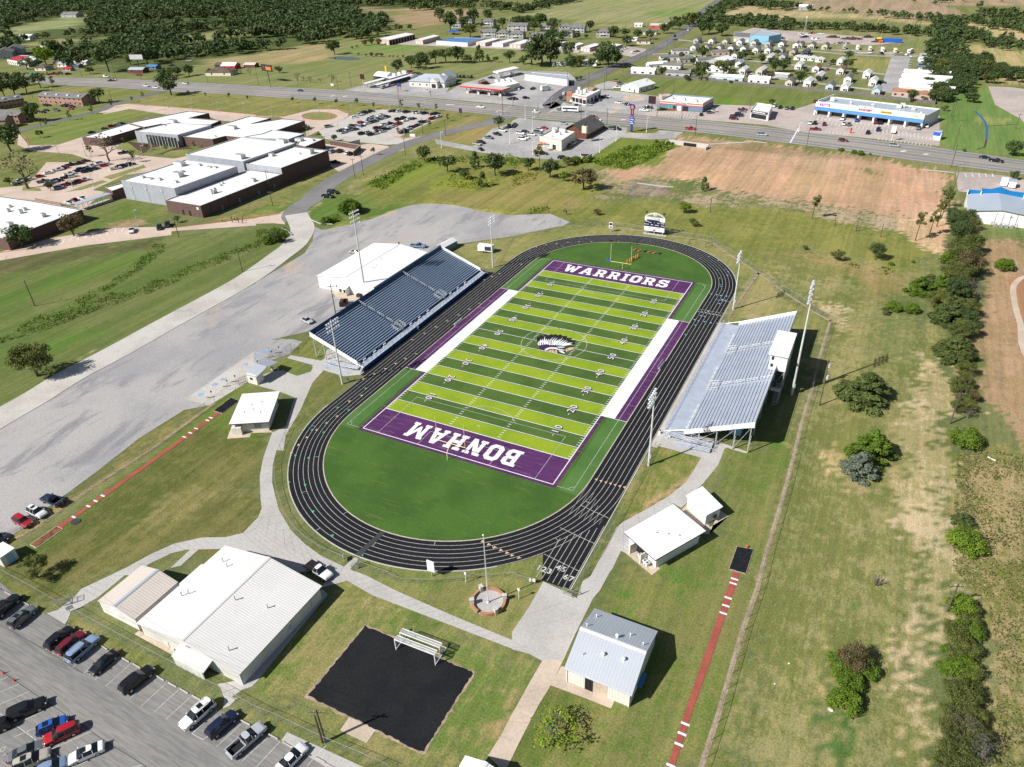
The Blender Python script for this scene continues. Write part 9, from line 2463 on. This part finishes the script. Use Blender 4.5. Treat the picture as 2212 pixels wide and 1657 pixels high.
U2=[('31',480,1657,515,1440,'wooden utility pole with transformers behind the silver stand',True,'e0'),('32',442,185,500,-120,'taller bare utility pole beside the transformer pole',False,None),('11',690,1065,655,795,'utility pole with cans behind the blue stand',True,'b0'),('11',683,1030,660,845,'second thinner pole next to the can pole behind the blue stand',False,None),('13',600,1440,515,1160,'utility pole at the car park fence beside the black pad',True,'p0'),('13',575,1445,478,1215,'leaning short pole with a lamp beside the fence pole at the pad',False,None),('32',1570,345,1640,55,'utility pole in the hedge by the tan strip, closer to the far bank',True,'h0'),('33',1545,310,1592,50,'utility pole in the hedge by the tan strip, closer to the camera',True,'h1'),('01',302,985,222,757,'lone utility pole with a lamp on the lawn west of the concrete road',True,None),('01',1545,392,1512,215,'utility pole at the school drive edge',True,'s0'),('01',2092,688,2035,465,'utility pole on the lawn beside the concrete road',True,'s1'),('11',145,122,115,-10,'utility pole on the grass at the school road bend',True,'s2'),('10',118,1657,82,1470,'utility pole in front of the dark brick gym wall',True,'s3'),('10',855,1540,835,1365,'utility pole on the school road verge, lower of a pair',True,'s4'),('10',928,1512,905,1340,'utility pole on the school road verge, upper of a pair',True,None),('10',1290,1340,1287,1185,'utility pole half way up the school road',True,'s5'),('10',1637,1172,1630,1025,'utility pole with a lamp near the top of the school road',True,'s6'),('10',1440,1155,1435,1020,'thin pole on the school corner lawn',False,None),('10',1238,925,1228,720,'utility pole on the south verge opposite the bank',True,None),('10',1508,833,1495,670,'utility pole in front of the bank',True,None),('10',822,745,808,622,'utility pole beside the meadow, west of the drive-in',True,None),('10',708,778,697,655,'utility pole at the highway edge by the bare trees',True,None),('10',25,740,12,570,'utility pole beside the meadow billboard',True,None),('10',128,752,120,600,'thin pole at the highway under the meadow billboard',False,None),('10',1132,640,1128,540,'utility pole behind the drive-in',True,None),('10',2130,990,2125,800,'utility pole at the crossroads corner',True,None),('00',1003,680,975,560,'utility pole near the parked white van by the highway',True,None),('00',708,665,695,600,'utility pole beside the junk yard',True,None),('00',420,610,410,560,'utility pole at the tan house',True,None),('00',1225,690,1215,600,'utility pole in front of the roadhouse',True,None),('00',1795,715,1788,655,'utility pole in front of the ranch house',True,None),('00',240,1083,200,950,'utility pole by the low brick flats',True,None),('00',355,1090,335,1010,'thin pole by the lane bend',False,None),('00',138,1075,105,960,'pole with a lamp in front of the low brick flats',True,None),('00',285,850,272,790,'pole beside the long brick flats',False,None),('00',970,885,945,775,'pole with a lamp on the lane lawn',False,None),('20',478,745,477,610,'utility pole beside the car wash',True,None),('20',662,745,664,615,'utility pole near the grill on the side road',True,None),('20',815,695,816,565,'utility pole at the side road verge under the dark trees',True,'r0'),('20',957,625,957,510,'thin pole across the side road from the dark trees',False,None),('20',1158,535,1160,420,'utility pole half way up the side road',True,'r1'),('20',1335,455,1337,345,'utility pole at the storage office bend',True,'r2'),('20',1218,425,1218,335,'utility pole with a dish at the storage office',True,None),('20',1400,410,1402,285,'utility pole beside the first mobile homes',True,'r3'),('20',1480,330,1482,270,'utility pole near the top of the side road',True,None),('20',1540,245,1542,190,'utility pole at the side road bend by the oaks',True,'r4'),('20',980,245,981,180,'utility pole on the edge of the great meadow',False,None),('20',1190,250,1191,195,'utility pole by the pink brick house',False,None),('20',795,780,795,660,'utility pole beside the clinic drive',False,None),('20',1390,820,1398,710,'lattice topped pole behind the auto parts store',True,None),('20',1297,845,1296,740,'utility pole at the bin enclosure of the auto parts store',False,None),('20',1250,1005,1250,885,'thin pole at the auto parts store drive',False,None),('20',1463,1028,1464,955,'thin pole in front of the auto parts store',False,None),('20',1580,1168,1592,992,'bare dark pole on the south side of the highway by the red pickup',False,None),('20',2050,945,2056,830,'pole beside the small white shop',False,None),('20',225,1015,224,885,'signal pole at the crossroads',False,None),('20',595,1035,590,840,'utility pole on the south side across from the grill',True,None),('20',818,1095,812,930,'tall pole by the blue sign pylon',True,None),('20',10,915,8,770,'utility pole at the north-west crossroads corner',True,None),('30',1580,1443,1622,1240,'utility pole on the south verge below the green',True,'g0'),('30',330,1283,360,1112,'bare pole on the south verge by the stop line',False,None),('30',1598,1300,1635,1065,'utility pole on the green beside the highway',True,'g1'),('30',1582,1058,1612,870,'utility pole on the green behind the strip mall',True,'g2'),('30',1470,990,1490,870,'utility pole at the corner of the strip mall',True,None),('30',1578,1008,1600,850,'thinner pole beside the strip mall utility pole',False,None),('30',2135,1115,2160,970,'utility pole beside the eastern lot',True,None),('30',1595,1657,1640,1468,'utility pole at the corner of the warehouse lot',True,'g3'),('21',1708,180,1713,40,'bare weathered post in the rough grass behind the scoreboard',False,None),('31',573,290,575,218,'short bare post below the dirt field',False,None),('31',757,340,775,225,'grey dead trunk below the dirt field',False,None),('31',970,390,992,270,'dead trunk behind the dark round tree',False,None)]
for crop,bx,by,tx,ty,lab,arm,key in U2:
 util(crop,bx,by,tx,ty,lab,arm,'transformer' in lab or 'can' in lab.split(),key)
def wire(a,b,label,sag=1.0,off=(-1,0,1)):
 A,B=WIRE_TOPS[a]if isinstance(a,str)else a,WIRE_TOPS[b]if isinstance(b,str)else b
 t=tng('overhead_wire',label,'wire',A,0,'overhead wires')
 d=(B-A);n=Ve((-d.y,d.x,0)).normalized()
 for o in off:
  mb=MB();P=[d*(k/10)+n*o-Ve((0,0,sag*4*(k/10)*(1-k/10)))for k in range(11)]
  mb.tube(P,.009,4);mb.bd('cable',M.steel_dk,t)
wire('h0','h1','overhead wires between the two hedge poles by the tan strip');wire('h1',WIRE_TOPS['h1']+(WIRE_TOPS['h1']-WIRE_TOPS['h0'])*1.0,'overhead wires running towards the camera from the nearer hedge pole')
wire('e0','h0','overhead wires crossing the dry grass from the transformer pole',1.5)
wire('p0',gd('03',100,-40,7.5),'overhead wires along the car park fence');wire('s0','s1','overhead wires over the lawn below the school');wire('s1',gd('11',300,700,7.5),'overhead wires from the lawn pole to the concrete road',1,(0,))
wire('s3','s4','overhead wires past the brick gym');wire('s4','s5','overhead wires up the school road, lower span');wire('s5','s6','overhead wires up the school road, upper span');wire('g0','g1','overhead wires across the highway by the green');wire('g1','g2','overhead wires behind the strip mall');wire('g3','g0','overhead wires from the warehouse corner to the highway')
def lamp(crop,b,tp,label,white=False,dbl=False):
 B,h=plh(crop,b,tp)
 t=tng('street_lamp',label,'lamp',(B.x,B.y,0),.2,'lamp posts')
 mb=MB();mb.rod((0,0,0),(0,0,.8),.3,.3,8);mb.rod((0,0,.7),(0,0,h),.13,.09,8);mb.bd('post',M['white_tin' if white else 'galv'],t)
 for s in((-1,1)if dbl else(1,)):
  mb=MB();mb.box((s*.7,0,h-.1),(1.3,.12,.1));mb.box((s*1.1,0,h-.15),(.8,.4,.18));mb.bd('lamp_head',M['white_tin' if white else 'galv'],t)
 return t
LP=[('00',L,'in the front school car park',False)for L in((260,1298,240,1190),(508,1325,480,1212),(745,1350,712,1235),(600,1410,577,1310),(812,1610,782,1490),(628,1610,600,1500),(800,1420,782,1340),(1115,1440,1090,1350),(1162,1485,1138,1370),(1065,1300,1050,1238),(1225,1318,1210,1255),(1305,1285,1275,1185))]
LP+=[('00',L,'along the back drive of the school',False)for L in((1250,915,1230,830),(1453,932,1430,840),(1663,950,1640,855),(1885,970,1862,875),(2112,988,2090,890))]
LP+=[('10',L,'along the back drive of the school',False)for L in((142,1010,125,912),(410,1030,390,925),(640,1012,632,910),(548,975,545,920),(825,1003,818,902))]
LP+=[('10',L,'in the big school car park',False)for L in((715,1160,705,1048),(905,1105,900,1005),(1150,960,1142,910),(1158,950,1148,855),(1450,950,1446,872),(1500,1000,1495,955),(1280,1160,1275,1060),(765,1265,758,1185),(1125,1010,1118,960))]
LP+=[('20',L,'in the restaurant lot',True)for L in((115,1035,110,910),(178,1130,172,1010),(180,1335,178,1220),(757,1318,750,1180),(898,1218,893,1085),(1160,1140,1160,1010))]+[('10',(1602,1278,1594,1138),'in the restaurant lot',True),('10',(2192,1240,2188,1110),'in the restaurant lot',True),('20',(632,1060,632,965),'in the restaurant lot',True)]
LP+=[('01',L,'on the lawn below the school',False)for L in((1198,298,1160,150),)]+[('30',(265,1140,265,1055),'at the highway stop line',True),('30',(1430,1185,1425,1130),'in the strip mall lot',True),('20',(1120,920,1122,845),'at the grill lot',False),('20',(340,915,338,840),'at the crossroads',False),('10',(2090,985,2085,900),'at the crossroads',False),('00',(1215,770,1210,705),'on the highway verge',False),('00',(445,810,435,755),'by the long brick flats',True)]
byplace={}
for crop,(bx,by,tx,ty),place,wh_ in LP:byplace.setdefault(place,[]).append((crop,(bx,by),(tx,ty),wh_))
for place,L in byplace.items():
 lset([(lamp(crop,b,tp,None,wh_),'white lamp post' if wh_ else 'grey lamp post')for crop,b,tp,wh_ in L],place,(-150,150)if 'school' in place or 'flats' in place else(0,250),'the school hall' if 'school' in place or 'flats' in place else 'the sign pylon','lamp posts')
def board(crop,b,tp,W,Hh,label,faces,post='steel_dk',rz=.0,cat='billboard',name='billboard',text=None,n=1):
 B,h=plh(crop,b,tp)
 t=tng(name,label,cat,(B.x,B.y,0),rz)
 mb=MB()
 for k in range(n):mb.rod(((k-(n-1)/2)*W*.6,.2,0),((k-(n-1)/2)*W*.6,.2,h-Hh*.3),.35 if W>6 else.14,n=10)
 mb.bd('post',M[post],t)
 MB().box((0,0,h-Hh),(W,.6 if W>6 else.3,Hh)).bd('panel',M[faces[0]],t)
 d=.31 if W>6 else.16
 MB().box((0,-d,h-Hh*.92),(W*.94,.04,Hh*.84)).bd('poster',M[faces[1]],t)
 if len(faces)>2:
  MB().box((W*.18,-d-.03,h-Hh*.8),(W*.5,.03,Hh*.5)).bd('poster_block',M[faces[2]],t)
 if text:
  mb=MB()
  for s,u,v,sz,mm in text:ptx(mb,s,sz,lambda x,y:(u+x,-d-.06,h-Hh/2+v+y),mm,.02)
  mb.bd('lettering',[M.paint_white,M.steel_dk,M.red],t)
 return t
board('10',(115,705),(95,555),15,5,'black framed billboard with an orange and red poster in the meadow',('steel_dk','steel_dk','orange'),rz=-.25,text=[('HEY',-4,.6,1.6,2)])
board('00',(1200,585),(1185,462),15,5,'pale billboard on one post above the roadhouse',('steel_dk','galv_pale'),rz=.25)
board('10',(930,770),(915,640),4.5,3.6,'black sign on a white pylon at the drive-in',('steel_dk','maroon_iron'),'white_tin',-.2,'sign','pylon_sign')
board('10',(1240,792),(1237,715),4,2.4,'dark blue sign on two red posts at the bank',('board_navy','blue_deep'),'red',-.2,'sign','pylon_sign',None,2)
board('10',(1767,1010),(1757,935),2.2,2.6,'purple school sign on a post at the crossroads corner',('paint_purple','paint_purple'),'steel_dk',-.2,'sign','pylon_sign')
board('20',(1203,962),(1207,828),5,4.6,'tall dark pylon sign of the auto parts store',('steel_dk','maroon_iron'),'steel_dk',-.2,'sign','pylon_sign')
board('30',(1063,1217),(1082,1085),2.2,3.2,'slim white pylon sign with a blue top at the strip mall',('white_tin','white_tin'),'white_tin',-.2,'sign','pylon_sign')
board('10',(1352,1183),(1350,1155),3.2,1.6,'low white school sign at the car park corner',('white_tin','white_tin'),'galv',.3,'sign','entrance_sign',None,2)
board('10',(660,745),(660,722),3.4,1.4,'small white board at the highway edge under the bare trees',('white_tin','white_tin'),'galv',-.2,'sign','entrance_sign',None,2)
board('30',(712,1150),(714,1102),.8,3,'slim dark red banner flag in the strip mall lot',('maroon_iron','red'),'steel_dk',-.2,'sign','banner_flag')
board('20',(550,1375),(550,1355),2.6,1.2,'small magenta banner below the restaurant lot',('magenta','magenta'),'steel_dk',.2,'sign','banner_sign',None,2)
board('20',(510,925),(508,858),2,1.8,'small black and white sign in front of the grill',('steel_dk','white_tin'),'steel_dk',0,'sign','pylon_sign')
B,h=plh('F',(705,400),(710,222))
t=tng('sign_pylon','tall bright blue sign pylon between the restaurant and the highway','sign',(B.x,B.y,0),-.1)
MB().box((0,0,0),(1.1,.8,h*.45)).bd('mast',M.blue_deep,t)
mb=MB();mb.box((0,0,h*.62),(1.5,.9,h*.28));mb.rod((0,-.45,h*.93),(0,.45,h*.93),1.5,1.5,20);mb.bd('round_head',M.blue_deep,t)
mb=MB();mb.rod((0,-.47,h*.93),(0,-.49,h*.93),.9,.9,18);mb.box((.3,-.5,h*.68),(.5,.05,h*.17));mb.bd('head_emblem',M.orange,t)
for k,z in enumerate((.52,.44,.3,.36)):mb=MB();mb.box(((-.3,.3,.2,-.2)[k],0,h*z),(2.6,.8,h*.065));mb.box(((-.3,.3,.2,-.2)[k],-.42,h*z+.25),(1.7,.04,h*.03),0,1);mb.bd('name_panel',[M.blue,M['orange_red' if k==0 else 'galv_pale']],t)
B,h=plh('30',(312,300),(318,155))
t=tng('lattice_mast','grey lattice radio mast beside the machinery yard','mast',(B.x,B.y,0));mb=MB()
for k in range(3):
 a=2*PI*k/3;b2=2*PI*(k+1)/3;f=lambda z,q:(1.1*(1-z/h*.6)*cos(q),1.1*(1-z/h*.6)*sin(q),z)
 mb.rod(f(0,a),f(h,a),.08,n=5)
 for j in range(14):mb.rod(f(h*j/14,a),f(h*(j+1)/14,b2),.045,n=4)
mb.bd('lattice',M.galv,t);MB().rod((0,0,h),(0,0,h+2),.5,.5,10).bd('antenna_drum',M.white_tin,t)
def person_parts():
 t=tng('person',None,'person')
 def skin(name,V,E,R,mat,parent):
  me=bpy.data.meshes.new(name);me.from_pydata(V,E,[]);me.update()
  o=link(bpy.data.objects.new(name,me),parent)
  md=o.modifiers.new('skin','SKIN');me.skin_vertices.new()if not me.skin_vertices else None
  for i,r in enumerate(R):me.skin_vertices[0].data[i].radius=(r,r)
  me.skin_vertices[0].data[0].use_root=True
  s=o.modifiers.new('sub','SUBSURF');s.levels=s.render_levels=1
  dg=bpy.context.evaluated_depsgraph_get();ev=o.evaluated_get(dg)
  m2=bpy.data.meshes.new_from_object(ev);m2.name=name
  o.modifiers.clear();o.data=m2;m2.materials.clear();m2.materials.append(M[mat])
  m2.polygons.foreach_set('use_smooth',[True]*len(m2.polygons))
  return o
 V=[(0,0,.95),(0,0,1.2),(0,0,1.42),(0,.01,1.5),(0,.02,1.58),(0,.02,1.7),(.19,0,1.4),(.25,.03,1.12),(.25,.16,.90),(.25,.20,.82),(-.19,0,1.4),(-.25,-.05,1.12),(-.25,.02,.88),(-.25,.06,.80),(.10,0,.9),(.10,.16,.5),(.10,.10,.09),(.10,.24,.04),(-.10,0,.9),(-.10,-.06,.5),(-.10,-.28,.14),(-.10,-.18,.05)]
 E=[(0,1),(1,2),(2,3),(3,4),(4,5),(2,6),(6,7),(7,8),(8,9),(2,10),(10,11),(11,12),(12,13),(0,14),(14,15),(15,16),(16,17),(0,18),(18,19),(19,20),(20,21)]
 R=[.14,.13,.13,.06,.09,.085,.06,.045,.035,.03,.06,.045,.035,.03,.09,.06,.04,.03,.09,.06,.04,.03]
 skin('body',V,E,R,'skin',t)
 skin('shirt',[(0,0,.97),(0,0,1.2),(0,0,1.41),(.19,0,1.4),(.245,.02,1.16),(-.19,0,1.4),(-.245,-.03,1.16)],[(0,1),(1,2),(2,3),(3,4),(2,5),(5,6)],[.165,.155,.15,.085,.07,.085,.07],'tinted',t)
 skin('trousers',[(0,0,.93),(.10,0,.88),(.10,.15,.5),(.10,.10,.14),(-.10,0,.88),(-.10,-.06,.5),(-.10,-.26,.18)],[(0,1),(1,2),(2,3),(0,4),(4,5),(5,6)],[.165,.115,.085,.065,.115,.085,.065],'trousers',t)
 MB().ball((0,-.01,1.70),.115,12,7,0,(1,1.05,.95)).bd('hair',M.hair,t,True)
 return t
pp=person_parts()
SH=[((.7,.7,.7),'white'),((.02,.02,.03),'black'),((.45,.03,.04),'red'),((.7,.7,.7),'white'),((.03,.03,.05),'black'),((.02,.06,.2),'blue'),((.4,.4,.42),'grey'),((.7,.7,.7),'white')]
items=[]
for i,(x,y)in enumerate(((1920,262),(2000,240),(2008,268),(2025,250),(2055,255),(2062,272),(2098,250),(2095,272))):
 o=pp if i==0 else copy_tree(pp)
 p=gd('01',x,y);o.location=(p.x,p.y,.06);o.rotation_euler=(0,0,-1.2+uni(-.5,.5));o.scale=(1,1,uni(.95,1.04))
 tint(o,SH[i][0]);tag(o,None,'person');items.append((o,'person in a %s shirt walking'%SH[i][1]))
lset(items,'on the school drive',(-179,41),'the brick corner','people on the school drive')
for i,(crop,x,y,lab)in enumerate((('32',1928,650,'white plastic pipe lying in the rough growth east of the hedge'),('33',180,765,'white rag lying on the dry grass beside the thicket'),('33',540,1163,'pale boulder at the foot of the thicket'),('33',55,938,'white scrap of paper on the dry grass'))):
 p=gd(crop,x,y);mb=MB()
 if 'pipe' in lab:mb.rod((-.7,.4,.12),(.7,-.4,.12),.12)
 else:
  r=random.Random(i);mb.ball((0,0,.08),(.16 if 'boulder' not in lab else.45),9,5,0,(1,.7,.5))
  mb.v=[(a+r.uniform(-.05,.05),b+r.uniform(-.05,.05),max(0,c+r.uniform(-.05,.05)))for a,b,c in mb.v]
 tag(mb.bd('plastic_pipe' if 'pipe' in lab else 'boulder' if 'boulder' in lab else 'rag',M['white_tin' if 'boulder' not in lab else 'stone_pale'],None,loc=(p.x,p.y,.02)),lab,'litter' if 'boulder' not in lab else 'boulder')
cam=bpy.data.cameras.new('camera')
co=link(bpy.data.objects.new('camera',cam))
co.location=CAM_P
co.rotation_euler=CAM_R
cam.sensor_width=36
cam.lens=CAM_F/2212*36
cam.clip_end=12000
cam.clip_start=1
SC.camera=co
SUN_AZ,SUN_EL=radians(-144.4),radians(40.5)
d=Ve((sin(SUN_AZ)*cos(SUN_EL),cos(SUN_AZ)*cos(SUN_EL),sin(SUN_EL)))
sun=bpy.data.lights.new('sun','SUN')
sun.energy,sun.angle,sun.color=4.6,radians(.53),(1,.972,.93)
so=link(bpy.data.objects.new('sun',sun))
so.rotation_euler=(-d).to_track_quat('-Z','Y').to_euler()
so.location=d*200
w=bpy.data.worlds.new('World');SC.world=w
w.use_nodes=True
sky=w.node_tree.nodes.new('ShaderNodeTexSky')
sky.sky_type='NISHITA';sky.sun_disc=False
sky.sun_elevation,sky.sun_rotation=SUN_EL,SUN_AZ
bg=w.node_tree.nodes['Background']
bg.inputs['Strength'].default_value=.052
w.node_tree.links.new(sky.outputs[0],bg.inputs['Color'])
SC.view_settings.view_transform='Standard'
SC.view_settings.look='None'
SC.view_settings.exposure=.50
SC.view_settings.gamma=1
SC.cycles.max_bounces=5
SC.cycles.diffuse_bounces=2
SC.cycles.transparent_max_bounces=16
SC.cycles.use_adaptive_sampling=True
